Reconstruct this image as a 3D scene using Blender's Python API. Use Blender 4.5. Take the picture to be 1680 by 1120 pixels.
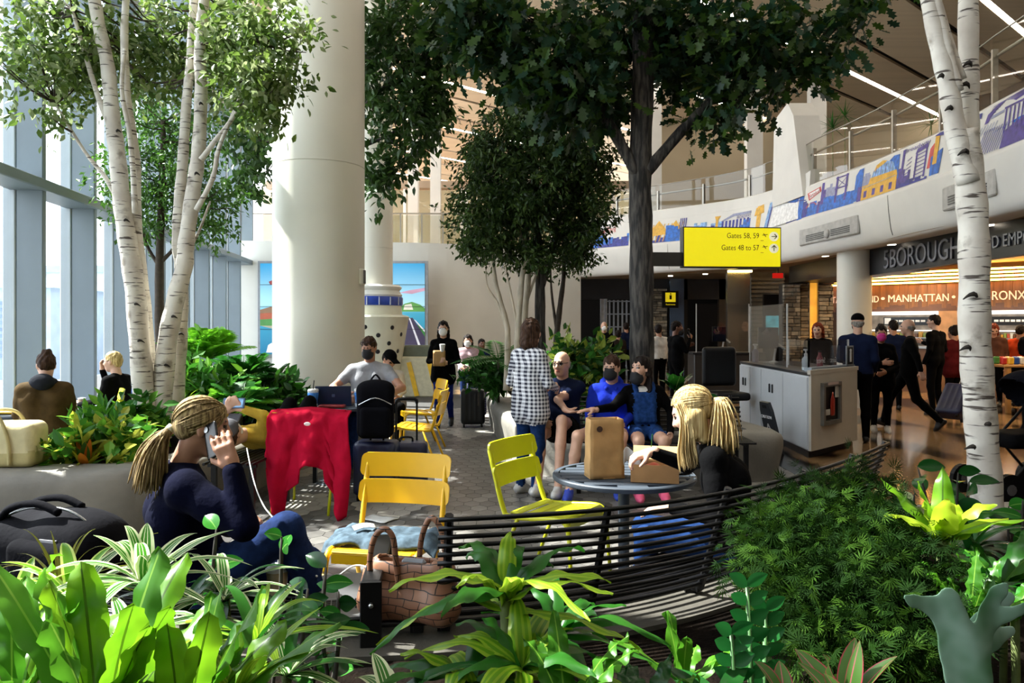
import bpy, bmesh, math, random
import numpy as np
from mathutils import Vector, Matrix, noise as mnoise
random.seed(7)
PI = math.pi
R = math.radians
for o in list(bpy.data.objects): bpy.data.objects.remove(o)
SC = bpy.context.scene
COL = SC.collection
# ---------------------------------------------------------------- camera
F, HZ, CH = 1250.0, 532.0, 1.62        # focal length (px of 1680), horizon row, eye height
cam_d = bpy.data.cameras.new('camera'); cam = bpy.data.objects.new('camera', cam_d); COL.objects.link(cam)
cam.location = (0, 0, CH); cam.rotation_euler = (PI/2, 0, 0)
cam_d.sensor_width = 36; cam_d.lens = F/1680*36; cam_d.shift_y = -(560-HZ)/1680
cam_d.clip_start = .05; cam_d.clip_end = 400
SC.camera = cam
# ---------------------------------------------------------------- world, sun, exposure
SC.view_settings.view_transform = 'Standard'; SC.view_settings.look = 'None'
SC.view_settings.gamma = 1; SC.view_settings.use_curve_mapping = False
SC.view_settings.exposure = 0.45
SC.cycles.max_bounces = 7; SC.cycles.diffuse_bounces = 4; SC.cycles.glossy_bounces = 3; SC.cycles.transmission_bounces = 4; SC.cycles.transparent_max_bounces = 8
SC.cycles.sample_clamp_indirect = 6; SC.cycles.caustics_reflective = False; SC.cycles.caustics_refractive = False
w = bpy.data.worlds.new('world'); SC.world = w; w.use_nodes = True
nt = w.node_tree; nt.nodes.clear()
out = nt.nodes.new('ShaderNodeOutputWorld'); bg = nt.nodes.new('ShaderNodeBackground')
tc = nt.nodes.new('ShaderNodeTexCoord'); sep = nt.nodes.new('ShaderNodeSeparateXYZ')
rp = nt.nodes.new('ShaderNodeValToRGB')
rp.color_ramp.elements[0].position = 0.0; rp.color_ramp.elements[0].color = (.97, .98, 1.0, 1)
rp.color_ramp.elements[1].position = 1.0; rp.color_ramp.elements[1].color = (.84, .9, 1.0, 1)
nt.links.new(tc.outputs['Generated'], sep.inputs[0]); nt.links.new(sep.outputs['Z'], rp.inputs[0])
nt.links.new(rp.outputs[0], bg.inputs['Color']); bg.inputs['Strength'].default_value = 4.2
nt.links.new(bg.outputs[0], out.inputs[0])
SUN_DIR = Vector((-1.0, .28, 1.22)).normalized()        # towards the sun
sd = bpy.data.lights.new('sun', 'SUN'); sun = bpy.data.objects.new('sun', sd); COL.objects.link(sun)
sd.energy = 20; sd.angle = R(.6); sd.color = (1, .95, .86)
sun.rotation_euler = (-SUN_DIR).to_track_quat('-Z', 'Y').to_euler(); sun.location = (-20, 5, 25)
WALL_TOP = 9.6
def WX(y): return -4.7-.126*y          # x of the glazed wall at depth y
pd = bpy.data.lights.new('window_portal', 'AREA'); po = bpy.data.objects.new('window_portal', pd); COL.objects.link(po)
pd.shape = 'RECTANGLE'; pd.size = 30; pd.size_y = 9.4; pd.cycles.is_portal = True
po.location = (WX(7)-.4, 7, 4.8)
po.rotation_euler = Vector((1, .126, 0)).normalized().to_track_quat('-Z', 'Z').to_euler()

def P(px, py, Y): return Vector(((px-840)*Y/F, Y, CH-(py-HZ)*Y/F))
def G(px, py, z=0.0):
    Y = (CH-z)*F/(py-HZ); return Vector(((px-840)*Y/F, Y, z))
# ---------------------------------------------------------------- materials
def lin(c):
    if isinstance(c, str):
        c = c.lstrip('#'); c = [int(c[i:i+2], 16)/255 for i in (0, 2, 4)]
    return tuple((v/12.92 if v <= .04045 else ((v+.055)/1.055)**2.4) for v in c[:3])+(1,)
MATS = {}
def new_mat(name):
    m = bpy.data.materials.new(name); m.use_nodes = True
    nt = m.node_tree; return m, nt, nt.nodes['Principled BSDF']
def setup(b, rough, metal=0, spec=.5):
    b.inputs['Roughness'].default_value = rough; b.inputs['Metallic'].default_value = metal
    b.inputs['Specular IOR Level'].default_value = spec
def noise_col(nt, c1, c2, scale, detail=3, coord='Object', stretch=None, lo=.35, hi=.65):
    t = nt.nodes.new('ShaderNodeTexCoord'); n = nt.nodes.new('ShaderNodeTexNoise'); r = nt.nodes.new('ShaderNodeValToRGB')
    n.inputs['Scale'].default_value = scale; n.inputs['Detail'].default_value = detail
    src = t.outputs[coord]
    if stretch:
        mp = nt.nodes.new('ShaderNodeMapping'); mp.inputs['Scale'].default_value = stretch
        nt.links.new(src, mp.inputs[0]); src = mp.outputs[0]
    nt.links.new(src, n.inputs['Vector']); nt.links.new(n.outputs[0], r.inputs[0])
    e = r.color_ramp.elements; e[0].position = lo; e[1].position = hi; e[0].color = c1; e[1].color = c2
    return r, n
def mat(name, col, rough=.6, var=.12, scale=8, metal=0, spec=.5, bump=0, bscale=None, stretch=None, emit=0):
    """plain colour with a little noise variation"""
    if name in MATS: return MATS[name]
    m, nt, b = new_mat(name); setup(b, rough, metal, spec)
    c = lin(col); c1 = tuple(v*(1-var) for v in c[:3])+(1,); c2 = tuple(min(1, v*(1+var)) for v in c[:3])+(1,)
    r, n = noise_col(nt, c1, c2, scale, stretch=stretch)
    nt.links.new(r.outputs[0], b.inputs['Base Color'])
    if bump:
        bp = nt.nodes.new('ShaderNodeBump'); bp.inputs['Strength'].default_value = bump; bp.inputs['Distance'].default_value = .01
        n2 = nt.nodes.new('ShaderNodeTexNoise'); n2.inputs['Scale'].default_value = bscale or scale*4
        n2.inputs['Detail'].default_value = 3
        t = nt.nodes.new('ShaderNodeTexCoord'); src = t.outputs['Object']
        if stretch:
            mp = nt.nodes.new('ShaderNodeMapping'); mp.inputs['Scale'].default_value = stretch
            nt.links.new(src, mp.inputs[0]); src = mp.outputs[0]
        nt.links.new(src, n2.inputs['Vector']); nt.links.new(n2.outputs[0], bp.inputs['Height']); nt.links.new(bp.outputs[0], b.inputs['Normal'])
    if emit:
        nt.links.new(r.outputs[0], b.inputs['Emission Color']); b.inputs['Emission Strength'].default_value = emit
    MATS[name] = m; return m
def leaf_mat(name, col, col2=None, rough=.4, trans=.35, midrib=None, stripes=None, edge=None, scale=3, spec=.3):
    """leaf: gloss + translucency; UV u across (0..1), v along"""
    if name in MATS: return MATS[name]
    m, nt, b = new_mat(name); setup(b, rough, 0, spec)
    c = lin(col); c2 = lin(col2) if col2 else tuple(min(1, v*1.6) for v in c[:3])+(1,)
    oi = nt.nodes.new('ShaderNodeObjectInfo')
    r, n = noise_col(nt, c, c2, scale, 2, lo=.3, hi=.7)
    colour = r.outputs[0]
    def mixc(fac_out, a, colr):
        mx = nt.nodes.new('ShaderNodeMix'); mx.data_type = 'RGBA'
        nt.links.new(fac_out, mx.inputs[0]); nt.links.new(a, mx.inputs[6]); mx.inputs[7].default_value = lin(colr); return mx.outputs[2]
    if midrib or stripes or edge:
        uv = nt.nodes.new('ShaderNodeUVMap'); sp = nt.nodes.new('ShaderNodeSeparateXYZ'); nt.links.new(uv.outputs[0], sp.inputs[0])
        d = nt.nodes.new('ShaderNodeMath'); d.operation = 'SUBTRACT'; nt.links.new(sp.outputs[0], d.inputs[0]); d.inputs[1].default_value = .5
        ab = nt.nodes.new('ShaderNodeMath'); ab.operation = 'ABSOLUTE'; nt.links.new(d.outputs[0], ab.inputs[0])
        if stripes:
            st = nt.nodes.new('ShaderNodeValToRGB'); st.color_ramp.interpolation = 'CONSTANT'
            els = st.color_ramp.elements
            for i, (p, v) in enumerate(stripes[1]):
                e = els[i] if i < 2 else els.new(p)
                e.position = p; e.color = (v, v, v, 1)
            nt.links.new(ab.outputs[0], st.inputs[0]); colour = mixc(st.outputs[0], colour, stripes[0])
        if midrib:
            lt = nt.nodes.new('ShaderNodeMath'); lt.operation = 'LESS_THAN'; nt.links.new(ab.outputs[0], lt.inputs[0]); lt.inputs[1].default_value = .035
            colour = mixc(lt.outputs[0], colour, midrib)
        if edge:
            gt = nt.nodes.new('ShaderNodeMath'); gt.operation = 'GREATER_THAN'; nt.links.new(ab.outputs[0], gt.inputs[0]); gt.inputs[1].default_value = .44
            colour = mixc(gt.outputs[0], colour, edge)
    nt.links.new(colour, b.inputs['Base Color'])
    tr = nt.nodes.new('ShaderNodeBsdfTranslucent'); nt.links.new(colour, tr.inputs['Color'])
    mx = nt.nodes.new('ShaderNodeMixShader'); mx.inputs[0].default_value = trans
    nt.links.new(b.outputs[0], mx.inputs[1]); nt.links.new(tr.outputs[0], mx.inputs[2])
    nt.links.new(mx.outputs[0], nt.nodes['Material Output'].inputs['Surface'])
    MATS[name] = m; return m
def glass_mat(name, tint=(.93, .96, .97), refl=.08, rough=.02):
    if name in MATS: return MATS[name]
    m, nt, b = new_mat(name); nt.nodes.remove(b)
    t = nt.nodes.new('ShaderNodeBsdfTransparent'); t.inputs[0].default_value = tint+(1,)
    g = nt.nodes.new('ShaderNodeBsdfGlossy'); g.inputs['Roughness'].default_value = rough
    lw = nt.nodes.new('ShaderNodeLayerWeight'); pw_ = nt.nodes.new('ShaderNodeMath'); pw_.operation = 'POWER'; pw_.inputs[1].default_value = 4
    fr = nt.nodes.new('ShaderNodeMath'); fr.operation = 'MULTIPLY_ADD'; fr.inputs[1].default_value = .6; fr.inputs[2].default_value = refl*.5
    nt.links.new(lw.outputs['Facing'], pw_.inputs[0]); nt.links.new(pw_.outputs[0], fr.inputs[0])
    mx = nt.nodes.new('ShaderNodeMixShader')
    nt.links.new(fr.outputs[0], mx.inputs[0]); nt.links.new(t.outputs[0], mx.inputs[1]); nt.links.new(g.outputs[0], mx.inputs[2])
    nt.links.new(mx.outputs[0], nt.nodes['Material Output'].inputs['Surface'])
    MATS[name] = m; return m
def emit_mat(name, col, strength):
    if name in MATS: return MATS[name]
    m, nt, b = new_mat(name); nt.nodes.remove(b)
    e = nt.nodes.new('ShaderNodeEmission'); e.inputs[0].default_value = lin(col); e.inputs[1].default_value = strength
    nt.links.new(e.outputs[0], nt.nodes['Material Output'].inputs['Surface'])
    MATS[name] = m; return m
# ---------------------------------------------------------------- objects
def mark(o, label=None, cat=None, group=None, kind=None):
    if label: o['label'] = label
    if cat: o['category'] = cat
    if group: o['group'] = group
    if kind: o['kind'] = kind
    return o
def empty(name, loc=(0, 0, 0), rz=0, label=None, cat=None, group=None, kind=None, parent=None):
    o = bpy.data.objects.new(name, None); COL.objects.link(o); o.location = loc; o.rotation_euler = (0, 0, rz); o.empty_display_size = .05
    if parent: o.parent = parent
    return mark(o, label, cat, group, kind)
def link(name, me, parent=None, loc=None, rot=None, label=None, cat=None, group=None, kind=None):
    o = bpy.data.objects.new(name, me); COL.objects.link(o)
    if parent: o.parent = parent
    if loc is not None: o.location = loc
    if rot is not None: o.rotation_euler = rot
    return mark(o, label, cat, group, kind)
def copy_tree(o, parent=None):
    c = o.copy(); COL.objects.link(c); c.parent = parent
    for ch in list(o.children): copy_tree(ch, c)
    return c
def frame_of(d, up=Vector((0, 0, 1))):
    d = d.normalized()
    if abs(d.dot(up)) > .98: up = Vector((0, 1, 0)) if abs(d.y) < .9 else Vector((1, 0, 0))
    s = d.cross(up).normalized(); return s, s.cross(d).normalized()
class MB:
    def __init__(s): s.v = []; s.f = []; s.m = []; s.uv = {}; s.M = None
    def add(s, vs, fs, mi=0, uv=None):
        n = len(s.v)
        for p in vs:
            p = Vector(p)
            if s.M is not None: p = s.M @ p
            s.v.append(p)
        for i, q in enumerate(fs):
            if uv: s.uv[len(s.f)] = [uv[k] for k in q]
            s.f.append([k+n for k in q]); s.m.append(mi)
    def box(s, c, d, rot=None, mi=0, bev=0):
        x, y, z = d[0]/2, d[1]/2, d[2]/2
        if bev and bev < min(x, y, z):
            # chamfered box: three slabs of vertices hull-like
            vs = []
            for sx in (-1, 1):
                for sy in (-1, 1):
                    for sz in (-1, 1):
                        vs += [(sx*x, sy*(y-bev), sz*(z-bev)), (sx*(x-bev), sy*y, sz*(z-bev)), (sx*(x-bev), sy*(y-bev), sz*z)]
            bm = bmesh.new(); [bm.verts.new(p) for p in vs]
            bmesh.ops.convex_hull(bm, input=bm.verts); bm.verts.index_update()
            V = [v.co.copy() for v in bm.verts]; FS = [[v.index for v in f.verts] for f in bm.faces]; bm.free()
        else:
            V = [Vector((a*x, b*y, e*z)) for a in (-1, 1) for b in (-1, 1) for e in (-1, 1)]
            FS = [(0, 1, 3, 2), (4, 6, 7, 5), (0, 4, 5, 1), (2, 3, 7, 6), (0, 2, 6, 4), (1, 5, 7, 3)]
        if rot is not None:
            Rm = rot if isinstance(rot, Matrix) else Matrix.Rotation(rot, 3, 'Z')
            V = [Rm @ p for p in V]
        c = Vector(c); s.add([p+c for p in V], FS, mi); return s
    def bar(s, a, b, w, h=None, up=Vector((0, 0, 1)), mi=0, bev=0):
        a, b = Vector(a), Vector(b); h = h or w; d = (b-a)
        sd, u = frame_of(d, up); dn = d.normalized()
        Rm = Matrix((sd, dn, u)).transposed()
        return s.box((a+b)/2, (w, d.length, h), Rm, mi, bev)
    def tube(s, pts, r, n=8, mi=0, cap=True, uv=False):
        pts = [Vector(p) for p in pts]; k = len(pts)
        rs = r if isinstance(r, (list, tuple)) else [r]*k
        vs = []; uvs = []; prev = None; L = 0
        for i, p in enumerate(pts):
            d = (pts[min(i+1, k-1)]-pts[max(i-1, 0)])
            if d.length < 1e-9: d = Vector((0, 0, 1))
            if prev is None: sd, u = frame_of(d)
            else:
                dn = d.normalized(); sd = (prev-dn*prev.dot(dn))
                sd = sd.normalized() if sd.length > 1e-6 else frame_of(d)[0]
                u = sd.cross(dn)
            prev = sd
            for j in range(n):
                a = 2*PI*j/n; vs.append(p+(sd*math.cos(a)+u*math.sin(a))*rs[i])
        fs = [(i*n+j, i*n+(j+1) % n, (i+1)*n+(j+1) % n, (i+1)*n+j) for i in range(k-1) for j in range(n)]
        if cap: fs += [list(range(n))[::-1], [(k-1)*n+j for j in range(n)]]
        s.add(vs, fs, mi); return s
    def lathe(s, prof, c=(0, 0, 0), n=24, mi=0, sx=1, sy=1, cap=True):
        c = Vector(c); k = len(prof)
        vs = [c+Vector((r*math.cos(2*PI*j/n)*sx, r*math.sin(2*PI*j/n)*sy, z)) for r, z in prof for j in range(n)]
        fs = [(i*n+j, i*n+(j+1) % n, (i+1)*n+(j+1) % n, (i+1)*n+j) for i in range(k-1) for j in range(n)]
        if cap: fs += [[j for j in range(n)][::-1], [(k-1)*n+j for j in range(n)]]
        s.add(vs, fs, mi); return s
    def prism(s, poly, z0, z1, mi=0):
        k = len(poly); vs = [(x, y, z0) for x, y in poly]+[(x, y, z1) for x, y in poly]
        s.add(vs, [list(range(k))[::-1], list(range(k, 2*k))]+[(i, (i+1) % k, k+(i+1) % k, k+i) for i in range(k)], mi); return s
    def mesh(s, name, mats, smooth=False, auto=None):
        me = bpy.data.meshes.new(name); me.from_pydata([tuple(p) for p in s.v], [], s.f)
        for m in (mats if isinstance(mats, (list, tuple)) else [mats]): me.materials.append(m)
        if any(s.m): me.polygons.foreach_set('material_index', s.m)
        if s.uv:
            l = me.uv_layers.new(name='UVMap'); dat = l.data
            for i, p in enumerate(me.polygons):
                if i in s.uv:
                    for li, t in zip(p.loop_indices, s.uv[i]): dat[li].uv = t
        if smooth:
            me.polygons.foreach_set('use_smooth', [True]*len(me.polygons))
            if auto: me.set_sharp_from_angle(angle=R(auto))
        me.update(); return me
    def build(s, name, mats, parent=None, smooth=False, auto=None, **kw):
        return link(name, s.mesh(name, mats, smooth, auto), parent, **kw)
def bez(p0, p1, p2, p3, n):
    o = []
    for i in range(n+1):
        t = i/n; o.append(p0*(1-t)**3+p1*3*t*(1-t)**2+p2*3*t*t*(1-t)+p3*t**3)
    return o
def smooth_path(pts, n=4):
    """catmull-rom through pts"""
    pts = [Vector(p) for p in pts]; o = []
    for i in range(len(pts)-1):
        a = pts[max(i-1, 0)]; b = pts[i]; c = pts[i+1]; d = pts[min(i+2, len(pts)-1)]
        for j in range(n):
            t = j/n
            o.append(.5*((2*b)+(c-a)*t+(2*a-5*b+4*c-d)*t*t+(3*b-a-3*c+d)*t**3))
    o.append(pts[-1]); return o
FONT_CACHE = {}
def text_mesh(txt, size=1.0, depth=0.0, align='CENTER', bevel=0):
    cu = bpy.data.curves.new('lettering', 'FONT'); cu.body = txt; cu.size = size; cu.align_x = align; cu.align_y = 'CENTER'
    cu.extrude = depth; cu.resolution_u = 3; cu.offset = bevel
    o = bpy.data.objects.new('tmp_text', cu); COL.objects.link(o)
    dg = bpy.context.evaluated_depsgraph_get(); me = bpy.data.meshes.new_from_object(o.evaluated_get(dg))
    bpy.data.objects.remove(o); bpy.data.curves.remove(cu); return me
def frame_matrix(origin, right, up):
    """local x -> right, local y -> up, local z -> right x up"""
    r = Vector(right).normalized(); u = Vector(up); u = (u-r*u.dot(r)).normalized(); n = r.cross(u)
    M = Matrix((r, u, n)).transposed().to_4x4(); M.translation = Vector(origin); return M
def lettering(txt, size, M, material, parent, name='lettering', depth=.004, align='CENTER', fit=None, bold=0):
    me = text_mesh(txt, size, depth, align, bold)
    if fit:
        xs = [v.co.x for v in me.vertices]; wdt = max(xs)-min(xs); k = fit/max(wdt, 1e-6)
        for v in me.vertices: v.co.x *= k
    me.materials.clear(); me.materials.append(material)
    inv = parent.matrix_world.inverted() if parent else Matrix()
    o = link(name, me, parent)
    o.matrix_local = (Matrix.LocRotScale(parent.location, parent.rotation_euler, None).inverted() @ M) if parent else M
    return o
# ---------------------------------------------------------------- implicit surfaces (bodies, bags, cushions)
def rc(a, b, ra, rb, m=0, k=.02): return ('rc', Vector(a), Vector(b), ra, rb, m, k)
def el(c, r, m=0, k=.02, rot=None): return ('el', Vector(c), Vector(r), rot, None, m, k)
def bx(c, h, rd, m=0, k=.01, rot=None): return ('bx', Vector(c), Vector(h), rd, rot, m, k)
def sub(p): return ('sub', p)
def _dist(p, X, Y, Z):
    if p[0] == 'rc':
        a, b, ra, rb = p[1], p[2], p[3], p[4]
        d = b-a; L2 = max(d.dot(d), 1e-9)
        x, y, z = X-a.x, Y-a.y, Z-a.z
        t = np.clip((x*d.x+y*d.y+z*d.z)/L2, 0, 1)
        return np.sqrt((x-t*d.x)**2+(y-t*d.y)**2+(z-t*d.z)**2)-(ra+(rb-ra)*t)
    x, y, z = X-p[1].x, Y-p[1].y, Z-p[1].z
    rot = p[3] if p[0] == 'el' else p[4]
    if rot is not None:
        m = rot.transposed()
        x, y, z = (m[0][0]*x+m[0][1]*y+m[0][2]*z, m[1][0]*x+m[1][1]*y+m[1][2]*z, m[2][0]*x+m[2][1]*y+m[2][2]*z)
    if p[0] == 'el':
        r = p[2]; k0 = np.sqrt((x/r.x)**2+(y/r.y)**2+(z/r.z)**2); k1 = np.sqrt((x/r.x**2)**2+(y/r.y**2)**2+(z/r.z**2)**2)
        return k0*(k0-1)/np.maximum(k1, 1e-6)
    h, rd = p[2], p[3]
    qx, qy, qz = np.abs(x)-h.x+rd, np.abs(y)-h.y+rd, np.abs(z)-h.z+rd
    return np.sqrt(np.maximum(qx, 0)**2+np.maximum(qy, 0)**2+np.maximum(qz, 0)**2)+np.minimum(np.maximum(qx, np.maximum(qy, qz)), 0)-rd
def _bounds(p):
    if p[0] == 'rc':
        r = max(p[3], p[4]); a, b = p[1], p[2]
        return [min(a[i], b[i])-r for i in range(3)], [max(a[i], b[i])+r for i in range(3)]
    r = p[2]
    rot = p[3] if p[0] == 'el' else p[4]
    if rot is not None:
        e = [sum(abs(rot[i][j])*r[j] for j in range(3)) for i in range(3)]
    else: e = list(r)
    return [p[1][i]-e[i] for i in range(3)], [p[1][i]+e[i] for i in range(3)]
def sdf_geom(prims, res):
    lo = np.array([1e9]*3); hi = -lo
    for p in prims:
        if p[0] == 'sub': continue
        a, b = _bounds(p); lo = np.minimum(lo, a); hi = np.maximum(hi, b)
    lo = lo-res*2.5; n = np.ceil((hi+res*2.5-lo)/res).astype(int)+1
    Fg = np.full(n, 1.0, np.float32); ID = np.zeros(n, np.int16); B = np.full(n, 1.0, np.float32)
    ax = [lo[i]+res*np.arange(n[i]) for i in range(3)]
    for p in prims:
        s = p[0] == 'sub'; q = p[1] if s else p
        k = q[6]; a, b = _bounds(q); pad = k+res*3
        i0 = [max(0, int((a[i]-pad-lo[i])/res)) for i in range(3)]; i1 = [min(n[i], int((b[i]+pad-lo[i])/res)+2) for i in range(3)]
        if any(i1[i] <= i0[i] for i in range(3)): continue
        sl = tuple(slice(i0[i], i1[i]) for i in range(3))
        X, Y, Z = np.meshgrid(ax[0][sl[0]], ax[1][sl[1]], ax[2][sl[2]], indexing='ij', sparse=True)
        d = _dist(q, X, Y, Z).astype(np.float32); f = Fg[sl]
        if s: Fg[sl] = np.maximum(f, -d); continue
        h = np.maximum(k-np.abs(f-d), 0)/k
        Fg[sl] = np.minimum(f, d)-h*h*k*.25
        bb = B[sl]; w_ = d < bb; B[sl] = np.where(w_, d, bb); ID[sl] = np.where(w_, q[5], ID[sl])
    ins = Fg < 0
    c = [ins[i:n[0]-1+i, j:n[1]-1+j, l:n[2]-1+l] for i in (0, 1) for j in (0, 1) for l in (0, 1)]
    cnt = sum(x.astype(np.int8) for x in c); act = (cnt > 0) & (cnt < 8)
    idx = np.full(act.shape, -1, np.int64); cells = np.argwhere(act); idx[act] = np.arange(len(cells))
    pos = np.zeros((len(cells), 3)); num = np.zeros(len(cells))
    off = [(i, j, l) for i in (0, 1) for j in (0, 1) for l in (0, 1)]
    for A in range(8):
        for axn in range(3):
            if off[A][axn]: continue
            o2 = list(off[A]); o2[axn] = 1
            ia = cells+np.array(off[A]); ib = cells+np.array(o2)
            fa = Fg[ia[:, 0], ia[:, 1], ia[:, 2]]; fb = Fg[ib[:, 0], ib[:, 1], ib[:, 2]]
            cr = (fa < 0) != (fb < 0); t = np.where(cr, fa/np.where(cr, fa-fb, 1), 0)
            pp = np.array(off[A])[None, :].repeat(len(cells), 0).astype(float); pp[:, axn] += t
            pos += pp*cr[:, None]; num += cr
    V = lo+(cells+pos/num[:, None])*res
    quads = []; mids = []
    for axn in range(3):
        sl0 = [slice(None)]*3; sl1 = [slice(None)]*3; sl0[axn] = slice(0, -1); sl1[axn] = slice(1, None)
        a = ins[tuple(sl0)]; b = ins[tuple(sl1)]
        e = np.argwhere(a != b); u, v_ = [(1, 2), (2, 0), (0, 1)][axn]
        e = e[(e[:, u] > 0) & (e[:, v_] > 0) & (e[:, u] < n[u]-1) & (e[:, v_] < n[v_]-1)]
        flip = ~a[e[:, 0], e[:, 1], e[:, 2]]
        def cell(du, dv):
            q = e.copy(); q[:, u] -= du; q[:, v_] -= dv; return idx[q[:, 0], q[:, 1], q[:, 2]]
        q = np.stack([cell(1, 1), cell(0, 1), cell(0, 0), cell(1, 0)], 1)
        q[flip] = q[flip][:, ::-1]
        e2 = e.copy(); e2[flip, axn] += 1
        quads.append(q); mids.append(ID[e2[:, 0], e2[:, 1], e2[:, 2]])
    return V, np.concatenate(quads), np.concatenate(mids)
def np_mesh(name, parts, mats, smooth=True):
    """parts: list of (V, quads, mat ids)"""
    Vs = []; Qs = []; Ms = []; n = 0
    for V, Q, M in parts:
        Vs.append(V); Qs.append(Q+n); Ms.append(M); n += len(V)
    V = np.concatenate(Vs); Q = np.concatenate(Qs); M = np.concatenate(Ms)
    me = bpy.data.meshes.new(name); me.vertices.add(len(V)); me.vertices.foreach_set('co', V.astype(np.float32).ravel())
    me.loops.add(Q.size); me.loops.foreach_set('vertex_index', Q.ravel().astype(np.int32))
    me.polygons.add(len(Q)); me.polygons.foreach_set('loop_start', (np.arange(len(Q))*4).astype(np.int32))
    try: me.polygons.foreach_set('loop_total', np.full(len(Q), 4, np.int32))
    except Exception: pass
    for m in mats: me.materials.append(m)
    me.polygons.foreach_set('material_index', M.astype(np.int32))
    me.polygons.foreach_set('use_smooth', np.full(len(Q), smooth))
    me.update(calc_edges=True); me.validate(); return me
def sdf_obj(name, prims, res, mats, parent=None, **kw):
    g = sdf_geom(prims, res)
    return link(name, np_mesh(name, [g], mats if isinstance(mats, (list, tuple)) else [mats]), parent, **kw)
# ================================================================ SETTING
M_white = mat('white_plaster', '#d9d7d0', .7, .03, 2)
M_wallw = mat('warm_white_wall', '#cfcfc8', .75, .03, 1.5)
M_column = mat('column_paint', '#e3e0d2', .45, .03, 1.2)
M_conc = mat('concrete', '#77736a', .7, .18, 3, bump=.3, bscale=40)
M_soil = mat('dark_soil', '#100b07', .95, .5, 14, spec=.05, bump=1, bscale=60)
M_black = mat('black_metal', '#070708', .45, .2, 20, spec=.25)
M_dark = mat('dark_panel', '#15161a', .5, .2, 4)
M_steel = mat('brushed_steel', '#a9abac', .3, .06, 30, metal=.9)
M_fin = mat('blue_grey_fin', '#748189', .45, .05, 2)
M_frame = mat('pale_mullion', '#a9b3b7', .4, .05, 2)
M_pane = glass_mat('window_glass', (.95, .98, 1.0))
M_rail_glass = glass_mat('rail_glass', (.86, .88, .84))
M_ceil = mat('ceiling_board', '#c4b398', .7, .05, .6, stretch=(.3, 6, 1))
M_ceil2 = mat('ceiling_board_pale', '#cfc0a6', .7, .05, .6, stretch=(.3, 6, 1))
M_slot = mat('ceiling_slot', '#1d1712', .8)
M_lamp = emit_mat('ceiling_lamp', '#fff3e4', 14)
M_brown = mat('soffit_tan', '#8d7d68', .6, .06, 2)
# ---- floor with hexagonal tiles
M_grout = mat('grout', '#3b3a38', .8, .15, 20)
fl = MB(); fl.box((2, 11, -.05), (30, 44, .1)); floor = fl.build('floor', M_grout, kind='structure')
tileM = [mat('tile_grey', '#5d5b58', .38, .14, 9), mat('tile_dark', '#4a4846', .38, .14, 9), mat('tile_mid', '#6d6b67', .38, .12, 9), mat('tile_pale', '#a19d95', .4, .08, 9)]
HW, HL = .145, .2
def hexpoly(cx, cy, s=.965): return [(cx+HW/2*s*a, cy+HL/2*s*b) for a, b in ((0, 1.15), (1, .5), (1, -.5), (0, -1.15), (-1, -.5), (-1, .5))]
tm = []
for k in range(4):
    t = MB(); t.prism(hexpoly(0, 0), 0, .004); tm.append(t.mesh('tile', tileM[k]))
tiles = []
for j in range(int(11.5/(HL*.825))):
    y = 3.4+j*HL*.825
    for i in range(-26, 28):
        x = i*HW+(HW/2 if j % 2 else 0)
        if x > 3.1 or x < -3.4: continue
        nz = mnoise.noise(Vector((x*1.35, y*.75, 3.1))); n2 = random.random()
        k = 3 if nz > .2 else (1 if n2 < .25 else (2 if n2 > .8 else 0))
        px = 840+x*F/y; py = HZ+CH*F/y
        vis = (600 < px < 830 and 690 < py < 905) or (400 < px < 735 and 835 < py < 905)
        tiles.append((not vis, y, x, k))
tiles.sort(key=lambda t: t[:2])
for q in tiles[:300]: link('tile', tm[q[3]], floor, (q[2], q[1], .0005))
rest = MB()
for q in tiles[300:]: rest.prism(hexpoly(q[2], q[1]), .0005, .0045, q[3])
rest.build('tile_field', tileM, floor, kind='stuff')
# ---- polished concourse floor
m, nt, b = new_mat('polished_terrazzo'); setup(b, .14, 0, .4); M_terr = m
r1, n1 = noise_col(nt, lin('#0e0a07'), lin('#8f7350'), .8, 2, lo=.44, hi=.49, stretch=(1, .45, 1))
r2, n2 = noise_col(nt, (.75, .72, .7, 1), (1.15, 1.1, 1.05, 1), 60, 2)
mx = nt.nodes.new('ShaderNodeMix'); mx.data_type = 'RGBA'; mx.blend_type = 'MULTIPLY'; mx.inputs[0].default_value = .8
nt.links.new(r1.outputs[0], mx.inputs[6]); nt.links.new(r2.outputs[0], mx.inputs[7]); nt.links.new(mx.outputs[2], b.inputs['Base Color'])
tf = MB(); tf.prism([(3.05, 5), (16, 5), (16, 31), (-8, 31), (-8, 21.9), (2.9, 14.9), (3.05, 12)], -.01, .006)
tf.build('floor_concourse', M_terr, kind='structure')
# ---- glazed wall on the left
wl = empty('wall_left', kind='structure')
wd = Vector((-.126, 1, 0)).normalized(); wn = Vector((1, .126, 0)).normalized()
RW = Matrix((wn, wd, Vector((0, 0, 1)))).transposed()
def wpt(y, off=0, z=0): return Vector((WX(y), y, z))+wn*off
fb = MB(); fb.box((.13, 0, WALL_TOP/2), (.30, .09, WALL_TOP), bev=.01); fme = fb.mesh('fin', M_fin)
ob_ = MB(); ob_.box((-.09, 0, WALL_TOP/2), (.14, .12, WALL_TOP), bev=.01); ome = ob_.mesh('mullion', M_frame)
ROTW = math.atan2(wn.y, wn.x)
for k in range(-11, 9):
    y = 9.03+1.45*k
    link('fin', fme, wl, wpt(y), (0, 0, ROTW)); link('mullion', ome, wl, wpt(y), (0, 0, ROTW))
    for z0, z1 in ((.2, 3.2), (3.34, 6.6), (6.74, 9.5)):
        g = MB(); g.box(wpt(y+.72, -.05, (z0+z1)/2), (.012, 1.36, z1-z0), RW); g.build('pane', M_pane, wl)
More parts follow.
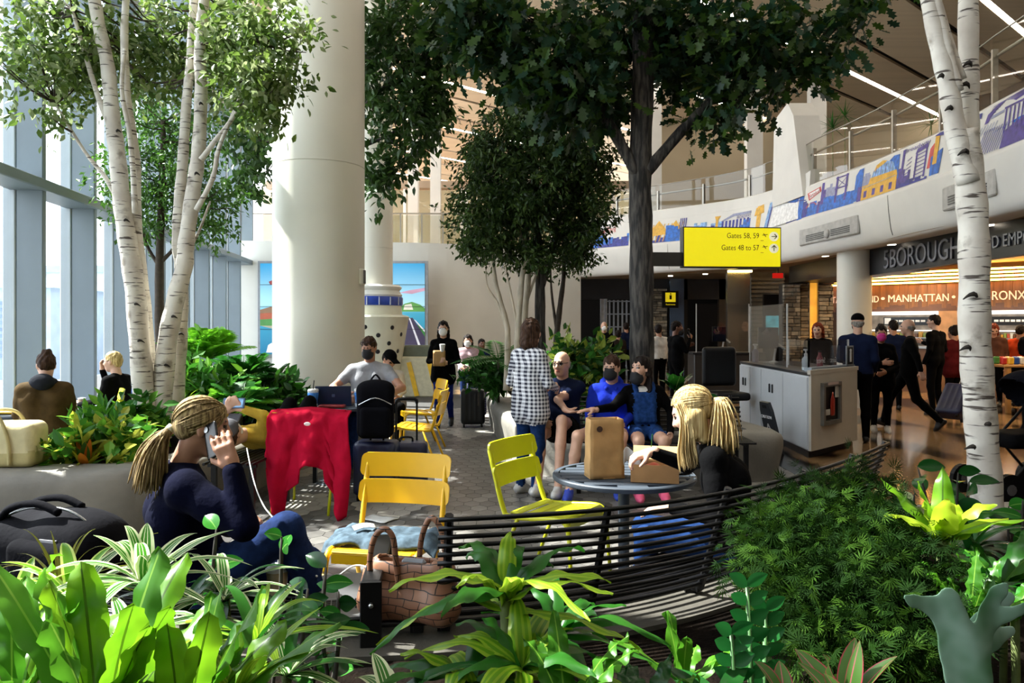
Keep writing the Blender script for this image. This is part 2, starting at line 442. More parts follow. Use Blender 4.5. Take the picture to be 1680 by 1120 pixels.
for z, h, d, o in ((3.27, .13, .42, .12), (6.67, .13, .42, .12), (.1, .2, .5, .12), (9.55, .16, .5, .12)):
    t = MB(); t.box(wpt(7, o, z), (d, 31, h), RW, bev=.012); t.build('transom', M_fin, wl)
# outside
M_out = mat('outside_paving', '#b9bcbe', .8, .1, .3)
t = MB(); t.box((-45, 20, -1.2), (76, 110, .1)); t.build('ground_outside', M_out, kind='structure')
bcol = [mat('far_grey_cladding', '#8b9aa8', .7, .1, 1), mat('far_pale_cladding', '#aab7c2', .7, .1, 1), mat('far_louvre', '#5f7184', .6, .1, 2)]
def building(x, y, w_, d, h, label, c, louv):
    e = empty('terminal_building', (x, y, -1.15), 0, label, 'building')
    t = MB(); t.box((0, 0, h/2), (w_, d, h)); t.build('wall', bcol[c], e)
    t = MB(); t.box((0, 0, h+.25), (w_+.6, d+.6, .5)); t.build('roof_edge', bcol[1-c], e)
    for k in range(louv):
        t = MB(); t.box((w_*.2, -d/2-.05, 1.2+k*.33), (w_*.42, .12, .16)); t.build('slat', bcol[2], e)
building(-29, 42, 12, 8, 4.6, 'low grey terminal wing outside behind the leftmost window panes', 0, 9)
building(-19.5, 52, 4.5, 8, 4.2, 'small grey block with louvres outside behind the window beside the blond man', 1, 9)
building(-36, 60, 16, 10, 6.5, 'pale long building outside the windows farthest away', 1, 0)
# ---- walls that close the hall
def wallbox(name, c, d, m=M_wallw, rot=None):
    t = MB(); t.box(c, d, rot); return t.build(name, m, kind='structure')
M_far = mat('dark_unseen_wall', '#3a3029', .7, .2, 1); wallbox('wall_front', (4, -9.2, 5), (32, .2, 10.2), M_far); wallbox('wall_right', (17.6, 11, 5), (.2, 42, 10.2), M_far)  # walls out of view, coloured dark to cut bounce light
bw = MB()
pts = [(-7.6, 20.35), (-5, 20.55), (-2.3, 21.0), (0, 21.9), (2.05, 22.7)]
sp = smooth_path([(x, y, 0) for x, y in pts], 5)
for a, b_ in zip(sp[:-1], sp[1:]):
    bw.add([a, b_, b_+Vector((0, 0, 3.86)), a+Vector((0, 0, 3.86)), a+Vector((0, .4, 0)), b_+Vector((0, .4, 0)), b_+Vector((0, .4, 3.86)), a+Vector((0, .4, 3.86))],
           [(0, 1, 2, 3), (5, 4, 7, 6), (3, 2, 6, 7)])
wall_back = bw.build('wall_back', M_wallw, kind='structure')
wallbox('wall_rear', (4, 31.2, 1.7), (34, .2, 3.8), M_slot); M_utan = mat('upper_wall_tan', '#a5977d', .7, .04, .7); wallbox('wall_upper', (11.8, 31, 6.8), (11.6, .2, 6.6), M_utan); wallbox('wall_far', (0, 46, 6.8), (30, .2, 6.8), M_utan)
gw = empty('wall_glazed_upper', kind='structure')
for i in range(13):
    x = -9.5+i*1.25; t = MB(); t.box((x, 32, 5.5), (.12 if i % 3 else .34, .2, 3.6)); t.build('mullion', M_white, gw)
    t = MB(); t.box((x+.62, 32.05, 5.5), (1.1, .02, 3.5)); t.build('pane', M_rail_glass, gw)
t = MB(); t.box((-2, 32, 7.45), (16.5, .5, .3)); t.build('header', M_brown, gw)
t = MB(); t.box((-2, 38.5, 3.75), (17, 13.2, .12)); t.build('slab', mat('upper_timber', '#8c6a45', .4, .1, 3), gw)
# ---- ceiling: boards, dark slots and light strips on the diagonal
CZ = 10.0
ce = MB(); ce.prism([(WX(-9)-.2, -9), (17.5, -9), (17.5, 46), (WX(46)-.2, 46)], CZ+.1, CZ+.2); ceiling = ce.build('ceiling', M_slot, kind='structure')
du = Vector((1.128, 1, 0)).normalized(); dn = Vector((-1, 1.128, 0)).normalized()   # along strips / across
Hc = CZ-CH; per = .58*Hc
RC = Matrix((du, dn, Vector((0, 0, 1)))).transposed()
strip_i = 0
for k in range(-4, 11):
    c = (.79+.58*k)*Hc
    edges = [c-.17*Hc+.1, c-.09, c+.09, c+.15*Hc-.1, c+.15*Hc+.1, c+(.58-.17)*Hc-.1]
    for a, b_, mm in ((edges[0], edges[1], M_ceil), (edges[2], edges[3], M_ceil), (edges[4], edges[5], M_ceil2)):
        cm = (a+b_)/2; q0 = dn*cm; s0, s1 = -60, 60
        s0 = (WX(q0.y)-.1-q0.x)/(du.x+.126*du.y); s0 = max(s0, (-9-q0.y)/du.y); s1 = min((17.4-q0.x)/du.x, (45.9-q0.y)/du.y)
        if s1 < s0+.5: continue
        t = MB(); t.box(q0+du*((s0+s1)/2)+Vector((0, 0, CZ+.02)), (s1-s0, b_-a, .08), RC)
        t.build('board', mm, ceiling)
    for s in range(-6, 13):
        p = dn*c+du*(s*3.4+(k % 2)*1.1)
        if not (WX(p.y)+1 < p.x < 17 and -8 < p.y < 45): continue
        t = MB(); t.box(p+Vector((0, 0, CZ+.0)), (3.25, .15, .05), RC); t.build('light_strip', M_lamp, ceiling)
# ---- balcony on the right with curved fascia
edge = [(6.15, -2), (6.2, 4), (6.2, 9.2), (6.36, 10.9), (6.35, 13.5), (6.15, 15.5), (6.05, 17.3), (5.5, 19), (3.9, 20.8), (2.05, 22.7)]
EP = smooth_path([(x, y, 0) for x, y in edge], 8)
def en(i):
    d = EP[min(i+1, len(EP)-1)]-EP[max(i-1, 0)]; d.normalize(); return Vector((d.y, -d.x, 0))*-1     # towards the hall
def sweep(prof, m, name, parent=None, sm=True, **kw):
    t = MB(); k = len(prof)
    vs = [EP[i]+en(i)*o+Vector((0, 0, z)) for i in range(len(EP)) for o, z in prof]
    t.add(vs, [(i*k+j, i*k+j+1, (i+1)*k+j+1, (i+1)*k+j) for i in range(len(EP)-1) for j in range(k-1)])
    return t.build(name, m, parent, smooth=sm, **kw)
balcony = empty('wall_balcony', kind='structure')
sweep([(-.5, 3.05), (-.06, 3.02), (0, 3.04), (.05, 3.1), (.08, 3.2), (.12, 3.5), (.14, 3.74), (.13, 3.8), (.09, 3.82)], M_white, 'fascia', balcony)
sweep([(.09, 3.82), (.0, 4.46), (-.04, 4.5), (-.35, 4.5)], M_white, 'parapet', balcony, False)
sweep([(-.35, 4.5), (-.36, 4.0), (-14, 4.0)], mat('upper_carpet', '#6d6353', .9), 'upper_floor', balcony, False)
so = MB(); so.box((11.2, 10, 3.12), (9.7, 27, .12)); so.box((5.2, 27.0, 3.12), (12, 7.6, .12)); so.box((5.0, 22.4, 3.12), (2.8, 2.0, .12)); so.build('soffit', M_brown, balcony)
i0 = next(i for i in range(len(EP)) if EP[i].y > 15.6)
t = MB(); vs = []
for i in range(i0, len(EP)):
    f_ = min(1, (i-i0)/5); zt = 4.47+.33*(1-f_*.25)
    for o, z in ((-.005, 4.44), (-.03, zt), (-.08, zt+.03), (-.3, zt+.03), (-.3, 4.44)): vs.append(EP[i]+en(i)*o+Vector((0, 0, z)))
n_ = len(EP)-i0; t.add(vs, [(i*5+j, i*5+j+1, (i+1)*5+j+1, (i+1)*5+j) for i in range(n_-1) for j in range(4)]+[(0, 1, 2, 3, 4)]); t.build('parapet_cap', M_white, balcony)
# seam lines and ventilation recesses on the fascia
def at_edge(px):
    best = None
    for i in range(len(EP)-1):
        a, b_ = EP[i], EP[i+1]
        if b_.y < .5: continue
        pa = 840+a.x*F/max(a.y, .3); pb = 840+b_.x*F/max(b_.y, .3)
        if (pa-px)*(pb-px) <= 0 and a.y > .5:
            t = (px-pa)/(pb-pa+1e-9); return a.lerp(b_, t), en(i)
    return EP[-1], en(len(EP)-2)
for px in (1470, 1240, 1100):
    p, n_ = at_edge(px); t = MB(); t.tube([p+n_*.055+Vector((0, 0, 3.1)), p+n_*.085+Vector((0, 0, 3.2)), p+n_*.125+Vector((0, 0, 3.5)), p+n_*.14+Vector((0, 0, 3.76))], .006, 5)
    t.build('seam', mat('seam_grey', '#83827d', .8), balcony)
M_rec = mat('recess_grey', '#b3b1ab', .7); M_grille = mat('vent_grille', '#55534e', .6)
for px0, px1 in ((1322, 1420), (1562, 1650)):
    (a, n_), (b_, _) = at_edge(px0), at_edge(px1)
    e = empty('air_vent', (a+b_)/2+n_*.1+Vector((0, 0, 3.42)), 0, 'long recessed air vent in the white fascia '+('above the round store column' if px0 < 1500 else 'just right of the near birch trunk'), 'air vent')
    o = Vector(e.location); u = (b_-a).normalized(); L = (b_-a).length
    def lp(s, z, off): return a+u*(s*L)+n_*(.12+off)+Vector((0, 0, 3.42+z))-o
    t = MB(); t.bar(lp(0, 0, .0), lp(1, 0, .0), .05, .34, bev=.02); t.build('frame', M_rec, e)
    for s0, s1 in ((.14, .46), (.58, .88)):
        t = MB()
        for q in range(4): t.bar(lp(s0, -.10+q*.035, .028), lp(s1, -.10+q*.035, .028), .012, .02)
        t.build('grille', M_grille, e)
    t = MB(); t.tube([lp(.52, -.05, .0), lp(.52, -.05, .06)], [.1, .08], 14); t.build('nozzle', M_rec, e, smooth=True)
# railing: posts, glass, rails
L_acc = [0]
for a, b_ in zip(EP[:-1], EP[1:]): L_acc.append(L_acc[-1]+(b_-a).length)
def at_len(s):
    for i in range(len(EP)-1):
        if L_acc[i+1] >= s: return EP[i].lerp(EP[i+1], (s-L_acc[i])/max(1e-6, L_acc[i+1]-L_acc[i])), en(i)
    return EP[-1], en(len(EP)-2)
railing = empty('balcony_railing', (6, 10, 4.5), 0, 'glass and steel railing along the top of the mural balcony', 'railing')
ro = Vector((6, 10, 4.5)); S = 6.5
posts = []
while S < L_acc[-1]: posts.append(S); S += 1.42
M_post = mat('rail_post', '#8e8a80', .35, .05, 10, metal=.7)
for s in posts:
    p, n_ = at_len(s); p = p-n_*.16
    t = MB(); t.bar(p+Vector((0, 0, 4.48))-ro, p+Vector((0, 0, 5.28))-ro, .05, .07, up=n_); t.build('post', M_post, railing)
for s0, s1 in zip(posts[:-1], posts[1:]):
    (a, n_), (b_, _) = at_len(s0+.05), at_len(s1-.05)
    t = MB(); t.add([a-n_*.12+Vector((0, 0, 4.55))-ro, b_-n_*.12+Vector((0, 0, 4.55))-ro, b_-n_*.12+Vector((0, 0, 5.42))-ro, a-n_*.12+Vector((0, 0, 5.42))-ro], [(0, 1, 2, 3)])
    t.build('pane', M_rail_glass, railing)
for z, off, rr in ((5.2, .2, .024), (5.43, .12, .012), (4.53, .12, .02)):
    pp = [at_len(6.5+i*.7) for i in range(int((L_acc[-1]-6.5)/.7))]
    t = MB(); t.tube([p-n_*off+Vector((0, 0, z))-ro for p, n_ in pp], rr, 6); t.build('rail', M_post, railing, smooth=True)
# white pylon rising out of the fascia
p, n_ = at_edge(1302); q0, _ = at_edge(1332); q1, _ = at_edge(1272)
M_c = frame_matrix(p, (q1-q0), (0, 0, 1))
t = MB(); t.add([(-1.15, 0, .35), (.75, 0, .35), (.62, 0, .35), (-.3, 0, .35)], [])
pil = [(-.95, 4.3), (1.25, 4.3), (1.1, 6.25), (.1, 6.45), (-.3, 6.1)]
t = MB(); u = (q1-q0).normalized()
fr = [p+u*x*.72+n_*.1+Vector((0, 0, z)) for x, z in pil]; bk = [v-n_*.55 for v in fr]
t.add(fr+bk, [(0, 1, 2, 3, 4), (9, 8, 7, 6, 5)]+[(i, 5+i, 5+(i+1) % 5, (i+1) % 5) for i in range(5)])
t.build('pylon', M_white, balcony)
# railing over the back wall
rb = empty('rear_railing', (-1, 22.3, 3.86), 0, 'glass railing on top of the white wall behind the columns', 'railing')
for i in range(14):
    x = -6.6+i*.62; t = MB(); t.box((x, 0, .5), (.04, .06, 1.0)); t.build('post', M_post, rb)
    t = MB(); t.box((x+.31, 0, .52), (.56, .012, .86)); t.build('pane', M_rail_glass, rb)
t = MB(); t.tube([(-6.7, 0, 1.0), (1.7, 0.0, 1.0)], .025, 6); t.build('rail', M_post, rb)
t = MB(); t.box((-3.6, 26.6, 3.78), (10.4, 8.4, .12)); t.build('floor_upper', mat('upper_timber', '#8c6a45', .4, .1, 3), kind='structure')
for i, x in enumerate((-3.3, -2.55, 4.9, 8.4, 10.6)):
    t = MB(); t.box((x, 25.5 if i < 2 else 26.5, 6.9), (.34 if i < 2 else .55, .34, 6.2)); t.build('column_%d' % (i+5), M_white, kind='structure')
# ---- round columns
def column(n, px, Y, r, z0=0, z1=CZ, seams=()):
    x = (px-840)*Y/F; pr = [(r, z0)]
    for s in seams: pr += [(r, s-.006), (r-.012, s-.005), (r-.012, s+.005), (r, s+.006)]
    t = MB(); t.lathe(pr+[(r, z1)], (x, Y, 0), 64); return t.build('column_%d' % n, M_column, kind='structure', smooth=True, auto=30)
column(1, 523.5, 11.4, .67, .3, CZ, (3.95, 7.2))
column(2, 611, 17, .45, 0, CZ, (3.3, 6.5))
column(3, 1401.5, 15, .318, 0, 3.1)
# fancy pot-shaped cladding around the second column
cx = (611-840)*17/F
pot = empty('column_cladding', (cx, 17, 0), 0, 'huge cream pot shaped cladding with black dots and blue band around the rear column', 'decoration')
def pz(y): return CH-(y-HZ)*17/F
t = MB(); t.lathe([(.5, .0), (.5, pz(640)), (.62, pz(610)), (.72, pz(560)), (.80, pz(524)), (.82, pz(520)), (.78, pz(518)), (.66, pz(516)), (.64, pz(500)), (.62, pz(497)), (.5, pz(495))], n=48)
t.build('pot', mat('cream_gloss', '#d6d4bd', .35, .04, 3), pot, smooth=True, auto=40)
t = MB(); t.lathe([(.6, pz(502)), (.66, pz(501)), (.67, pz(489)), (.65, pz(487)), (.6, pz(487))], n=48); t.build('band', mat('cobalt_glaze', '#1f3f9c', .3, .25, 6), pot, smooth=True, auto=40)
for k in range(16):
    a = 2*PI*k/16; t = MB(); t.box((math.cos(a)*.672, math.sin(a)*.672, pz(494.5)), (.02, .02, .17), rot=a); t.build('rib', mat('pale_rib', '#c9cfdd', .4), pot)
t = MB(); t.lathe([(.5, pz(488)), (.64, pz(487)), (.66, pz(484)), (.62, pz(480)), (.6, pz(477)), (.64, pz(474)), (.65, pz(471)), (.6, pz(468)), (.46, pz(468))], n=48)
t.build('collar', mat('white_gloss', '#dcdcd3', .35, .03, 3), pot, smooth=True, auto=40)
dm = MB(); dm.lathe([(.001, .012), (.035, .01), (.05, 0)], n=14); dmm = dm.mesh('dot', mat('black_gloss', '#101114', .3), True)
for px, py in ((601, 536), (643, 537), (622, 549), (655, 548), (638, 562), (621, 575), (650, 575), (602, 580), (632, 590), (612, 522+40)):
    z = pz(py); r = float(np.interp(z, [pz(640), pz(610), pz(560), pz(524)], [.5, .62, .72, .80]))
    a = math.asin(max(-.98, min(.98, ((px-840)*(17-r*.8)/F-cx)/r)))
    o = link('dot', dmm, pot, (r*math.sin(a), -r*math.cos(a), z)); o.rotation_euler = Vector((math.sin(a), -math.cos(a), -.12)).to_track_quat('Z', 'Y').to_euler()
# ---- picture wall behind the columns
Yp = 20.3
pw = empty('picture_screen', (P(563, 505, Yp)), 0, 'tall framed bright blue seaside picture on the rear white wall, half hidden by columns', 'picture'); po_ = Vector(pw.location)
def pl(px, py, d=0): return P(px, py, Yp)+Vector((0, -d, 0))-po_
def ppoly(pts, m, name='print', d=.01, parent=pw):
    t = MB(); t.add([pl(x, y, d) for x, y in pts], [list(range(len(pts)))]); return t.build(name, m, parent)
t = MB(); a = pl(423, 585); b_ = pl(702, 428); t.box((a+b_)/2+Vector((0, .05, 0)), (b_.x-a.x, .1, b_.z-a.z)); t.build('frame', mat('frame_grey', '#85898f', .4), pw)
def grad_mat(name, stops):
    m, nt, b = new_mat(name); setup(b, .35); tcn = nt.nodes.new('ShaderNodeTexCoord'); s_ = nt.nodes.new('ShaderNodeSeparateXYZ'); rr = nt.nodes.new('ShaderNodeValToRGB')
    nt.links.new(tcn.outputs['Generated'], s_.inputs[0]); nt.links.new(s_.outputs[2], rr.inputs[0]); nt.links.new(rr.outputs[0], b.inputs['Base Color'])
    nt.links.new(rr.outputs[0], b.inputs['Emission Color']); b.inputs['Emission Strength'].default_value = .25
    e = rr.color_ramp.elements
    for i, (p_, c_) in enumerate(stops):
        q = e[i] if i < 2 else e.new(p_)
        q.position = p_; q.color = lin(c_)
    return m
ppoly([(427, 581), (697, 581), (697, 432), (427, 432)], grad_mat('print_sky', [(0, '#1b6f95'), (.45, '#3f9fc0'), (.55, '#a9d8ea'), (1, '#2794c9')]), d=.012)
pm = lambda n, c: mat('print_'+n, c, .4, .1, 3, emit=.2)
ppoly([(427, 508), (460, 512), (460, 522), (427, 524)], pm('clay', '#a8583f'), d=.014); ppoly([(427, 508), (448, 502), (460, 508), (460, 512), (427, 514)], pm('roof', '#8a6a50'), d=.015)
ppoly([(427, 524), (460, 522), (460, 536), (427, 534)], pm('lawn', '#4d8a48'), d=.014); ppoly([(427, 534), (460, 542), (460, 534)], pm('sand', '#a9a48b'), d=.015)
ppoly([(600, 581), (697, 581), (697, 540), (668, 522), (640, 524)], pm('meadow', '#357a3c'), d=.014)
ppoly([(668, 522), (677, 521), (697, 552), (697, 571), (660, 566), (648, 562)], pm('runway', '#3b3450'), d=.016)
ppoly([(640, 566), (697, 574), (697, 581), (640, 576)], pm('runway', '#3b3450'), d=.016)
ppoly([(671, 522), (673, 522), (690, 566), (686, 566)], pm('line', '#d6d6df'), d=.018)
ppoly([(679, 524), (682, 525), (697, 541), (697, 545)], pm('line', '#d6d6df'), d=.018)
ppoly([(655, 505), (664, 498), (676, 495), (690, 500), (697, 506), (697, 511), (655, 511)], pm('islet', '#5c9a4c'), d=.016)
ppoly([(662, 508), (664, 500), (675, 498), (678, 508)], pm('house', '#e0ddd0'), d=.018)
ppoly([(655, 480), (672, 476), (697, 472), (697, 477), (676, 482)], pm('cloud', '#c79bb4'), d=.016)
ppoly([(437, 578), (440, 566), (446, 562), (449, 568), (447, 578)], pm('mark_white', '#e6e9ec'), d=.016)
ppoly([(441, 462), (448, 459), (448, 468), (443, 466)], pm('plane_red', '#8a3a3a'), d=.016)
for yy in (467, 503, 540):
    t = MB(); t.bar(pl(427, yy, .02), pl(697, yy, .02), .01, .012); t.build('panel_joint', M_dark, pw)
# low kiosk on the floor under the picture
t = MB(); k0 = G(668, 655); 
kiosk = empty('display_kiosk', (k0.x, 17.2, 0), 0, 'low cream display kiosk with yellow stripes under the blue picture', 'kiosk')
t = MB(); t.box((.2, 0, .45), (1.25, .5, .9), bev=.03); t.build('body', mat('kiosk_cream', '#bdb79a', .5), kiosk)
t = MB(); t.box((.2, .1, 1.0), (.95, .3, .3), bev=.04); t.build('hood', mat('kiosk_green', '#59604f', .4), kiosk)
for dx in (-.15, .3): t = MB(); t.bar((.2+dx-.08, -.26, .78), (.2+dx+.1, -.26, .03), .1, .02, up=Vector((0, 1, 0))); t.build('stripe', mat('stripe_yellow', '#d8ac1c', .4), kiosk)
# ================================================================ MURAL, SIGNS, SHOPS
mural = empty('wall_mural', (6.2, 12, 3.8), 0, 'blue, purple and yellow city skyline mural running along the balcony front', 'mural'); mo = Vector(mural.location)
EPX = []
for i in range(len(EP)-1):
    for s in range(12):
        p = EP[i].lerp(EP[i+1], s/12)
        if p.y > 4: EPX.append((840+p.x*F/p.y, p, en(i)))
EPX.sort(key=lambda t: t[0]); EPXs = [t[0] for t in EPX]
import bisect
def mp(px, v, off=.004):
    i = min(max(bisect.bisect(EPXs, px), 1), len(EPX)-1); a, b_ = EPX[i-1], EPX[i]
    t = (px-a[0])/(b_[0]-a[0]+1e-9); p = a[1].lerp(b_[1], t); n_ = a[2].lerp(b_[2], t)
    return p+n_*(.09-.09*v+off)+Vector((0, 0, 3.82+.64*v))-mo
MUR = {'b': '#1d62b8', 'n': '#2a2f86', 'p': '#4a3a86', 'y': '#d8a530', 'r': '#c24a45', 'l': '#7fa6d2', 'g': '#8f93ae', 'w': '#e6e6e4'}
mm_ = {k: mat('mural_'+k, c, .55, .35 if k in 'bnpl' else .15, 14) for k, c in MUR.items()}
mkeys = list(MUR); mur = {k: MB() for k in mkeys}
rnd = random.Random(5)
def mpoly(k, pts, off=.004):
    xs = [p[0] for p in pts]
    t = MB(); t.add([mp(x, v, off) for x, v in pts], [list(range(len(pts)))]); t.build('print', mm_[k], mural)
def mrect(k, x0, x1, v0, v1, off=.004):
    n = max(1, int((x1-x0)/12)); X = [x0+(x1-x0)*i/n for i in range(n+1)]; t = MB()
    t.add([mp(x, v, off) for x in X for v in (v0, v1)], [(2*i, 2*i+2, 2*i+3, 2*i+1) for i in range(n)]); t.build('print', mm_[k], mural)
def skyline(k, x0, x1, lo, hi, step, off=.004):
    x = x0
    while x < x1:
        w_ = step*rnd.uniform(.5, 1.4); mrect(k, x, min(x+w_, x1), 0.02, rnd.uniform(lo, hi), off); x += w_
def mline(k, a, b_, w_=1.2, off=.007):
    (x0, v0), (x1, v1) = a, b_; dx, dv = x1-x0, (v1-v0)*75; L = math.hypot(dx, dv) or 1; nx, nv = -dv/L*w_/2, dx/L*w_/2/75
    mpoly(k, [(x0+nx, v0+nv), (x1+nx, v1+nv), (x1-nx, v1-nv), (x0-nx, v0-nv)], off)
# far left part
skyline('b', 976, 1034, .2, .6, 6); skyline('n', 984, 1034, .1, .45, 5, .006)
skyline('n', 1068, 1118, .1, .5, 7); mpoly('y', [(1068, .5), (1082, .95), (1096, .5), (1110, .9), (1118, .5), (1118, .7), (1096, .35), (1068, .3)], .006)
for x in range(1066, 1118, 6): mline('y', (x, .05), (x+8, .8), 1.4)
skyline('b', 1094, 1118, .5, .75, 8, .008)
for x in range(1116, 1126, 3): mline('n', (x, .2), (x+2, .95), 1.6)
skyline('l', 1140, 1186, .2, .7, 8); skyline('p', 1142, 1180, .1, .5, 5, .006)
mpoly('y', [(1176, .05), (1180, .05), (1180, .7), (1184, .85), (1174, .85), (1176, .7)], .008)
for x in range(1186, 1232, 6): mrect('n', x, x+3.4, .1, .62, .006)
mpoly('g', [(1184, .62), (1204, .86), (1234, .86), (1234, .76), (1206, .76), (1190, .62)]); skyline('b', 1218, 1234, .3, .6, 5, .007)
mrect('y', 1244, 1251, .02, .95); mpoly('y', [(1240, .6), (1256, .66), (1254, .98), (1242, .9)], .006)
# the big street sign
mpoly('l', [(1258, .0), (1264, .95), (1270, .98), (1262, .02)]); mpoly('n', [(1263, .02), (1268, .9), (1270, .9), (1265, .02)], .006)
mpoly('w', [(1268, .02), (1272, .86), (1312, .62), (1316, .05)], .005); mpoly('b', [(1270, .9), (1277, 1.0), (1313, .72), (1311, .64)], .006)
mpoly('y', [(1282, .05), (1284, .22), (1300, .34), (1302, .1)], .007); skyline('n', 1296, 1314, .08, .22, 4, .007)
mpoly('p', [(1297, .75), (1312, .95), (1313, .72), (1304, .55)], .007); mline('n', (1293, .8), (1326, .58), 2)
mrect('b', 1314, 1322, .0, .8); skyline('b', 1322, 1352, .15, .5, 8); skyline('n', 1322, 1330, .4, .6, 6, .006)
mpoly('r', [(1327, .78), (1348, .86), (1350, .7), (1331, .52)], .006); mpoly('w', [(1329.5, .755), (1346, .82), (1347.5, .7), (1332, .57)], .008)
for a in range(8):
    t0, t1 = PI*a/8, PI*(a+1)/8; mline('r', (1336+8*math.cos(t0), .5+.12*math.sin(t0)-.2), (1336+8*math.cos(t1), .5+.12*math.sin(t1)-.2), 1.3)
# skyline with bridge
skyline('p', 1346, 1362, .3, .95, 5); skyline('b', 1350, 1408, .18, .5, 10, .006); skyline('g', 1358, 1374, .5, .85, 5)
for x in (1374, 1390): mrect('p', x, x+3.2, .2, .98, .007)
for v in (.94, .62): mline('p', (1373, v), (1394, v), 3, .008)
mline('p', (1376, .62), (1392, .9), 1, .008); mline('p', (1376, .9), (1392, .62), 1, .008)
mrect('b', 1407, 1419, .05, .8, .007); mpoly('b', [(1407, .8), (1412, .95), (1419, .95), (1419, .8)], .007); skyline('g', 1419, 1432, .4, .85, 4); skyline('p', 1413, 1420, .1, .5, 3, .009)
# domed yellow building
mrect('y', 1420, 1478, .02, .42, .008); mpoly('y', [(1430, .42), (1432, .58), (1476, .55), (1478, .42)], .008)
mpoly('l', [(1433, .55), (1436, .75), (1444, .88), (1456, .9), (1468, .8), (1474, .55)], .007); mpoly('y', [(1437, .72), (1440, .88), (1450, .95), (1458, .9), (1452, .84), (1443, .78)], .009)
for x in (1424, 1438, 1452, 1466): mrect('p', x, x+5, .08, .26, .01); mline('w', (1421, .36), (1476, .40), 1.4, .011)
for x in (1440, 1448, 1456, 1464): mline('p', (x, .56), (x+1, .82), .9, .01)
mpoly('b', [(1459, .45), (1461, .86), (1468, .95), (1478, .93), (1480, .3), (1474, .3)], .0065)
# purple sketched blocks, bucket and post
mrect('p', 1483, 1487, .3, .98); skyline('p', 1478, 1502, .05, .55, 4); 
for v in range(6): mline('p', (1488+v, .1+v*.11), (1500, .16+v*.11), 1.3)
mrect('p', 1506, 1509, .1, .75); mrect('p', 1522, 1525, .1, .8)
for v in range(7): mline('p', (1506, .12+v*.095), (1525, .15+v*.095), 1.6)
mpoly('p', [(1505, .74), (1508, .86), (1525, .9), (1526, .8)], .007); skyline('n', 1480, 1530, .05, .2, 6, .008)
mpoly('r', [(1528, .25), (1530, .72), (1536, .82), (1543, .7), (1541, .25)], .007); mpoly('b', [(1534, .05), (1533, .5), (1552, .62), (1550, .05)], .008)
mrect('y', 1537, 1544, .3, 1.0, .01); mpoly('n', [(1535, .98), (1543, 1.02), (1556, 1.0), (1556, .9)], .011)
# right end by the birch
mpoly('b', [(1606, .0), (1610, .3), (1645, .42), (1680, .5), (1700, .5), (1700, .02)], .006); mpoly('p', [(1652, .0), (1656, .34), (1700, .55), (1700, .02)], .008)
for k in range(9): mline('p', (1622+k*1.2, .74+k*.026), (1690, .93+k*.012), 1.6 if k < 3 else .9)
mpoly('p', [(1620, .66), (1624, .84), (1640, .95), (1652, .96), (1634, .84), (1626, .66)], .008)
for k in range(5): mrect('p', 1654+k*7, 1656.5+k*7, .3, .78, .008)
mline('p', (1652, .8), (1700, .82), 3); mline('g', (1630, .74), (1652, .76), 4)
for k in range(10): mline('n', (1612+k*4, .02), (1624+k*4, .5), 1.2, .01)
mpoly('n', [(1602, .8), (1606, .98), (1614, .95), (1612, .84), (1607, .86), (1610, .68), (1604, .62)], .008)
for k in range(7): mline('g', (1606+k*5, .45), (1612+k*5, .62), 1.2)
skyline('b', 1705, 1850, .2, .7, 16); skyline('p', 1720, 1860, .1, .5, 12, .006); skyline('y', 1800, 1840, .2, .4, 10, .008)
def mtext(txt, x0, x1, v0, v1, k, slant=0.0, off=.012):
    me = text_mesh(txt, 1, 0, 'LEFT'); xs = [v.co.x for v in me.vertices]; ys = [v.co.y for v in me.vertices]
    ax, bx_, ay, by = min(xs), max(xs), min(ys), max(ys)
    for v in me.vertices:
        s = (v.co.x-ax)/(bx_-ax); q = (v.co.y-ay)/(by-ay); v.co = mp(x0+(x1-x0)*s, v0+(v1-v0)*q+slant*s, off)
    me.materials.clear(); me.materials.append(mm_[k]); link('lettering', me, mural)
mtext('Times Sq', 1273, 1308, .62, .80, 'n', -.17); mtext('N\u00b7Q\u00b7R', 1278, 1300, .38, .52, 'n', -.1)
mtext('Broadway', 1486, 1529, .84, .98, 'p', .0); mtext('BROADWAY', 1211, 1234, .63, .74, 'p', .0); mtext('Bronx', 1330.5, 1347, .6, .72, 'r', .08); mtext('New York', 980, 1012, .62, .92, 'r', .05)
# ---- yellow gate sign on its dark beam
Ys = 14.0; a = P(1121, 374, Ys); b_ = P(1282, 437, Ys); so_ = Vector(((a.x+b_.x)/2, Ys, (a.z+b_.z)/2))
sign = empty('gate_sign', so_, R(4), 'yellow illuminated gate direction sign hanging right of the dark oak trunk', 'sign')
W_, H_ = b_.x-a.x, a.z-b_.z
t = MB(); t.box((0, .1, 0), (W_+.04, .2, H_+.04)); t.build('housing', M_dark, sign)
m, nt, b = new_mat('sign_yellow'); setup(b, .3); b.inputs['Base Color'].default_value = lin('#e5d80c'); b.inputs['Emission Color'].default_value = lin('#e8dc10'); b.inputs['Emission Strength'].default_value = .55
t = MB(); t.box((0, -.006, 0), (W_, .012, H_)); t.build('face', m, sign)
M_ink = mat('sign_ink', '#3a3410', .5); M_disc = mat('sign_disc', '#e9e8c8', .4, emit=.4)
def on_sign(px, py): return ((px-1201.5)*Ys/F, -.014, -(py-405.5)*Ys/F)
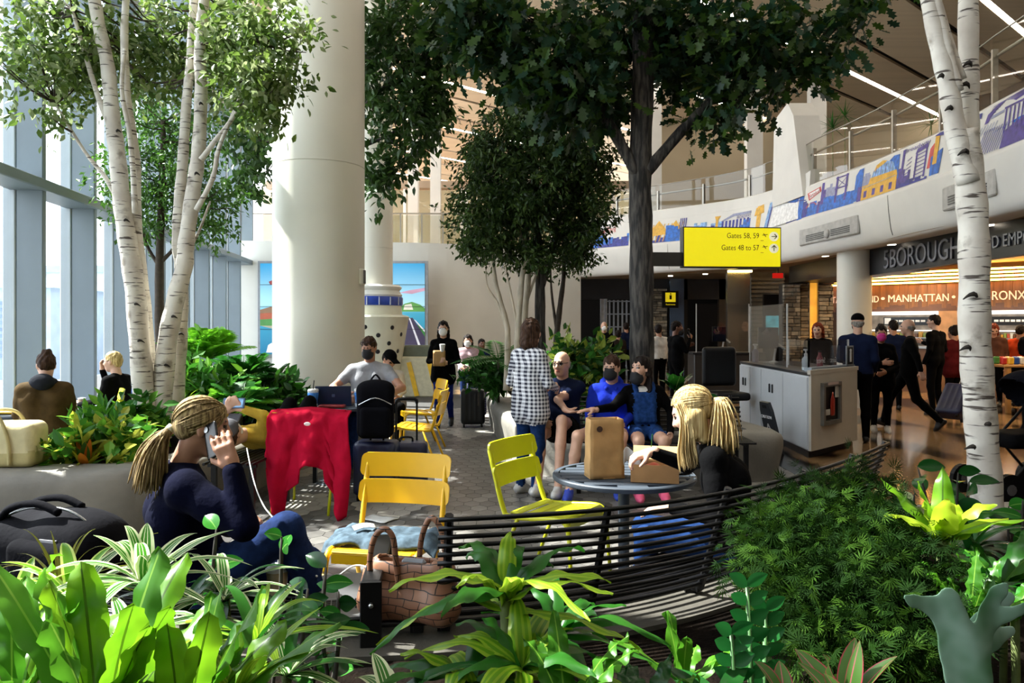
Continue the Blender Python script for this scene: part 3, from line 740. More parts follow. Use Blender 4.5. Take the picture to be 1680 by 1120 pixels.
def sign_text(txt, px1, py, hpx, wpx):
    me = text_mesh(txt, 1, .001, 'RIGHT'); xs = [v.co.x for v in me.vertices]; ys = [v.co.y for v in me.vertices]
    x0, x1, y0, y1 = min(xs), max(xs), min(ys), max(ys); k = Ys/F; ox, oy, oz = on_sign(px1, py)
    for v in me.vertices: v.co = Vector((ox-(x1-v.co.x)/(x1-x0)*wpx*k, oy-v.co.z, oz+((v.co.y-y0)/(y1-y0)-.5)*hpx*k))
    me.materials.clear(); me.materials.append(M_ink); link('lettering', me, sign)
sign_text('Gates 58, 59', 1246, 387, 10, 54); sign_text('Gates 48 to 57', 1246, 406, 9, 63)
for py, ang in ((387.5, 0), (407, PI/2)):
    c = Vector(on_sign(1271, py)); t = MB(); t.tube([c+Vector((0, .004, 0)), c-Vector((0, .003, 0))], .088, 24); t.build('disc', M_disc, sign)
    t = MB(); d = Vector((math.cos(ang), 0, math.sin(ang))); n_ = Vector((-d.z, 0, d.x)); c = c-Vector((0, .006, 0))
    t.bar(c-d*.05, c+d*.05, .014, .004, up=Vector((0, 1, 0))); t.bar(c+d*.055, c+d*.01+n_*.045, .014, .004, up=Vector((0, 1, 0))); t.bar(c+d*.055, c+d*.01-n_*.045, .014, .004, up=Vector((0, 1, 0)))
    t.build('arrow', M_ink, sign)
    q = Vector(on_sign(1256, py-2)); t = MB(); t.bar(q+Vector((-.05, 0, 0)), q+Vector((.05, 0, .015)), .012, .004, up=Vector((0, 1, 0))); t.bar(q+Vector((-.03, 0, .035)), q+Vector((.02, 0, -.03)), .012, .004, up=Vector((0, 1, 0)))
    q2 = Vector(on_sign(1251, py+7)); t.bar(q2+Vector((-.03, 0, 0)), q2+Vector((.03, 0, 0)), .008, .004, up=Vector((0, 1, 0))); t.build('aeroplane_mark', M_ink, sign)
t = MB(); q0 = P(1046, 414, Ys)-so_; q1 = P(1121, 436, Ys)-so_; t.box(((q0.x+q1.x)/2, .12, (q0.z+q1.z)/2), (q1.x-q0.x, .16, q0.z-q1.z)); t.build('beam', mat('sign_beam', '#2f2d26', .5), sign)
t = MB(); t.tube([(q0.x+.1, .12, -so_.z), (q0.x+.1, .12, q0.z)], .06, 12); t.build('post', M_dark, sign)
# ---- food hall on the right
SB = empty('wall_store', kind='structure')
t = MB(); t.box((7.0, 9.9, 2.82), (.16, 10.0, .5)); t.box((7.5, 16.9, 2.86), (1.1, 4.4, .42)); t.build('sign_band', mat('band_black', '#17171b', .4), SB)
M_chan = mat('sign_letter_metal', '#7c7d85', .35, .1, 20, metal=.5)
store_sign = empty('store_sign', (6.9, 12, 2.82), 0, 'dark metal letter sign on the black band over the food hall', 'sign')
def store_text(txt, y0, y1, z0, z1, X, parent, m_, depth=.012):
    me = text_mesh(txt, 1, depth, 'LEFT'); xs = [v.co.x for v in me.vertices]; ys = [v.co.y for v in me.vertices]
    ax, bx_, ay, by = min(xs), max(xs), min(ys), max(ys); o = Vector(parent.location)
    for v in me.vertices: v.co = Vector((X-v.co.z, y0+(y1-y0)*(v.co.x-ax)/(bx_-ax), z0+(z1-z0)*(v.co.y-ay)/(by-ay)))-o
    me.materials.clear(); me.materials.append(m_); link('lettering', me, parent)
def yAt(px, X=6.92): return X*F/(px-840)
store_text('5BOROUGHS', yAt(1452), yAt(1592), 2.65, 2.99, 6.905, store_sign, M_chan)
store_text('FOOD EMPORIUM', yAt(1596), yAt(1745), 2.71, 2.89, 6.905, store_sign, M_chan)
# back wall of the food hall, its band, lights
A0 = Vector((8.3, 21.0, 0)); A1 = Vector((14.2, 14.8, 0)); AU = (A1-A0).normalized(); AN = Vector((AU.y, -AU.x, 0)); AN = AN if AN.y < 0 else -AN
RA = Matrix((AU, -AN, Vector((0, 0, 1)))).transposed(); AL = (A1-A0).length; AC = (A0+A1)/2
def aw(px):      # parameter along the back wall for an image column
    k = (px-840)/F; return (k*A0.y-A0.x)/(AU.x-k*AU.y)
def ap(px, z, off=0): return A0+AU*aw(px)+AN*off+Vector((0, 0, z))
def abox(name, px0, px1, z0, z1, off0, off1, m_, parent):
    a, b_ = aw(px0), aw(px1); t = MB(); t.box(A0+AU*((a+b_)/2)+AN*((off0+off1)/2)+Vector((0, 0, (z0+z1)/2))-(Vector(parent.location) if parent else Vector()), (b_-a, off1-off0, z1-z0), RA); return t.build(name, m_, parent)
M_wood = mat('store_wood', '#6e4722', .4, .3, 2, stretch=(6, 6, .6))
abox('rear_wall', 1350, 1900, 0, 3.1, -.2, 0, mat('store_wall', '#4a3524', .6), SB)
for i in range(22):
    px = 1368+i*15.5; abox('wood_panel', px, px+15.1, 1.95, 2.62, 0, .05, M_wood, SB)
M_tube = emit_mat('warm_tube', '#ffb045', 16)
ls = empty('tube_light', (11, 18, 2.6), 0, 'rows of warm yellow tube lights above the borough names in the food hall', 'light')
for q in range(4):
    z = 2.66+q*.085
    abox('housing', 1368, 1700, z-.018, z+.02, .05, .12, mat('tube_housing', '#6b4a22', .5), ls); abox('tube', 1369, 1699, z-.02, z+.024, .12, .17, M_tube, ls)
M_salmon = mat('letter_salmon', '#f0c6a8', .4, .05, 3, emit=.4)
bs = empty('borough_lettering', (11, 18, 2.2), 0, 'pale lit borough names across the wooden band of the food hall', 'sign')
def atext(txt, px0, px1, z0, z1, parent=bs, m_=M_salmon, off=.06):
    me = text_mesh(txt, 1, .01, 'LEFT'); xs = [v.co.x for v in me.vertices]; ys = [v.co.y for v in me.vertices]
    ax, bx_, ay, by = min(xs), max(xs), min(ys), max(ys); o = Vector(parent.location)
    for v in me.vertices: v.co = ap(px0+(px1-px0)*(v.co.x-ax)/(bx_-ax), z0+(z1-z0)*(v.co.y-ay)/(by-ay), off+v.co.z)-o
    me.materials.clear(); me.materials.append(m_); link('lettering', me, parent)
atext('STATEN ISLAND', 1361, 1443, 2.19, 2.36); atext('\u2022', 1447, 1453, 2.25, 2.32); atext('MANHATTAN', 1459, 1558, 2.19, 2.37); atext('\u2022', 1563, 1569, 2.25, 2.32); atext('BRONX', 1618, 1684, 2.19, 2.40)
sk = empty('skyline_frieze', (11, 18, 2.0), 0, 'dark city silhouette printed low on the wooden band under the borough names', 'decoration')
M_sil = mat('skyline_print', '#4f3326', .6); rr_ = random.Random(3)
x = 1372; t = MB()
while x < 1690:
    w_ = rr_.uniform(3, 9); h = rr_.uniform(.05, .17)+(.16 if abs(x-1508) < 5 else 0); a, b_ = ap(x, 1.955, .055), ap(x+w_, 1.955, .055)
    t.add([v-Vector(sk.location) for v in (a, b_, b_+Vector((0, 0, h)), a+Vector((0, 0, h)))], [(0, 1, 2, 3)]); x += w_
t.build('print', M_sil, sk)
M_lb = emit_mat('white_canopy_light', '#fff6ea', 2.2)
M_menu = mat('menu_black', '#121214', .3); M_menuw = mat('menu_white', '#c9c6bd', .4, .1, 6, emit=.5)
for k, (p0, p1, lab) in enumerate(((1428, 1550, 'lit serving bay with black menu board under the MANHATTAN lettering'), (1612, 1700, 'lit serving bay with menu board under the BRONX lettering'))):
    c = ap((p0+p1)/2, 0, .2); e = empty('serving_bay', c, 0, lab, 'food stall')
    abox('canopy', p0, p1, 1.86, 1.94, .0, .5, M_lb, e)
    abox('backing', p0, p1, .9, 1.86, .02, .06, mat('bay_backing', '#6e655a', .4, .3, 6), e)
    abox('menu_board', p0+30 if k == 0 else p0+8, p1-10, 1.6, 1.8, .3, .34, M_menu, e); abox('menu_panel', p0+32 if k == 0 else p0+10, p0+42 if k == 0 else p0+22, 1.63, 1.78, .345, .35, M_menuw, e)
    for q in range(6): abox('menu_line', p0+46+q*9 if k == 0 else p0+26+q*9, p0+53+q*9 if k == 0 else p0+33+q*9, 1.68, 1.73, .345, .35, M_menuw, e)
    for z in (1.3, 1.48): abox('shelf', p0+4, p1-4, z-.02, z, .06, .3, M_lb if z > 1.4 else M_steel, e)
    for q in range(14):
        px = p0+8+q*(p1-p0-16)/14; h = rr_.uniform(.08, .14)
        abox('jar', px, px+(p1-p0)/22, 1.3, 1.3+h, .1, .2, mat('jar_%d' % (q % 5), ['#b8892f', '#7d8d3a', '#b0482e', '#d8d2c0', '#5d3b22'][q % 5], .3), e)
    abox('counter', p0, p1, 0, 1.05, .5, 1.0, mat('bay_counter', '#6b4a2c', .4, .2, 3), e); abox('counter_top', p0-2, p1+2, 1.05, 1.1, .45, 1.05, M_steel, e)
e = empty('pier_panel', ap(1565, 0, .3), 0, 'plain tan pier panel between the two serving bays', 'panel'); abox('panel', 1552, 1606, 0, 1.94, .06, .55, mat('pier_tan', '#a9825f', .5), e)
# ledge table with snacks in front of the right bay
e = empty('snack_table', (9.55, 14.2, 0), 0, 'long wooden table heaped with snack packets right of the near birch', 'table')
t = MB(); t.box((0.35, 0, .86), (1.9, .7, .05), bev=.01); t.build('tabletop', mat('table_oak', '#a77a45', .5, .2, 3), e)
for dx in (-.5, 1.2):
    for dy in (-.3, .3): t = MB(); t.box((dx, dy, .42), (.07, .07, .84)); t.build('leg', mat('table_oak', '#a77a45'), e)
pk = [mat('packet_%d' % i, c, .35, .2, 9) for i, c in enumerate(('#b5302a', '#d8ab35', '#2c4f9a', '#d9d4c8', '#87301f', '#3d7a3a'))]
pb = MB(); pb.box((0, 0, .07), (.11, .06, .14), bev=.02); pms = [pb.mesh('snack_packet', q) for q in pk]
for i in range(34):
    o = link('snack_packet', pms[(i*7) % 6], None, (9.03+(i % 17)*.114, 13.98+(i//17)*.24+rr_.uniform(-.03, .03), .885), (0, 0, rr_.uniform(-.15, .15)), label='%s snack packet, %s from the left in the %s row on the oak table' % (['red', 'yellow', 'blue', 'white', 'brown', 'green'][(i*7) % 6], ['first', 'second', 'third', 'fourth', 'fifth', 'sixth', 'seventh', 'eighth', 'ninth', 'tenth', 'eleventh', 'twelfth', 'thirteenth', 'fourteenth', 'fifteenth', 'sixteenth', 'seventeenth'][i % 17], 'front' if i < 17 else 'rear'), cat='snack packet', group='snack packets on the oak table')
# ---- stone piers, lit panel and grey louvre wall behind the desk
M_stone = [mat('ledge_stone_%d' % i, c, .8, .25, 9, bump=.6, bscale=30) for i, c in enumerate(('#8a8272', '#746b5b', '#9b8f79', '#5f584c'))]
def stone_pier(px0, px1, Y, z0, z1, label, n=None):
    a, b_ = P(px0, 500, Y), P(px1, 500, Y); e = empty('stone_pier', ((a.x+b_.x)/2, Y, z0), 0, label, 'stone pier')
    w_ = b_.x-a.x; t = MB(); t.box((0, .2, (z1-z0)/2), (w_-.04, .34, z1-z0)); t.build('core', M_dark, e)
    z = 0
    while z < z1-z0-.03:
        h = rr_.uniform(.06, .12); h = min(h, z1-z0-z); x = -w_/2
        while x < w_/2-.02:
            l = min(rr_.uniform(.16, .34), w_/2-x); d = rr_.uniform(.0, .05)
            t = MB(); t.box((x+l/2, .02-d/2, z+h/2), (l-.012, .1+d, h-.012), bev=.008); t.build('stone', M_stone[rr_.randrange(4)], e); x += l
        z += h
stone_pier(1285, 1312, 18.6, 0, 2.62, 'grey stacked stone pier left of the amber lit panel')
stone_pier(1312, 1326, 18.9, 0, 2.62, 'narrow brown stone pier touching the amber lit panel on its left')
stone_pier(1342, 1366, 18.9, 0, 2.62, 'brown stacked stone pier between amber panel and round column')
e = empty('lit_panel', P(1334, 500, 18.95), 0, 'tall amber lit panel between two stone piers', 'lamp'); t = MB(); t.box((0, .05, -.05), (.2, .06, 1.85)); t.build('panel', mat('amber_glass', '#c98a2c', .4, .2, 3, emit=1.1), e)
t = MB(); t.box((-.108, 0, -.05), (.02, .1, 1.9)); t.build('frame', M_steel, e); t = MB(); t.box((.108, 0, -.05), (.02, .1, 1.9)); t.build('frame', M_steel, e)
t = MB(); a, b_ = P(1232, 500, 20), P(1286, 500, 20); t.box(((a.x+b_.x)/2, 20.1, 1.5), (b_.x-a.x, .2, 3)); lw = t.build('wall_louvre', mat('louvre_grey', '#6d6b63', .5), kind='structure')
for q in range(22): t = MB(); t.box(((a.x+b_.x)/2, 19.96, .5+q*.11), (b_.x-a.x, .05, .07)); t.build('slat', mat('louvre_slat', '#7d7a70', .45), lw)
e = empty('wall_screen', P(1268, 540, 19.7), 0, 'black framed advertising screen with teal picture behind the desk shield', 'screen'); t = MB(); t.box((0, 0, -.15), (.5, .08, 2.1)); t.build('frame', M_black, e); t = MB(); t.box((0, -.05, .1), (.4, .01, .5)); t.build('picture', mat('teal_pic', '#4ba3ad', .3, .5, 3, emit=.5), e)
m, nt, b = new_mat('glitter'); setup(b, .25, .8); r1, n1 = noise_col(nt, lin('#14120f'), lin('#cfc9ba'), 160, 1, lo=.5, hi=.6); nt.links.new(r1.outputs[0], b.inputs['Base Color']); M_glit = m
a, b_ = P(1194, 500, 19.6), P(1231, 500, 19.6); t = MB(); t.box(((a.x+b_.x)/2, 19.7, 1.5), (b_.x-a.x, .15, 3)); t.build('wall_glitter', M_glit, kind='structure')
t = MB(); t.box((b_.x-.3, 19.5, 2.98), (.6, .12, .05)); e = t.build('cove_light', emit_mat('cove', '#ffd27a', 10), label='warm cove light above the glittering wall', cat='light')
e = empty('exit_sign', P(1276, 452, 18.5), 0, 'small red exit sign under the soffit behind the gate sign', 'sign'); t = MB(); t.box((0, 0, .2), (.03, .03, .3)); t.build('hanger', M_dark, e); t = MB(); t.box((0, 0, 0), (.24, .06, .12)); t.build('box', emit_mat('exit_red', '#c01c14', .7), e)
# ---- dim shop fronts at the centre back
CB = empty('wall_shopfront', kind='structure'); Yc = 24.2
def cbox(name, px0, px1, py0, py1, m_, y0=0, th=.2, parent=CB, Y=Yc):
    a, b_ = P(px0, py1, Y), P(px1, py0, Y); t = MB(); t.box(((a.x+b_.x)/2, Y+y0+th/2, (a.z+b_.z)/2), (b_.x-a.x, th, b_.z-a.z)); return t.build(name, m_, parent)
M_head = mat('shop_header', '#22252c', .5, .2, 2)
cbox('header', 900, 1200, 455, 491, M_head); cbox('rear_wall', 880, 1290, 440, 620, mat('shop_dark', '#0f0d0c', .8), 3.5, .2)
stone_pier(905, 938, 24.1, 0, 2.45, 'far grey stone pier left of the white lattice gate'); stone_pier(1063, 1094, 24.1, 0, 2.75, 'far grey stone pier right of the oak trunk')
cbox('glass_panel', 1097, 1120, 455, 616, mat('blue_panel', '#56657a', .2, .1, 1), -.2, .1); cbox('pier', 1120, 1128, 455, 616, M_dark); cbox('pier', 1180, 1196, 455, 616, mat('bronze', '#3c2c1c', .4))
gate = empty('lattice_gate', P(1022, 616, 24.1), 0, 'white lattice shutter gate in the dim shop front behind the oak trunk', 'gate'); go = Vector(gate.location)
for px in range(986, 1062, 7): t = MB(); a = P(px, 492, 24.1)-go; t.box((a.x, 0, a.z/2), (.05, .04, a.z)); t.build('bar', mat('gate_white', '#9aa3b0', .5), gate)
for py in (494, 515, 536, 557, 578, 600): t = MB(); a, b_ = P(985, py, 24.1)-go, P(1062, py, 24.1)-go; t.box(((a.x+b_.x)/2, .03, a.z), (b_.x-a.x, .03, .04)); t.build('bar', mat('gate_white', '#9aa3b0'), gate)
t = MB(); a, b_ = P(985, 616, 24.1)-go, P(996, 490, 24.1)-go; t.box(((a.x+b_.x)/2, .02, b_.z/2), (.22, .05, b_.z)); t.build('jamb', mat('gate_jamb', '#b3b9c0', .5), gate)
e = empty('restroom_sign', P(1100, 491, 23.4), 0, 'small black and yellow pictogram sign hanging from the soffit', 'sign'); t = MB(); t.box((0, .04, 0), (.38, .08, .4)); t.build('box', M_black, e)
t = MB(); t.box((-.0, -.005, .05), (.24, .01, .22)); t.build('face', mat('sign_yellow2', '#d9c21a', .4, emit=.5), e); t = MB(); t.lathe([(.001, .0), (.02, .02), (.001, .04)], (0, -.02, .11), 8); t.box((0, -.014, .05), (.05, .01, .1)); t.build('pictogram', M_black, e)
lettering('Restrooms', .05, frame_matrix(P(1100, 491, 23.4)+Vector((0, -.006, -.12)), (1, 0, 0), (0, 0, 1)), mat('sign_yellow2', '#d9c21a'), e)
t = MB(); t.box((0.05, .33, 0), (.06, .6, .06)); t.build('bracket', M_dark, e); e.scale = (1.3, 1.3, 1.3)
# recessed downlights in the soffit
dl = MB(); dl.lathe([(.07, 0), (.07, .02), (.001, .02)], n=12); dlm = dl.mesh('downlight', emit_mat('downlight', '#fff0d8', 6), True)
for i, (px, py) in enumerate(((1354, 419), (1463, 400), (1622, 368), (1157, 449), (973, 462), (1100, 452))):
    Yd = (3.055-CH)*F/(HZ-py); p = P(px, py, Yd); link('downlight', dlm, None, (p.x, p.y, 3.035), label='round soffit downlight '+['just left of the round store column', 'above the store sign', 'right of the near birch', 'under the gate sign', 'farthest left of the oak trunk', 'between oak trunk and gate sign'][i], cat='downlight', group='soffit downlights')

# added warm fill lights without fittings, to brighten the food hall
for i, (x, y) in enumerate(((9.6, 15.8), (11.2, 14.2), (8.6, 12.4), (9.4, 18.2))):
    ld = bpy.data.lights.new('food_hall_fill', 'AREA'); lo_ = bpy.data.objects.new('food_hall_fill', ld); COL.objects.link(lo_); lo_.location = (x, y, 3.03); ld.shape = 'DISK'; ld.size = .5; ld.energy = 60; ld.color = (1, .74, .45)
# ================================================================ PLANTERS, BENCHES, FURNITURE
def loop_normals(pts, closed=True):
    n = len(pts); out = []
    for i in range(n):
        a = pts[(i-1) % n] if closed or i else pts[0]; b_ = pts[(i+1) % n] if closed or i < n-1 else pts[-1]
        d = (b_-a).normalized(); out.append(Vector((-d.y, d.x, 0)))
    return out          # left of travel = inside for a counter-clockwise loop
def closed_smooth(pts, n=4):
    k = len(pts); V = [Vector((x, y, 0)) for x, y in pts]; o = []
    for i in range(k):
        a, b_, c, d = V[i-1], V[i], V[(i+1) % k], V[(i+2) % k]
        for j in range(n):
            t = j/n; o.append(.5*((2*b_)+(c-a)*t+(2*a-5*b_+4*c-d)*t*t+(3*b_-a-3*c+d)*t**3))
    return o
def planter(pts, label, h=.5, lip=.36):
    L = closed_smooth(pts); N = loop_normals(L)
    c = sum(L, Vector())/len(L); e = empty('planter', c, 0, label, 'planter')
    prof = [(.05, 0), (.04, h*.3), (.0, h*.66), (.0, h*.82), (.02, h*.93), (.07, h*.985), (.13, h), (lip, h), (lip, h-.1)]
    k = len(prof); n = len(L); t = MB()
    t.add([L[i]+N[i]*o+Vector((0, 0, z))-c for i in range(n) for o, z in prof], [(i*k+j, ((i+1) % n)*k+j, ((i+1) % n)*k+j+1, i*k+j+1) for i in range(n) for j in range(k-1)])
    t.build('rim', M_conc, e, smooth=True, auto=50)
    t = MB(); t.add([L[i]+N[i]*(lip-.02)+Vector((0, 0, h-.05))-c for i in range(n)], [list(range(n))]); t.build('soil', M_soil, e)
    return e
planter([(-4.9, 5.75), (-3.6, 5.65), (-2.8, 5.85), (-2.5, 6.7), (-2.35, 8.2), (-1.85, 9.8), (-1.6, 11.2), (-1.9, 12.6), (-3.2, 13.0), (-4.2, 11.5), (-4.35, 9), (-4.5, 7.4), (-4.95, 6.7)], 'large curved concrete planter under the left birches and big column', .52)
planter([(-.4, 13.4), (-.32, 11.4), (-.05, 9.4), (.3, 8.15), (1.1, 7.75), (2.2, 7.72), (2.85, 8.0), (2.75, 9.2), (2.9, 10.6), (2.4, 12.2), (1.3, 13.8), (.3, 14.2)], 'curved concrete planter round the oak and the round tree', .5)
# near bed: soil and rim behind the bench
BP = smooth_path([(-3.6, 4.2, 0), (-2.9, 3.62, 0), (-2.3, 3.28, 0), (-1.6, 3.02, 0), (-.9, 2.9, 0), (-.3, 2.93, 0), (.41, 3.12, 0), (1.03, 3.5, 0), (1.65, 4.08, 0), (2.25, 4.76, 0)], 10)
BN = loop_normals(BP, False)      # points towards the seats
BL = [0]
for a, b_ in zip(BP[:-1], BP[1:]): BL.append(BL[-1]+(b_-a).length)
def bpt(s, off=0, z=0):
    s = min(max(s, 0), BL[-1]-1e-4); i = max(0, bisect.bisect(BL, s)-1); i = min(i, len(BP)-2); t = (s-BL[i])/(BL[i+1]-BL[i])
    return BP[i].lerp(BP[i+1], t)+BN[i].lerp(BN[i+1], t)*off+Vector((0, 0, z))
def s_at_px(px):
    for i in range(len(BP)-1):
        a, b_ = 840+BP[i].x*F/BP[i].y, 840+BP[i+1].x*F/BP[i+1].y
        if a <= px <= b_: return BL[i]+(px-a)/(b_-a)*(BL[i+1]-BL[i])
    return BL[-1] if px > 840 else 0
near = empty('near_planter', (0, 2, 0), 0, 'concrete planter in the foreground full of leafy plants', 'planter'); no = Vector((0, 2, 0))
t = MB(); prof = [(.3, 0), (.3, .36), (.27, .4), (-.1, .4), (-.1, .36)]; k = len(prof)
vs = [bpt(i*BL[-1]/60, o, z)-no for i in range(61) for o, z in prof]
t.add(vs, [(i*k+j, i*k+j+1, (i+1)*k+j+1, (i+1)*k+j) for i in range(60) for j in range(k-1)]); t.build('rim', mat('dark_concrete', '#4a463e', .8, .2, 4, bump=.3, bscale=40), near, smooth=True, auto=40)
t = MB(); outl = [bpt(i*BL[-1]/60, -.09, .38)-no for i in range(61)]+[Vector((2.7, 5.0, .38))-no, Vector((4.6, 5.2, .38))-no, Vector((4.6, .2, .38))-no, Vector((-4.2, .2, .38))-no]
t.add(outl, [list(range(len(outl)))]); t.build('soil', M_soil, near)
t = MB(); t.bar(Vector((2.4, 4.95, .2))-no, Vector((4.7, 5.25, .2))-no, .16, .44); t.build('kerb', M_conc, near)
# benches of thin black slats
M_slat = mat('bench_slat', '#070708', .4, .2, 30, spec=.3)
def bench(s0, s1, back, label, arms=()):
    c = bpt((s0+s1)/2, .2, 0); e = empty('slatted_bench', c, 0, label, 'bench'); n = max(6, int((s1-s0)/.09))
    ss = [s0+(s1-s0)*i/n for i in range(n+1)]
    for q in range(10):
        t = MB(); t.tube([bpt(s, .05+q*.044, .445+(.012 if q in (0, 9) else 0))-c for s in ss], .011, 6); t.build('slat', M_slat, e, smooth=True)
    if back:
        for q in range(12):
            z = .50+q*.036; off = .02-q*.012; t = MB(); t.tube([bpt(s, off, z)-c for s in ss], .0095, 6); t.build('slat', M_slat, e, smooth=True)
    ns = max(2, int((s1-s0)/.62))
    for i in range(ns+1):
        s = s0+.04+(s1-s0-.08)*i/ns; t = MB(); pts_ = [bpt(s, .46, .43)-c, bpt(s, .06, .43)-c]
        t.bar(pts_[0], pts_[1], .035, .03); t.bar(bpt(s, .12, .40)-c, bpt(s, .12, .43)-c, .05, .05)
        if back: t.tube([bpt(s, .06, .43)-c, bpt(s, .03, .52)-c, bpt(s, -.1, .91)-c], .017, 6)
        t.bar(bpt(s, .42, .0)-c, bpt(s, .42, .43)-c, .04, .04); t.build('support', M_slat, e)
    for s in arms:
        t = MB(); t.tube(smooth_path([bpt(s, .05, .45)-c, bpt(s, .03, .62)-c, bpt(s, .12, .67)-c, bpt(s, .34, .66)-c, bpt(s, .43, .58)-c, bpt(s, .44, .45)-c], 4), .016, 6); t.build('armrest', M_slat, e, smooth=True)
    return e
SA = s_at_px(716)
bench(.1, SA-.03, False, 'backless black slatted bench carrying the phone caller and the handbag'); bench(SA, BL[-1]-.05, True, 'long curved black slatted bench with a back in the foreground', (BL[-1]-.45,))
# divider post between the two benches' seats
s = s_at_px(610); c = bpt(s, .0, .0); e = empty('bench_divider', c, 0, 'black steel bench divider plate with a bolt beside the brown handbag', 'bench divider')
dirx = (bpt(s+.1)-bpt(s)).normalized(); Rb = Matrix((dirx, Vector((-dirx.y, dirx.x, 0)), Vector((0, 0, 1)))).transposed()
t = MB(); t.box((0, -.02, .49), (.082, .012, .32), Rb, bev=.004); t.build('plate', M_slat, e)
t = MB(); t.bar((0, -.02, .645), (-.02, .42, .70), .075, .016, bev=.005); t.build('arm_top', M_slat, e); t = MB(); t.bar((-.02, .42, .44), (-.02, .42, .70), .06, .02); t.build('plate', M_slat, e)
t = MB(); t.tube([Vector((.002, -.026, .56)), Vector((.002, -.036, .56))], [.011, .008], 10); t.build('bolt', M_steel, e, smooth=True)
# bench along the left planter (person lying) and family bench: simple straight benches
def straight_bench(a, b_, inward, label, back=True):
    a, b_ = Vector(a), Vector(b_); c = (a+b_)/2; e = empty('slatted_bench', c, 0, label, 'bench'); iw = Vector(inward).normalized()
    for q in range(9): t = MB(); t.tube([a+iw*(.05+q*.05)+Vector((0, 0, .5))-c, b_+iw*(.05+q*.05)+Vector((0, 0, .5))-c], .012, 6); t.build('slat', M_slat, e)
    if back:
        for q in range(8): t = MB(); t.tube([a-iw*(q*.014)+Vector((0, 0, .56+q*.045))-c, b_-iw*(q*.014)+Vector((0, 0, .56+q*.045))-c], .011, 6); t.build('slat', M_slat, e)
    for s in (.05, .5, .95):
        p = a.lerp(b_, s)-c; t = MB(); t.bar(p+iw*.05+Vector((0, 0, .48)), p+iw*.46+Vector((0, 0, .48)), .03, .03); t.bar(p+iw*.42, p+iw*.42+Vector((0, 0, .48)), .04, .04); t.bar(p+iw*.1, p+iw*.1+Vector((0, 0, .48)), .04, .04)
        if back: t.tube([p+Vector((0, 0, .48)), p-iw*.11+Vector((0, 0, .9))], .016, 6)
        t.build('support', M_slat, e)
straight_bench((.55, 7.72, 0), (2.3, 7.62, 0), (0, -1, 0), 'black slatted bench under the seated family')
straight_bench((-2.52, 6.1, 0), (-2.42, 7.9, 0), (1, -.1, 0), 'black slatted bench the lying phone user rests on', False)
# chairs
def chair(name, label, m_, x, y, rz, group=None):
    e = empty(name, (x, y, 0), rz, label, 'chair', group)
    for z0, z1, yy in ((.60, .732, -.27), (.745, .878, -.305)):
        t = MB(); US = [-1, -.985, -.95, -.88, -.6, -.3, 0, .3, .6, .88, .95, .985, 1]; n = 12; vs = []
        for i in range(n+1):
            u = US[i]; ix = .268*u; cv = -.035*(1-u*u); cut = {0: .034, 1: .02, 2: .008, n: .034, n-1: .02, n-2: .008}.get(i, 0)
            vs += [(ix, yy+cv-.006+(.01 if z0 > .7 else 0), z0+cut), (ix, yy+cv-.026, z1-cut), (ix, yy+cv-.012, z1-cut), (ix, yy+cv+.008, z0+cut)]
        fs = [(i*4+j, i*4+(j+1) % 4, (i+1)*4+(j+1) % 4, (i+1)*4+j) for i in range(n) for j in range(4)]+[(0, 1, 2, 3), (n*4+3, n*4+2, n*4+1, n*4)]
        t.add(vs, fs); t.build('back_slat', m_, e, smooth=True, auto=40)
    ys = [-.2, -.125, -.05, .025, .1, .165]
    for i, yy in enumerate(ys):
        z = .44+.02*max(0, (yy+.05)/.2)-(.0 if i else -.012); t = MB()
        t.box((0, yy+.034, z), (.42, .066, .012), bev=.004); t.build('seat_slat', m_, e)
    t = MB(); t.tube(smooth_path([(-.21, .21, .455), (0, .213, .455), (.21, .21, .455)], 3), .02, 8); t.box((0, .225, .43), (.42, .012, .05)); t.build('seat_front', m_, e, smooth=True, auto=40)
    for sx in (-1, 1):
        t = MB(); t.tube(smooth_path([(sx*.235, -.335, .83), (sx*.235, -.29, .66), (sx*.235, -.23, .47), (sx*.235, -.18, .435), (sx*.235, 0, .445), (sx*.235, .17, .46), (sx*.237, .225, .43), (sx*.24, .24, .36)], 4), .0165, 8); t.build('side_frame', m_, e, smooth=True)
        t = MB(); t.tube([(sx*.24, .24, .36), (sx*.25, .265, .0)], [.014, .012], 8); t.build('leg', m_, e, smooth=True)
        t = MB(); t.tube([(sx*.235, -.12, .44), (sx*.25, -.3, 0)], [.014, .012], 8); t.build('leg', m_, e, smooth=True)
    return e
M_yel = mat('chair_yellow', '#e0b012', .35, .05, 5); M_lime = mat('chair_lime', '#c2c512', .35, .05, 5); M_teal = mat('chair_teal', '#6fc3c0', .4, .05, 5)
chair('garden_chair', 'bright yellow slatted garden chair holding the denim jacket', M_yel, -.67, 4.06, R(169))
chair('garden_chair', 'lime yellow slatted garden chair drawn up to the blue-grey table', M_lime, .27, 4.8, R(-124))
chair('garden_chair', 'yellow garden chair hidden under the red jacket', M_lime, -1.78, 6.75, R(-4))
chair('garden_chair', 'far yellow garden chair just right of the black backpack', M_yel, -1.1, 8.75, R(85))
chair('garden_chair', 'far yellow garden chair furthest away beside the aisle', M_yel, -1.25, 10.2, R(110))
chair('garden_chair', 'lime garden chair with teal back by the left windows', M_lime, -4.75, 8.55, R(120))
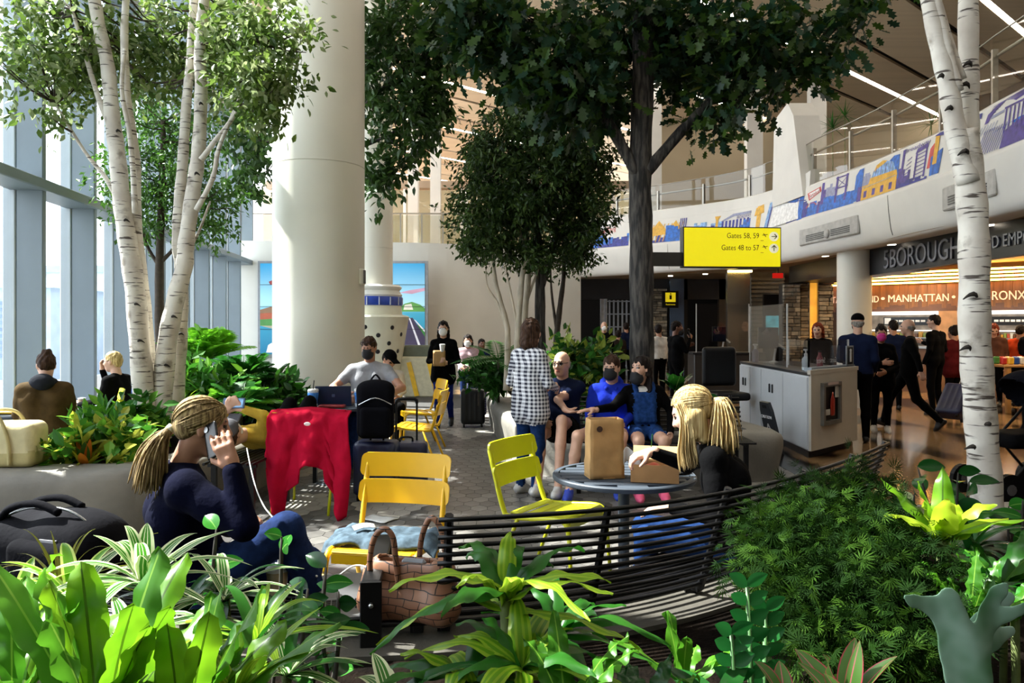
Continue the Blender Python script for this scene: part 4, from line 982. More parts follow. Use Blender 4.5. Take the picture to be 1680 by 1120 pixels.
# tables
M_tab = mat('table_blue_grey', '#39424c', .6, .06, 6)
def round_table(x, y, r, h, label, slats=9):
    e = empty('round_table', (x, y, 0), 0, label, 'table'); t = MB()
    t.lathe([(r-.035, h-.03), (r-.004, h-.03), (r, h-.024), (r, h-.006), (r-.006, h), (r-.035, h), (r-.035, h-.03)], n=48, cap=False); t.build('rim', M_tab, e, smooth=True, auto=40)
    w_ = 2*(r-.03)/slats
    for i in range(slats):
        xx = -r+.03+w_*(i+.5); hl = math.sqrt(max(.001, (r-.03)**2-(abs(xx)+w_*.4)**2)) if abs(xx)+w_*.4 < r-.03 else .06
        t = MB(); t.box((0, xx, h-.01), (2*hl, w_-.014, .014)); t.build('slat', M_tab, e)
    t = MB(); t.box((0, 0, h-.03), (.05, 2*r-.1, .02)); t.box((0, 0, h-.03), (2*r-.1, .05, .02)); t.build('cross_bar', M_tab, e)
    t = MB(); t.tube([(0, 0, .03), (0, 0, h-.02)], .034, 14); t.build('pole', M_tab, e, smooth=True, auto=40)
    t = MB(); t.lathe([(.24, 0), (.24, .012), (.2, .022), (.05, .035), (.04, .05)], n=32); t.build('base', M_tab, e, smooth=True, auto=40); return e
round_table(.675, 4.6, .43, .72, 'round blue-grey slatted table with paper bag and food box')
round_table(-1.78, 7.85, .36, .785, 'small round grey table with laptop and cups before the man in grey', 7)
round_table(-5.0, 7.7, .3, .72, 'small round table at the left window edge', 5)
# ---- service desk
D = [(3.56, 9.12), (4.54, 10.04), (4.54, 12.2), (3.62, 12.1)]
desk = empty('service_desk', (4.1, 10.8, 0), 0, 'white panelled service desk with dark worktop and clear shields', 'desk'); do = Vector((4.1, 10.8, 0))
M_desk = mat('desk_white', '#bfc3c6', .45, .03, 3); M_deskend = mat('desk_end', '#b9b2a4', .5, .04, 3)
def dp(p, z=0): return Vector((p[0], p[1], z))-do
def shrink(poly, d):
    c = Vector((sum(p[0] for p in poly)/len(poly), sum(p[1] for p in poly)/len(poly))); return [tuple(c+(Vector(p)-c)*(1-d/(Vector(p)-c).length)) for p in poly]
loc = lambda poly: [(p[0]-do.x, p[1]-do.y) for p in poly]
t = MB(); t.prism(loc(shrink(D, .1)), 0, .1); t.build('plinth', M_dark, desk)
t = MB(); t.prism(loc(shrink(D, .02)), .1, 1.0); t.build('body', M_desk, desk)
t = MB(); t.prism(loc(D), 1.0, 1.035); t.build('worktop', mat('worktop_dark', '#23262b', .3), desk)
Lf = Vector((D[3][0]-D[0][0], D[3][1]-D[0][1], 0)); nL = Vector((-1, 0, 0)); o0 = Vector((D[0][0]-.004, D[0][1]+.03, 0))-do
for i, (s0, s1, hnd) in enumerate(((.0, .3, 0), (.3, .62, 1), (.62, .8, 0), (.8, 1.0, 1))):
    a, b_ = o0+Lf*(s0*.98+.004), o0+Lf*(s1*.98-.004); t = MB(); t.bar(a+Vector((0, 0, .55)), b_+Vector((0, 0, .55)), .024, .86); d = t.build('door', M_desk, desk)
    if hnd:
        for dy in (-.06, .06):
            q = (a+b_)/2+Vector((-.02, dy, .74)); t = MB(); t.box(q, (.02, .03, .12), bev=.006); t.build('handle', M_dark, d)
Rf = Vector((D[1][0]-D[0][0], D[1][1]-D[0][1], 0)); nR = Vector((Rf.y, -Rf.x, 0)).normalized(); o1 = Vector((D[0][0], D[0][1], 0))-do
t = MB(); t.bar(o1+Rf*.01+Vector((0, 0, .57)), o1+Rf*.99+Vector((0, 0, .57)), .03, .94); t.build('end_panel', M_deskend, desk)
t = MB(); t.bar(o1+Rf*-.01+Vector((0, 0, 1.045)), o1+Rf*1.01+Vector((0, 0, 1.045)), .04, .05); t.build('end_cap', M_deskend, desk)
fc = empty('extinguisher_cabinet', do+o1+Rf*.38+nR*.035+Vector((0, 0, .66)), math.atan2(Rf.y, Rf.x), 'grey framed fire extinguisher cabinet in the desk end', 'cabinet')
t = MB()
for c_, d_ in (((0, 0, .22), (.5, .05, .05)), ((0, 0, -.25), (.5, .05, .05)), ((-.225, 0, 0), (.05, .05, .45)), ((.225, 0, 0), (.05, .05, .45))): t.box(c_, d_)
t.build('frame', mat('cabinet_grey', '#77756f', .4, metal=.5), fc); t = MB(); t.box((0, .012, -.015), (.42, .01, .44)); t.build('backing', M_black, fc)
t = MB(); t.lathe([(.05, -.17), (.055, -.15), (.055, .03), (.02, .08), (.015, .12)], (.03, -.005, 0), 14, sy=.3); t.build('extinguisher', mat('fire_red', '#9c2a1c', .35), fc, smooth=True)
t = MB(); t.box((.15, -.005, .12), (.09, .01, .14)); t.build('label_card', mat('card_white', '#bdbab3', .6), fc); t = MB(); t.box((-.12, -.005, -.12), (.14, .01, .07)); t.build('label_card', mat('card_white', '#bdbab3'), fc)
t = MB(); t.box((0, -.027, .232), (.3, .005, .035)); t.build('name_plate', mat('plate_pink', '#b7a39c', .5), fc)
# clear shields on the desk
M_plex = glass_mat('plexiglass', (.93, .93, .93), .18)
ds = empty('desk_shield', (3.75, 10.9, 1.04), 0, 'tall clear plastic shield standing on the service desk', 'shield')
def pane(e, a, b_, z0, z1):
    o = Vector(e.location); t = MB(); t.bar(Vector((a[0], a[1], (z0+z1)/2))-o, Vector((b_[0], b_[1], (z0+z1)/2))-o, .01, z1-z0); t.build('pane', M_plex, e)
    for q in (a, b_): t = MB(); t.bar(Vector((q[0], q[1], z0))-o, Vector((q[0], q[1], z1))-o, .018, .018); t.build('edge', mat('shield_edge', '#c3c3c1', .3), e)
pane(ds, (3.72, 11.9), (3.72, 10.3), 1.04, 1.9)
d2 = empty('desk_shield', (4.1, 9.75, 1.04), 0, 'low clear shield with mirrored GUEST SERVICES lettering at the desk corner', 'shield')
pane(d2, (3.7, 9.5), (4.5, 10.2), 1.08, 1.42); pane(d2, (3.7, 9.5), (3.7, 10.2), 1.08, 1.42)
t = MB(); t.bar(Vector((3.68, 9.48, 1.06))-Vector(d2.location), Vector((4.54, 10.2, 1.06))-Vector(d2.location), .1, .05); t.build('foot', mat('shield_foot', '#98a0a6', .4), d2)
u2 = Vector((.8, .7, 0)).normalized()
for txt, s, w_, sz in (('Services', .26, .22, .1), ('Guest', .58, .16, .1)):
    me = text_mesh(txt, sz, .002, 'CENTER'); xs = [v.co.x for v in me.vertices]; k = w_/(max(xs)-min(xs)); b0 = Vector((3.7, 9.5, 1.16))+u2*s*1.06-Vector(d2.location)+Vector((.008, -.008, 0))
    for v in me.vertices: v.co = b0-u2*(v.co.x*k)+Vector((0, 0, v.co.y))-Vector((-u2.y, u2.x, 0))*(.006)
    me.materials.clear(); me.materials.append(mat('letter_white', '#d6d6d6', .4)); link('lettering', me, d2)
e = empty('info_sign', Vector((4.44, 10.02, 1.08)), math.atan2(.7, .8), 'square information sign with a large letter i on the desk corner', 'sign'); t = MB(); t.box((0, 0, .13), (.2, .012, .26)); t.build('board', mat('board_grey', '#8d9296', .5), e)
t = MB(); t.box((.0, -.008, .13), (.14, .006, .22)); t.build('face', M_black, e); lettering('i', .24, Matrix.Translation(e.location) @ Matrix.Rotation(e.rotation_euler.z, 4, 'Z') @ frame_matrix((0, -.014, .13), (1, 0, 0), (0, 0, 1)), mat('letter_white', '#d6d6d6'), e, bold=.01)
def monitor(x, y, z, rz, label, arm=True, w_=.3, h=.32):
    e = empty('monitor', (x, y, z), rz, label, 'monitor'); t = MB(); t.box((0, 0, .38), (w_, .03, h), bev=.006); t.build('screen', M_black, e); t = MB(); t.box((0, -.017, .38), (w_-.03, .004, h-.03)); t.build('panel', mat('screen_dark', '#1b2030', .15, .3, 3), e)
    t = MB(); t.tube([(0, .04, .36), (.14, .08, .3), (.1, .1, .02)], .018, 8); t.tube([(.14, .08, .3), (.26, .06, .2)], .018, 8); t.lathe([(.07, 0), (.07, .015), (.02, .03)], (.1, .1, 0), 14); t.build('arm', mat('arm_white', '#c2c4c4', .35), e, smooth=True, auto=40)
monitor(3.9, 11.6, 1.035, R(-8), 'black monitor on a white arm on the service desk')
monitor(4.35, 16.0, 1.035, R(5), 'black monitor on the rear check-in podium'); 
pod = empty('check_in_podium', (4.55, 16.2, 0), 0, 'dark rear check-in podium behind the black office chair', 'podium'); t = MB(); t.box((0, 0, .5), (1.5, .6, 1.0), bev=.02); t.build('body', mat('podium_dark', '#2a2522', .5), pod); t = MB(); t.box((0, 0, 1.015), (1.56, .66, .035)); t.build('top', M_dark, pod)
e = empty('podium_shield', (4.4, 15.85, 1.035), 0, 'clear upright shield on the rear podium', 'shield'); pane(e, (3.85, 15.92), (4.95, 15.92), 1.035, 2.05)
def bottle(name, x, y, z, prof, m_, label, cap=None, cat='bottle'):
    e = empty(name, (x, y, z), 0, label, cat); t = MB(); t.lathe(prof, n=16); t.build('body', m_, e, smooth=True, auto=40)
    if cap: t = MB(); t.lathe(cap[0], n=12); t.build('cap', cap[1], e, smooth=True, auto=40)
    return e
M_clear = mat('clear_plastic', '#c9d2d6', .15, .05, 5); M_wcap = mat('cap_white', '#d8d8d6', .4)
bottle('sanitizer_bottle', 3.76, 9.75, 1.036, [(.045, 0), (.05, .02), (.05, .14), (.02, .18)], M_clear, 'clear sanitizer bottle with white pump at the desk corner', ([(.022, .18), (.022, .21), (.01, .22), (.01, .25), (.03, .25), (.03, .27)], M_wcap))
bottle('spray_bottle', 3.8, 11.9, 1.036, [(.05, 0), (.05, .16), (.02, .2)], mat('purple_bottle', '#4a3f6b', .3), 'purple spray bottle at the far end of the service desk', ([(.02, .2), (.02, .25), (.04, .26), (.04, .28)], M_wcap))
bottle('drink_bottle', 4.02, 9.95, 1.036, [(.04, 0), (.04, .14), (.02, .19), (.02, .22)], mat('red_bottle', '#7d2432', .3), 'dark red bottle beside the mirrored lettering on the desk', ([(.022, .22), (.022, .24)], M_black))
# caution sign leaning on the desk
e = empty('caution_sign', (3.32, 9.62, 0), R(-78), 'folded dark caution floor sign leaning against the desk', 'caution sign'); Rt = Matrix.Rotation(R(14), 3, 'X')
def cs(p): return Rt @ Vector(p)
t = MB(); t.add([cs(p) for p in [(-.15, 0, 0), (.15, 0, 0), (.13, 0, .55), (.1, 0, .66), (-.1, 0, .66), (-.13, 0, .55), (-.15, .04, 0), (.15, .04, 0), (.13, .04, .55), (.1, .04, .66), (-.1, .04, .66), (-.13, .04, .55)]], [(0, 1, 2, 3, 4, 5), (11, 10, 9, 8, 7, 6)]+[(i, 6+i, 6+(i+1) % 6, (i+1) % 6) for i in range(6)]); t.build('panel', mat('caution_dark', '#22262b', .4), e)
Mx = Matrix.Translation(e.location) @ Matrix.Rotation(e.rotation_euler.z, 4, 'Z') @ Matrix.Rotation(R(14), 4, 'X')
lettering('CAUTION', .055, Mx @ frame_matrix((0, -.008, .47), (1, 0, 0), (0, 0, 1)), mat('letter_white', '#d6d6d6'), e)
t = MB()
for a, b_ in (((-.09, .2), (.09, .2)), ((.09, .2), (0, .38)), ((0, .38), (-.09, .2)), ((-.03, .24), (.02, .31)), ((0, .23), (.04, .25))): t.bar(cs((a[0], -.006, a[1])), cs((b_[0], -.006, b_[1])), .016, .006, up=Rt @ Vector((0, 1, 0)))
t.build('warning_triangle', mat('letter_white', '#d6d6d6'), e); t = MB(); t.add([cs(p) for p in [(-.05, -.004, .585), (.05, -.004, .585), (.05, -.004, .625), (-.05, -.004, .625)]], [(0, 1, 2, 3)]); t.build('handle_slot', M_black, e)
# office chair silhouette by the desk
e = empty('office_chair', (3.15, 11.6, 0), R(10), 'tall black office chair left of the service desk', 'chair')
t = sdf_obj('backrest', [bx((0, 0, .98), (.27, .06, .3), .06)], .02, M_black, e); t = sdf_obj('seat', [bx((0, -.25, .56), (.27, .27, .06), .05)], .02, M_black, e)
t = MB(); t.tube([(0, -.2, .08), (0, -.2, .52)], .03, 10); t.build('column_post', M_black, e)
for k in range(5): a = 2*PI*k/5; t = MB(); t.tube([(0, -.2, .1), (.28*math.cos(a), -.2+.28*math.sin(a), .04)], .02, 6); t.build('foot', M_black, e)
# ---- luggage
def suitcase(x, y, z, rz, w_, d, h, m_, label, handle=.0, tilt=0, wheels=True):
    e = empty('suitcase', (x, y, z), rz, label, 'suitcase'); e.rotation_euler = (tilt, 0, rz)
    sdf_obj('shell', [bx((0, 0, h/2+.05), (w_/2, d/2, h/2), .05)]+[bx((xx, -d/2, h/2+.05), (.012, .012, h/2-.06), .01, k=.015) for xx in np.linspace(-w_/2+.07, w_/2-.07, 4)], .018, m_, e)
    t = MB(); t.tube(smooth_path([(-.06, 0, h+.05), (-.05, 0, h+.09), (.05, 0, h+.09), (.06, 0, h+.05)], 3), .01, 6); t.build('grip', M_black, e, smooth=True)
    if handle:
        t = MB(); hx = .1; t.tube([(-hx, d/2-.05, h), (-hx, d/2-.05, h+handle)], .01, 6); t.tube([(hx, d/2-.05, h), (hx, d/2-.05, h+handle)], .01, 6); t.build('telescopic_rods', M_steel if tilt else M_black, e)
        t = MB(); t.tube(smooth_path([(-hx, d/2-.05, h+handle-.01), (-hx*.8, d/2-.05, h+handle+.03), (hx*.8, d/2-.05, h+handle+.03), (hx, d/2-.05, h+handle-.01)], 3), .016, 6); t.build('handle', M_black, e, smooth=True)
    if wheels:
        for sx in (-1, 1):
            for sy in (-1, 1): t = MB(); t.tube([(sx*(w_/2-.05)-.012, sy*(d/2-.05), .03), (sx*(w_/2-.05)+.012, sy*(d/2-.05), .03)], .03, 10); t.build('wheel', M_black, e)
    return e
M_navy = mat('navy_shell', '#141a3c', .4, .2, 6); M_case = mat('case_black', '#101012', .5, .2, 8)
suitcase(-1.02, 7.35, 0, R(6), .42, .26, .44, M_navy, 'navy carry-on with raised black handle beside the yellow chairs', .42)
suitcase(-.62, 12.05, 0, R(5), .38, .25, .55, M_case, 'black carry-on rolled by the walking woman', .0)
m, nt, b = new_mat('spotted_shell'); setup(b, .35); v = nt.nodes.new('ShaderNodeTexVoronoi'); v.inputs['Scale'].default_value = 26; v.inputs['Randomness'].default_value = .2; tcn = nt.nodes.new('ShaderNodeTexCoord'); r_ = nt.nodes.new('ShaderNodeValToRGB')
nt.links.new(tcn.outputs['Object'], v.inputs['Vector']); nt.links.new(v.outputs[0], r_.inputs[0]); nt.links.new(r_.outputs[0], b.inputs['Base Color'])
r_.color_ramp.interpolation = 'CONSTANT'; r_.color_ramp.elements[0].color = lin('#c9c8dd'); r_.color_ramp.elements[1].position = .26; r_.color_ramp.elements[1].color = lin('#2e2a66'); M_spot = m
suitcase(-.62, 13.2, 0, R(0), .36, .24, .58, M_spot, 'blue spotted suitcase in front of the masked girl', .3)
suitcase(7.05, 12.3, .1, R(-58), .42, .26, .58, M_navy, 'dark blue suitcase pulled at a slant by the walking man', .4, R(-38))
suitcase(-1.25, 7.05, 0, R(-4), .4, .26, .5, M_navy, 'dark suitcase standing under the black backpack', .0)
# ================================================================ TREES AND PLANTS
def bark_birch():
    m, nt, b = new_mat('birch_bark'); setup(b, .7)
    r1, n1 = noise_col(nt, lin('#d9d3c6'), lin('#b7ada0'), 5, 4, lo=.4, hi=.75)
    r2, n2 = noise_col(nt, (1, 1, 1, 1), (.12, .1, .09, 1), 9, 3, lo=.60, hi=.66, stretch=(.55, .55, 5.5))
    r3, n3 = noise_col(nt, (1, 1, 1, 1), (.35, .31, .27, 1), 7, 5, lo=.58, hi=.7)
    a = nt.nodes.new('ShaderNodeMix'); a.data_type = 'RGBA'; a.blend_type = 'MULTIPLY'; a.inputs[0].default_value = 1
    c = nt.nodes.new('ShaderNodeMix'); c.data_type = 'RGBA'; c.blend_type = 'MULTIPLY'; c.inputs[0].default_value = .8
    nt.links.new(r1.outputs[0], a.inputs[6]); nt.links.new(r2.outputs[0], a.inputs[7]); nt.links.new(a.outputs[2], c.inputs[6]); nt.links.new(r3.outputs[0], c.inputs[7]); nt.links.new(c.outputs[2], b.inputs['Base Color'])
    bp = nt.nodes.new('ShaderNodeBump'); bp.inputs['Strength'].default_value = .35; nt.links.new(n3.outputs[0], bp.inputs['Height']); nt.links.new(bp.outputs[0], b.inputs['Normal'])
    return m
M_birch = bark_birch(); M_knot = mat('birch_knot', '#2a241e', .9, .4, 60)
def bark_dark():
    m, nt, b = new_mat('oak_bark'); setup(b, .85)
    r1, n1 = noise_col(nt, lin('#181614'), lin('#4c4741'), 26, 4, lo=.42, hi=.62, stretch=(1, 1, .16)); nt.links.new(r1.outputs[0], b.inputs['Base Color'])
    bp = nt.nodes.new('ShaderNodeBump'); bp.inputs['Strength'].default_value = 1; bp.inputs['Distance'].default_value = .02; nt.links.new(n1.outputs[0], bp.inputs['Height']); nt.links.new(bp.outputs[0], b.inputs['Normal']); return m
M_oakbark = bark_dark(); M_twig = mat('twig_brown', '#3d3226', .8, .2, 20)
LT = {}
LT['pointed'] = (np.array([(0, 0, 0), (.26, .35, .06), (.2, .68, .04), (0, 1, -.04), (-.2, .68, .04), (-.26, .35, .06), (0, .45, 0)], float), [(0, 1, 6), (1, 2, 6), (2, 3, 6), (3, 4, 6), (4, 5, 6), (5, 0, 6)])
ok_ = [(0, 0), (.1, .15), (.26, .22), (.14, .36), (.36, .5), (.18, .6), (.3, .8), (.12, .84), (0, 1)]
pts_ = ok_+[(-x, y) for x, y in ok_[-2:0:-1]]
LT['oak'] = (np.array([(x, y, .1*abs(x)-.06*y) for x, y in pts_], float), [(0, 1, 15), (1, 2, 3), (1, 3, 13, 15), (15, 13, 14), (3, 4, 5), (3, 5, 11, 13), (13, 11, 12), (5, 6, 7), (5, 7, 9, 11), (11, 9, 10), (7, 8, 9)])
LT['small'] = (np.array([(0, 0, 0), (.24, .45, .07), (0, 1, -.03), (-.24, .45, .07)], float), [(0, 1, 2), (0, 2, 3)])
sp_ = [(0, 0, 0)]; spf = []
LV = []; LF = []
for k in range(7):
    a = R(-66+22*k); L = 1-.35*abs(k-3)/3; d = np.array((math.sin(a), math.cos(a), -.15*L)); s_ = np.array((math.cos(a), -math.sin(a), 0))*.045; o = np.array((0, .12*k/7, 0)); i = len(LV)
    LV += [o, o+d*L*.5+s_, o+d*L, o+d*L*.5-s_]; LF += [(i, i+1, i+2), (i, i+2, i+3)]
LT['spray'] = (np.array(LV), LF)
nprng = np.random.RandomState(11)
def rot_from(dirs, norms):
    y = dirs/np.linalg.norm(dirs, axis=1)[:, None]; x = np.cross(y, norms); x /= np.maximum(np.linalg.norm(x, axis=1), 1e-6)[:, None]; z = np.cross(x, y); return np.stack([x, y, z], 2)
def leaf_cloud(name, pos, dirs, norms, sizes, kind, mats, parent, origin, **kw):
    V0, F0 = LT[kind]; n = len(pos); Rm = rot_from(dirs, norms)
    V = np.einsum('nij,kj->nki', Rm, V0)*sizes[:, None, None]+pos[:, None, :]-np.array(origin)[None, None, :]
    nv = len(V0); me = bpy.data.meshes.new(name); me.vertices.add(n*nv); me.vertices.foreach_set('co', V.astype(np.float32).ravel())
    ls = np.array([len(f) for f in F0]); fl_ = np.concatenate([np.array(f) for f in F0])
    me.loops.add(n*len(fl_)); me.loops.foreach_set('vertex_index', (fl_[None, :]+(np.arange(n)*nv)[:, None]).astype(np.int32).ravel())
    st = np.concatenate([[0], np.cumsum(ls)[:-1]]); me.polygons.add(n*len(F0)); me.polygons.foreach_set('loop_start', (st[None, :]+(np.arange(n)*len(fl_))[:, None]).astype(np.int32).ravel())
    for m_ in mats: me.materials.append(m_)
    mi = nprng.randint(0, len(mats), n); me.polygons.foreach_set('material_index', np.repeat(mi, len(F0)).astype(np.int32))
    me.polygons.foreach_set('use_smooth', np.zeros(n*len(F0), bool)); me.update(calc_edges=True)
    return link(name, me, parent, kind='stuff', **kw)
def blob_clusters(blobs, n):
    w_ = np.array([b[3]*b[4] for b in blobs], float); w_ /= w_.sum(); out = []
    for b, k in zip(blobs, nprng.multinomial(n, w_)):
        px, py, Y, rx, ry, dz = b[:6]; c = np.array(P(px, py, Y)); r = np.array((rx*Y/F, dz, ry*Y/F))
        d = nprng.normal(size=(k, 3)); d /= np.linalg.norm(d, axis=1)[:, None]; out.append(np.concatenate([c+d*r*(nprng.rand(k, 1)**.45), d], 1))
    return np.concatenate(out)
def foliage(parent, origin, blobs, nclus, per, spread, size, kind, mats, droop=.5):
    C = blob_clusters(blobs, nclus); k = len(C)
    tw = C[:, 3:]*.8+nprng.normal(size=(k, 3))*.5; tw /= np.linalg.norm(tw, axis=1)[:, None]
    t = nprng.rand(k, per, 1); pos = C[:, None, :3]+tw[:, None, :]*spread*(t-.5)*1.6+nprng.normal(size=(k, per, 3))*spread*.22
    dr = tw[:, None, :]*.7+nprng.normal(size=(k, per, 3))*.7; dr[..., 2] -= droop; nm = nprng.normal(size=(k, per, 3))*.6; nm[..., 2] += 1.0
    N = k*per; leaf_cloud('foliage', pos.reshape(N, 3), dr.reshape(N, 3), nm.reshape(N, 3), size*nprng.uniform(.65, 1.2, N), kind, mats, parent, origin)
    return C
def tree(name, label, trunks, blobs, nclus, per, spread, size, kind, mats, bark, branches=(), twigs=40, knots=(), droop=.5, twig_src=None):
    base = P(*trunks[0][0][0], trunks[0][1]); e = empty(name, base, 0, label, 'tree')
    def limb(nm, pts, Y, r0, r1, bk):
        pp = smooth_path([P(q[0], q[1], Y+(q[2] if len(q) > 2 else 0)) for q in pts], 5); n = len(pp); t = MB()
        rs = [(r0+(r1-r0)*i/(n-1))*(1+.05*math.sin(i*1.7)) for i in range(n)]
        if nm == 'trunk': rs[0] *= 1.18
        t.tube([p-base for p in pp], rs, 14 if r0 > .04 else 8); t.build(nm, bk, e, smooth=True); return pp
    ends = []
    for pts, Y, r0, r1 in trunks: ends += limb('trunk', pts, Y, r0, r1, bark)[-8:]
    for pts, Y, r0, r1 in branches: ends += limb('branch', pts, Y, r0, r1, bark)[-6:]
    if blobs:
        C = foliage(e, base, blobs, nclus, per, spread, size, kind, mats, droop)
        t = MB(); sel = nprng.choice(len(C), min(twigs, len(C)), False)
        for i in sel:
            q = Vector(C[i][:3]); s_ = min(ends, key=lambda p: (p-q).length+max(0, p.z-q.z)); mid = s_.lerp(q, .5)+Vector((0, 0, -.06*(q-s_).length))
            t.tube([s_-base, mid-base, q-base], [.013, .009, .004], 5, cap=False)
        if twigs: t.build('twigs', bark if bark is not M_birch else M_twig, e, smooth=True, kind='stuff')
    for px, py, Y, r, w_ in knots:
        c = P(px, py, Y-r*1.0)-base; t = MB(); pts2 = [c+Vector((w_*(u-.5)*2, .35*abs(u-.5)**2*r*4, w_*.75*(1-(2*u-1)**2)-w_*.4)) for u in (0, .15, .3, .5, .7, .85, 1)]
        t.tube(pts2, [.003, .007, .011, .014, .011, .007, .003], 6); t.build('knot', M_knot, e, smooth=True)
    return e
LM = lambda n, a, b_, tr=.35, ro=.4: leaf_mat(n, a, b_, ro, tr)
birchL = [LM('birch_leaf_a', '#4a6526', '#7a9142', .4), LM('birch_leaf_b', '#38531f', '#627c36', .35), LM('birch_leaf_c', '#76885a', '#a3ae7c', .4)]
ficL = [LM('ficus_leaf_a', '#2c4d1c', '#47702a', .3), LM('ficus_leaf_b', '#38611f', '#5f8836', .35)]
darkL = [LM('dark_leaf_a', '#1d3315', '#35531f', .3), LM('dark_leaf_b', '#274420', '#4a6b2c', .3)]
oakL = [LM('oak_leaf_a', '#16270f', '#2a4418', .3), LM('oak_leaf_b', '#223c16', '#44601f', .35), LM('oak_leaf_c', '#182f22', '#2a4d34', .3)]
rndL = [LM('round_leaf_a', '#24381a', '#415c29', .3), LM('round_leaf_b', '#334b20', '#5d7536', .35), LM('round_leaf_c', '#1b2d14', '#34491e', .3)]
Yb = 7.6
tree('birch_tree', 'left birch with white trunks leaning toward the window', [
    ([(240, 706), (232, 600), (222, 480), (210, 400), (200, 330), (192, 250), (184, 190), (177, 110), (162, 40), (150, -30)], Yb, .105, .055),
    ([(249, 700, .25), (243, 560, .25), (235, 470, .2), (224, 370, .1), (222, 260), (208, 160), (204, 60), (208, -20)], Yb, .065, .032)],
    [(60, 115, 7.7, 75, 70, .7), (150, 45, 8.1, 110, 65, .8), (75, 60, 7.8, 75, 50, .7), (225, 90, 8.3, 80, 70, .7), (120, 120, 7.8, 70, 55, .6), (60, 175, 7.2, 45, 30, .4)], 190, 22, .28, .095, 'pointed', birchL, M_birch,
    [([(202, 345), (172, 290), (140, 250), (90, 170)], Yb, .028, .012), ([(190, 225), (165, 170), (140, 90), (118, 15)], Yb, .034, .018), ([(222, 350), (214, 230), (200, 150), (205, 80)], Yb-.1, .03, .018)], 60,
    [(229, 560, Yb, .1, .035), (223, 500, Yb, .095, .03), (206, 362, Yb, .085, .03), (193, 215, Yb, .07, .025)])
tree('birch_tree', 'left birch clump with forked white trunks right of its twin', [
    ([(262, 728), (271, 590), (285, 505), (302, 437), (306, 394), (319, 300), (326, 244), (330, 150), (328, 75), (337, -20)], Yb+.1, .1, .05),
    ([(288, 715, .2), (292, 623, .2), (297, 539, .15), (298, 450, .1), (292, 400), (294, 337), (300, 262), (306, 169), (313, 94), (319, -20)], Yb+.2, .075, .04)],
    [(330, 45, 8.3, 110, 70, .8), (440, 50, 7.5, 70, 60, .7), (420, 130, 7.4, 60, 50, .6), (300, 130, 8.4, 80, 50, .7), (450, 130, 7.3, 45, 40, .4), (380, 90, 7.8, 70, 60, .6), (430, 190, 7.5, 35, 35, .4)], 230, 22, .28, .095, 'pointed', birchL, M_birch,
    [([(322, 345), (349, 292), (360, 240), (390, 169), (416, 94)], Yb, .03, .015), ([(330, 262), (352, 232), (394, 172), (425, 70)], Yb, .032, .014), ([(305, 420), (326, 380), (345, 330)], Yb+.3, .02, .01)], 60,
    [(272, 600, Yb+.1, .09, .03), (284, 520, Yb+.1, .09, .03), (296, 548, Yb+.3, .07, .025), (322, 285, Yb, .075, .025), (329, 170, Yb, .06, .02)])
tree('ficus_tree', 'fresh green ficus tree behind the left birches', [([(268, 640), (262, 520), (262, 420), (266, 300), (268, 200)], 10.2, .075, .03)],
    [(215, 300, 10, 50, 70, .6), (290, 310, 10.3, 65, 80, .8), (355, 320, 10.2, 45, 60, .6), (250, 210, 10.4, 60, 60, .7), (330, 215, 10.4, 50, 60, .6), (225, 370, 10, 45, 35, .5), (340, 375, 10.2, 50, 30, .5)], 330, 20, .24, .085, 'small', ficL, M_twig, [([(264, 440), (240, 400), (225, 340)], 10.2, .03, .012), ([(264, 430), (300, 390), (330, 330)], 10.2, .03, .012)], 50)
tree('shade_tree', 'dark leafy tree standing behind the big white column', [([(540, 640), (545, 400), (560, 200), (570, 60)], 13.6, .12, .06)],
    [(650, 80, 13.4, 85, 100, 1.0), (665, 205, 13.2, 65, 80, .8), (625, 290, 13.2, 35, 45, .5), (415, 235, 13.4, 45, 60, .7), (415, 300, 13.2, 35, 35, .5), (530, 120, 14.2, 90, 110, .8), (715, 60, 13.2, 55, 70, .6), (700, 160, 13.2, 45, 60, .5)], 520, 18, .34, .16, 'pointed', darkL, M_oakbark, [([(560, 220), (610, 160), (680, 100)], 13.5, .04, .015), ([(555, 260), (480, 240), (420, 230)], 13.5, .04, .015), ([(560, 250), (620, 230), (690, 190)], 13.4, .04, .015)], 60)
tree('oak_tree', 'tall dark barked oak with lobed leaves at the centre', [([(1053, 660), (1053, 560), (1052, 400), (1050, 290), (1054, 150), (1056, 0), (1056, -80)], 9.0, .148, .12)],
    [(900, 60, 8.8, 100, 65, .9), (800, 45, 8.8, 80, 45, .7), (955, 130, 8.7, 75, 60, .7), (1000, 45, 9.3, 90, 65, .9), (1110, 75, 9.3, 90, 75, .9), (1200, 60, 8.9, 105, 60, .9), (1310, 60, 8.7, 85, 55, .7), (1235, 125, 8.8, 85, 45, .7), (1165, 190, 8.7, 45, 45, .4), (1345, 105, 8.6, 40, 35, .4), (765, 20, 8.9, 60, 45, .6), (880, 130, 8.8, 55, 45, .5), (1395, 20, 8.7, 45, 35, .5), (930, 175, 8.7, 45, 30, .4), (1010, 165, 9.2, 50, 40, .4), (840, 100, 8.8, 50, 40, .5)], 470, 15, .36, .17, 'oak', oakL, M_oakbark,
    [([(1046, 285), (1000, 205), (965, 150), (930, 85), (895, 30)], 8.95, .075, .025), ([(1062, 280), (1118, 215), (1160, 170), (1210, 105), (1270, 50)], 8.95, .075, .025), ([(965, 150), (900, 140), (850, 110)], 8.9, .025, .012), ([(1160, 170), (1230, 150), (1320, 90)], 8.9, .03, .012), ([(1054, 160), (1000, 90), (960, 20)], 9.1, .04, .02), ([(1055, 140), (1120, 70), (1170, 0)], 9.1, .04, .02)], 90)
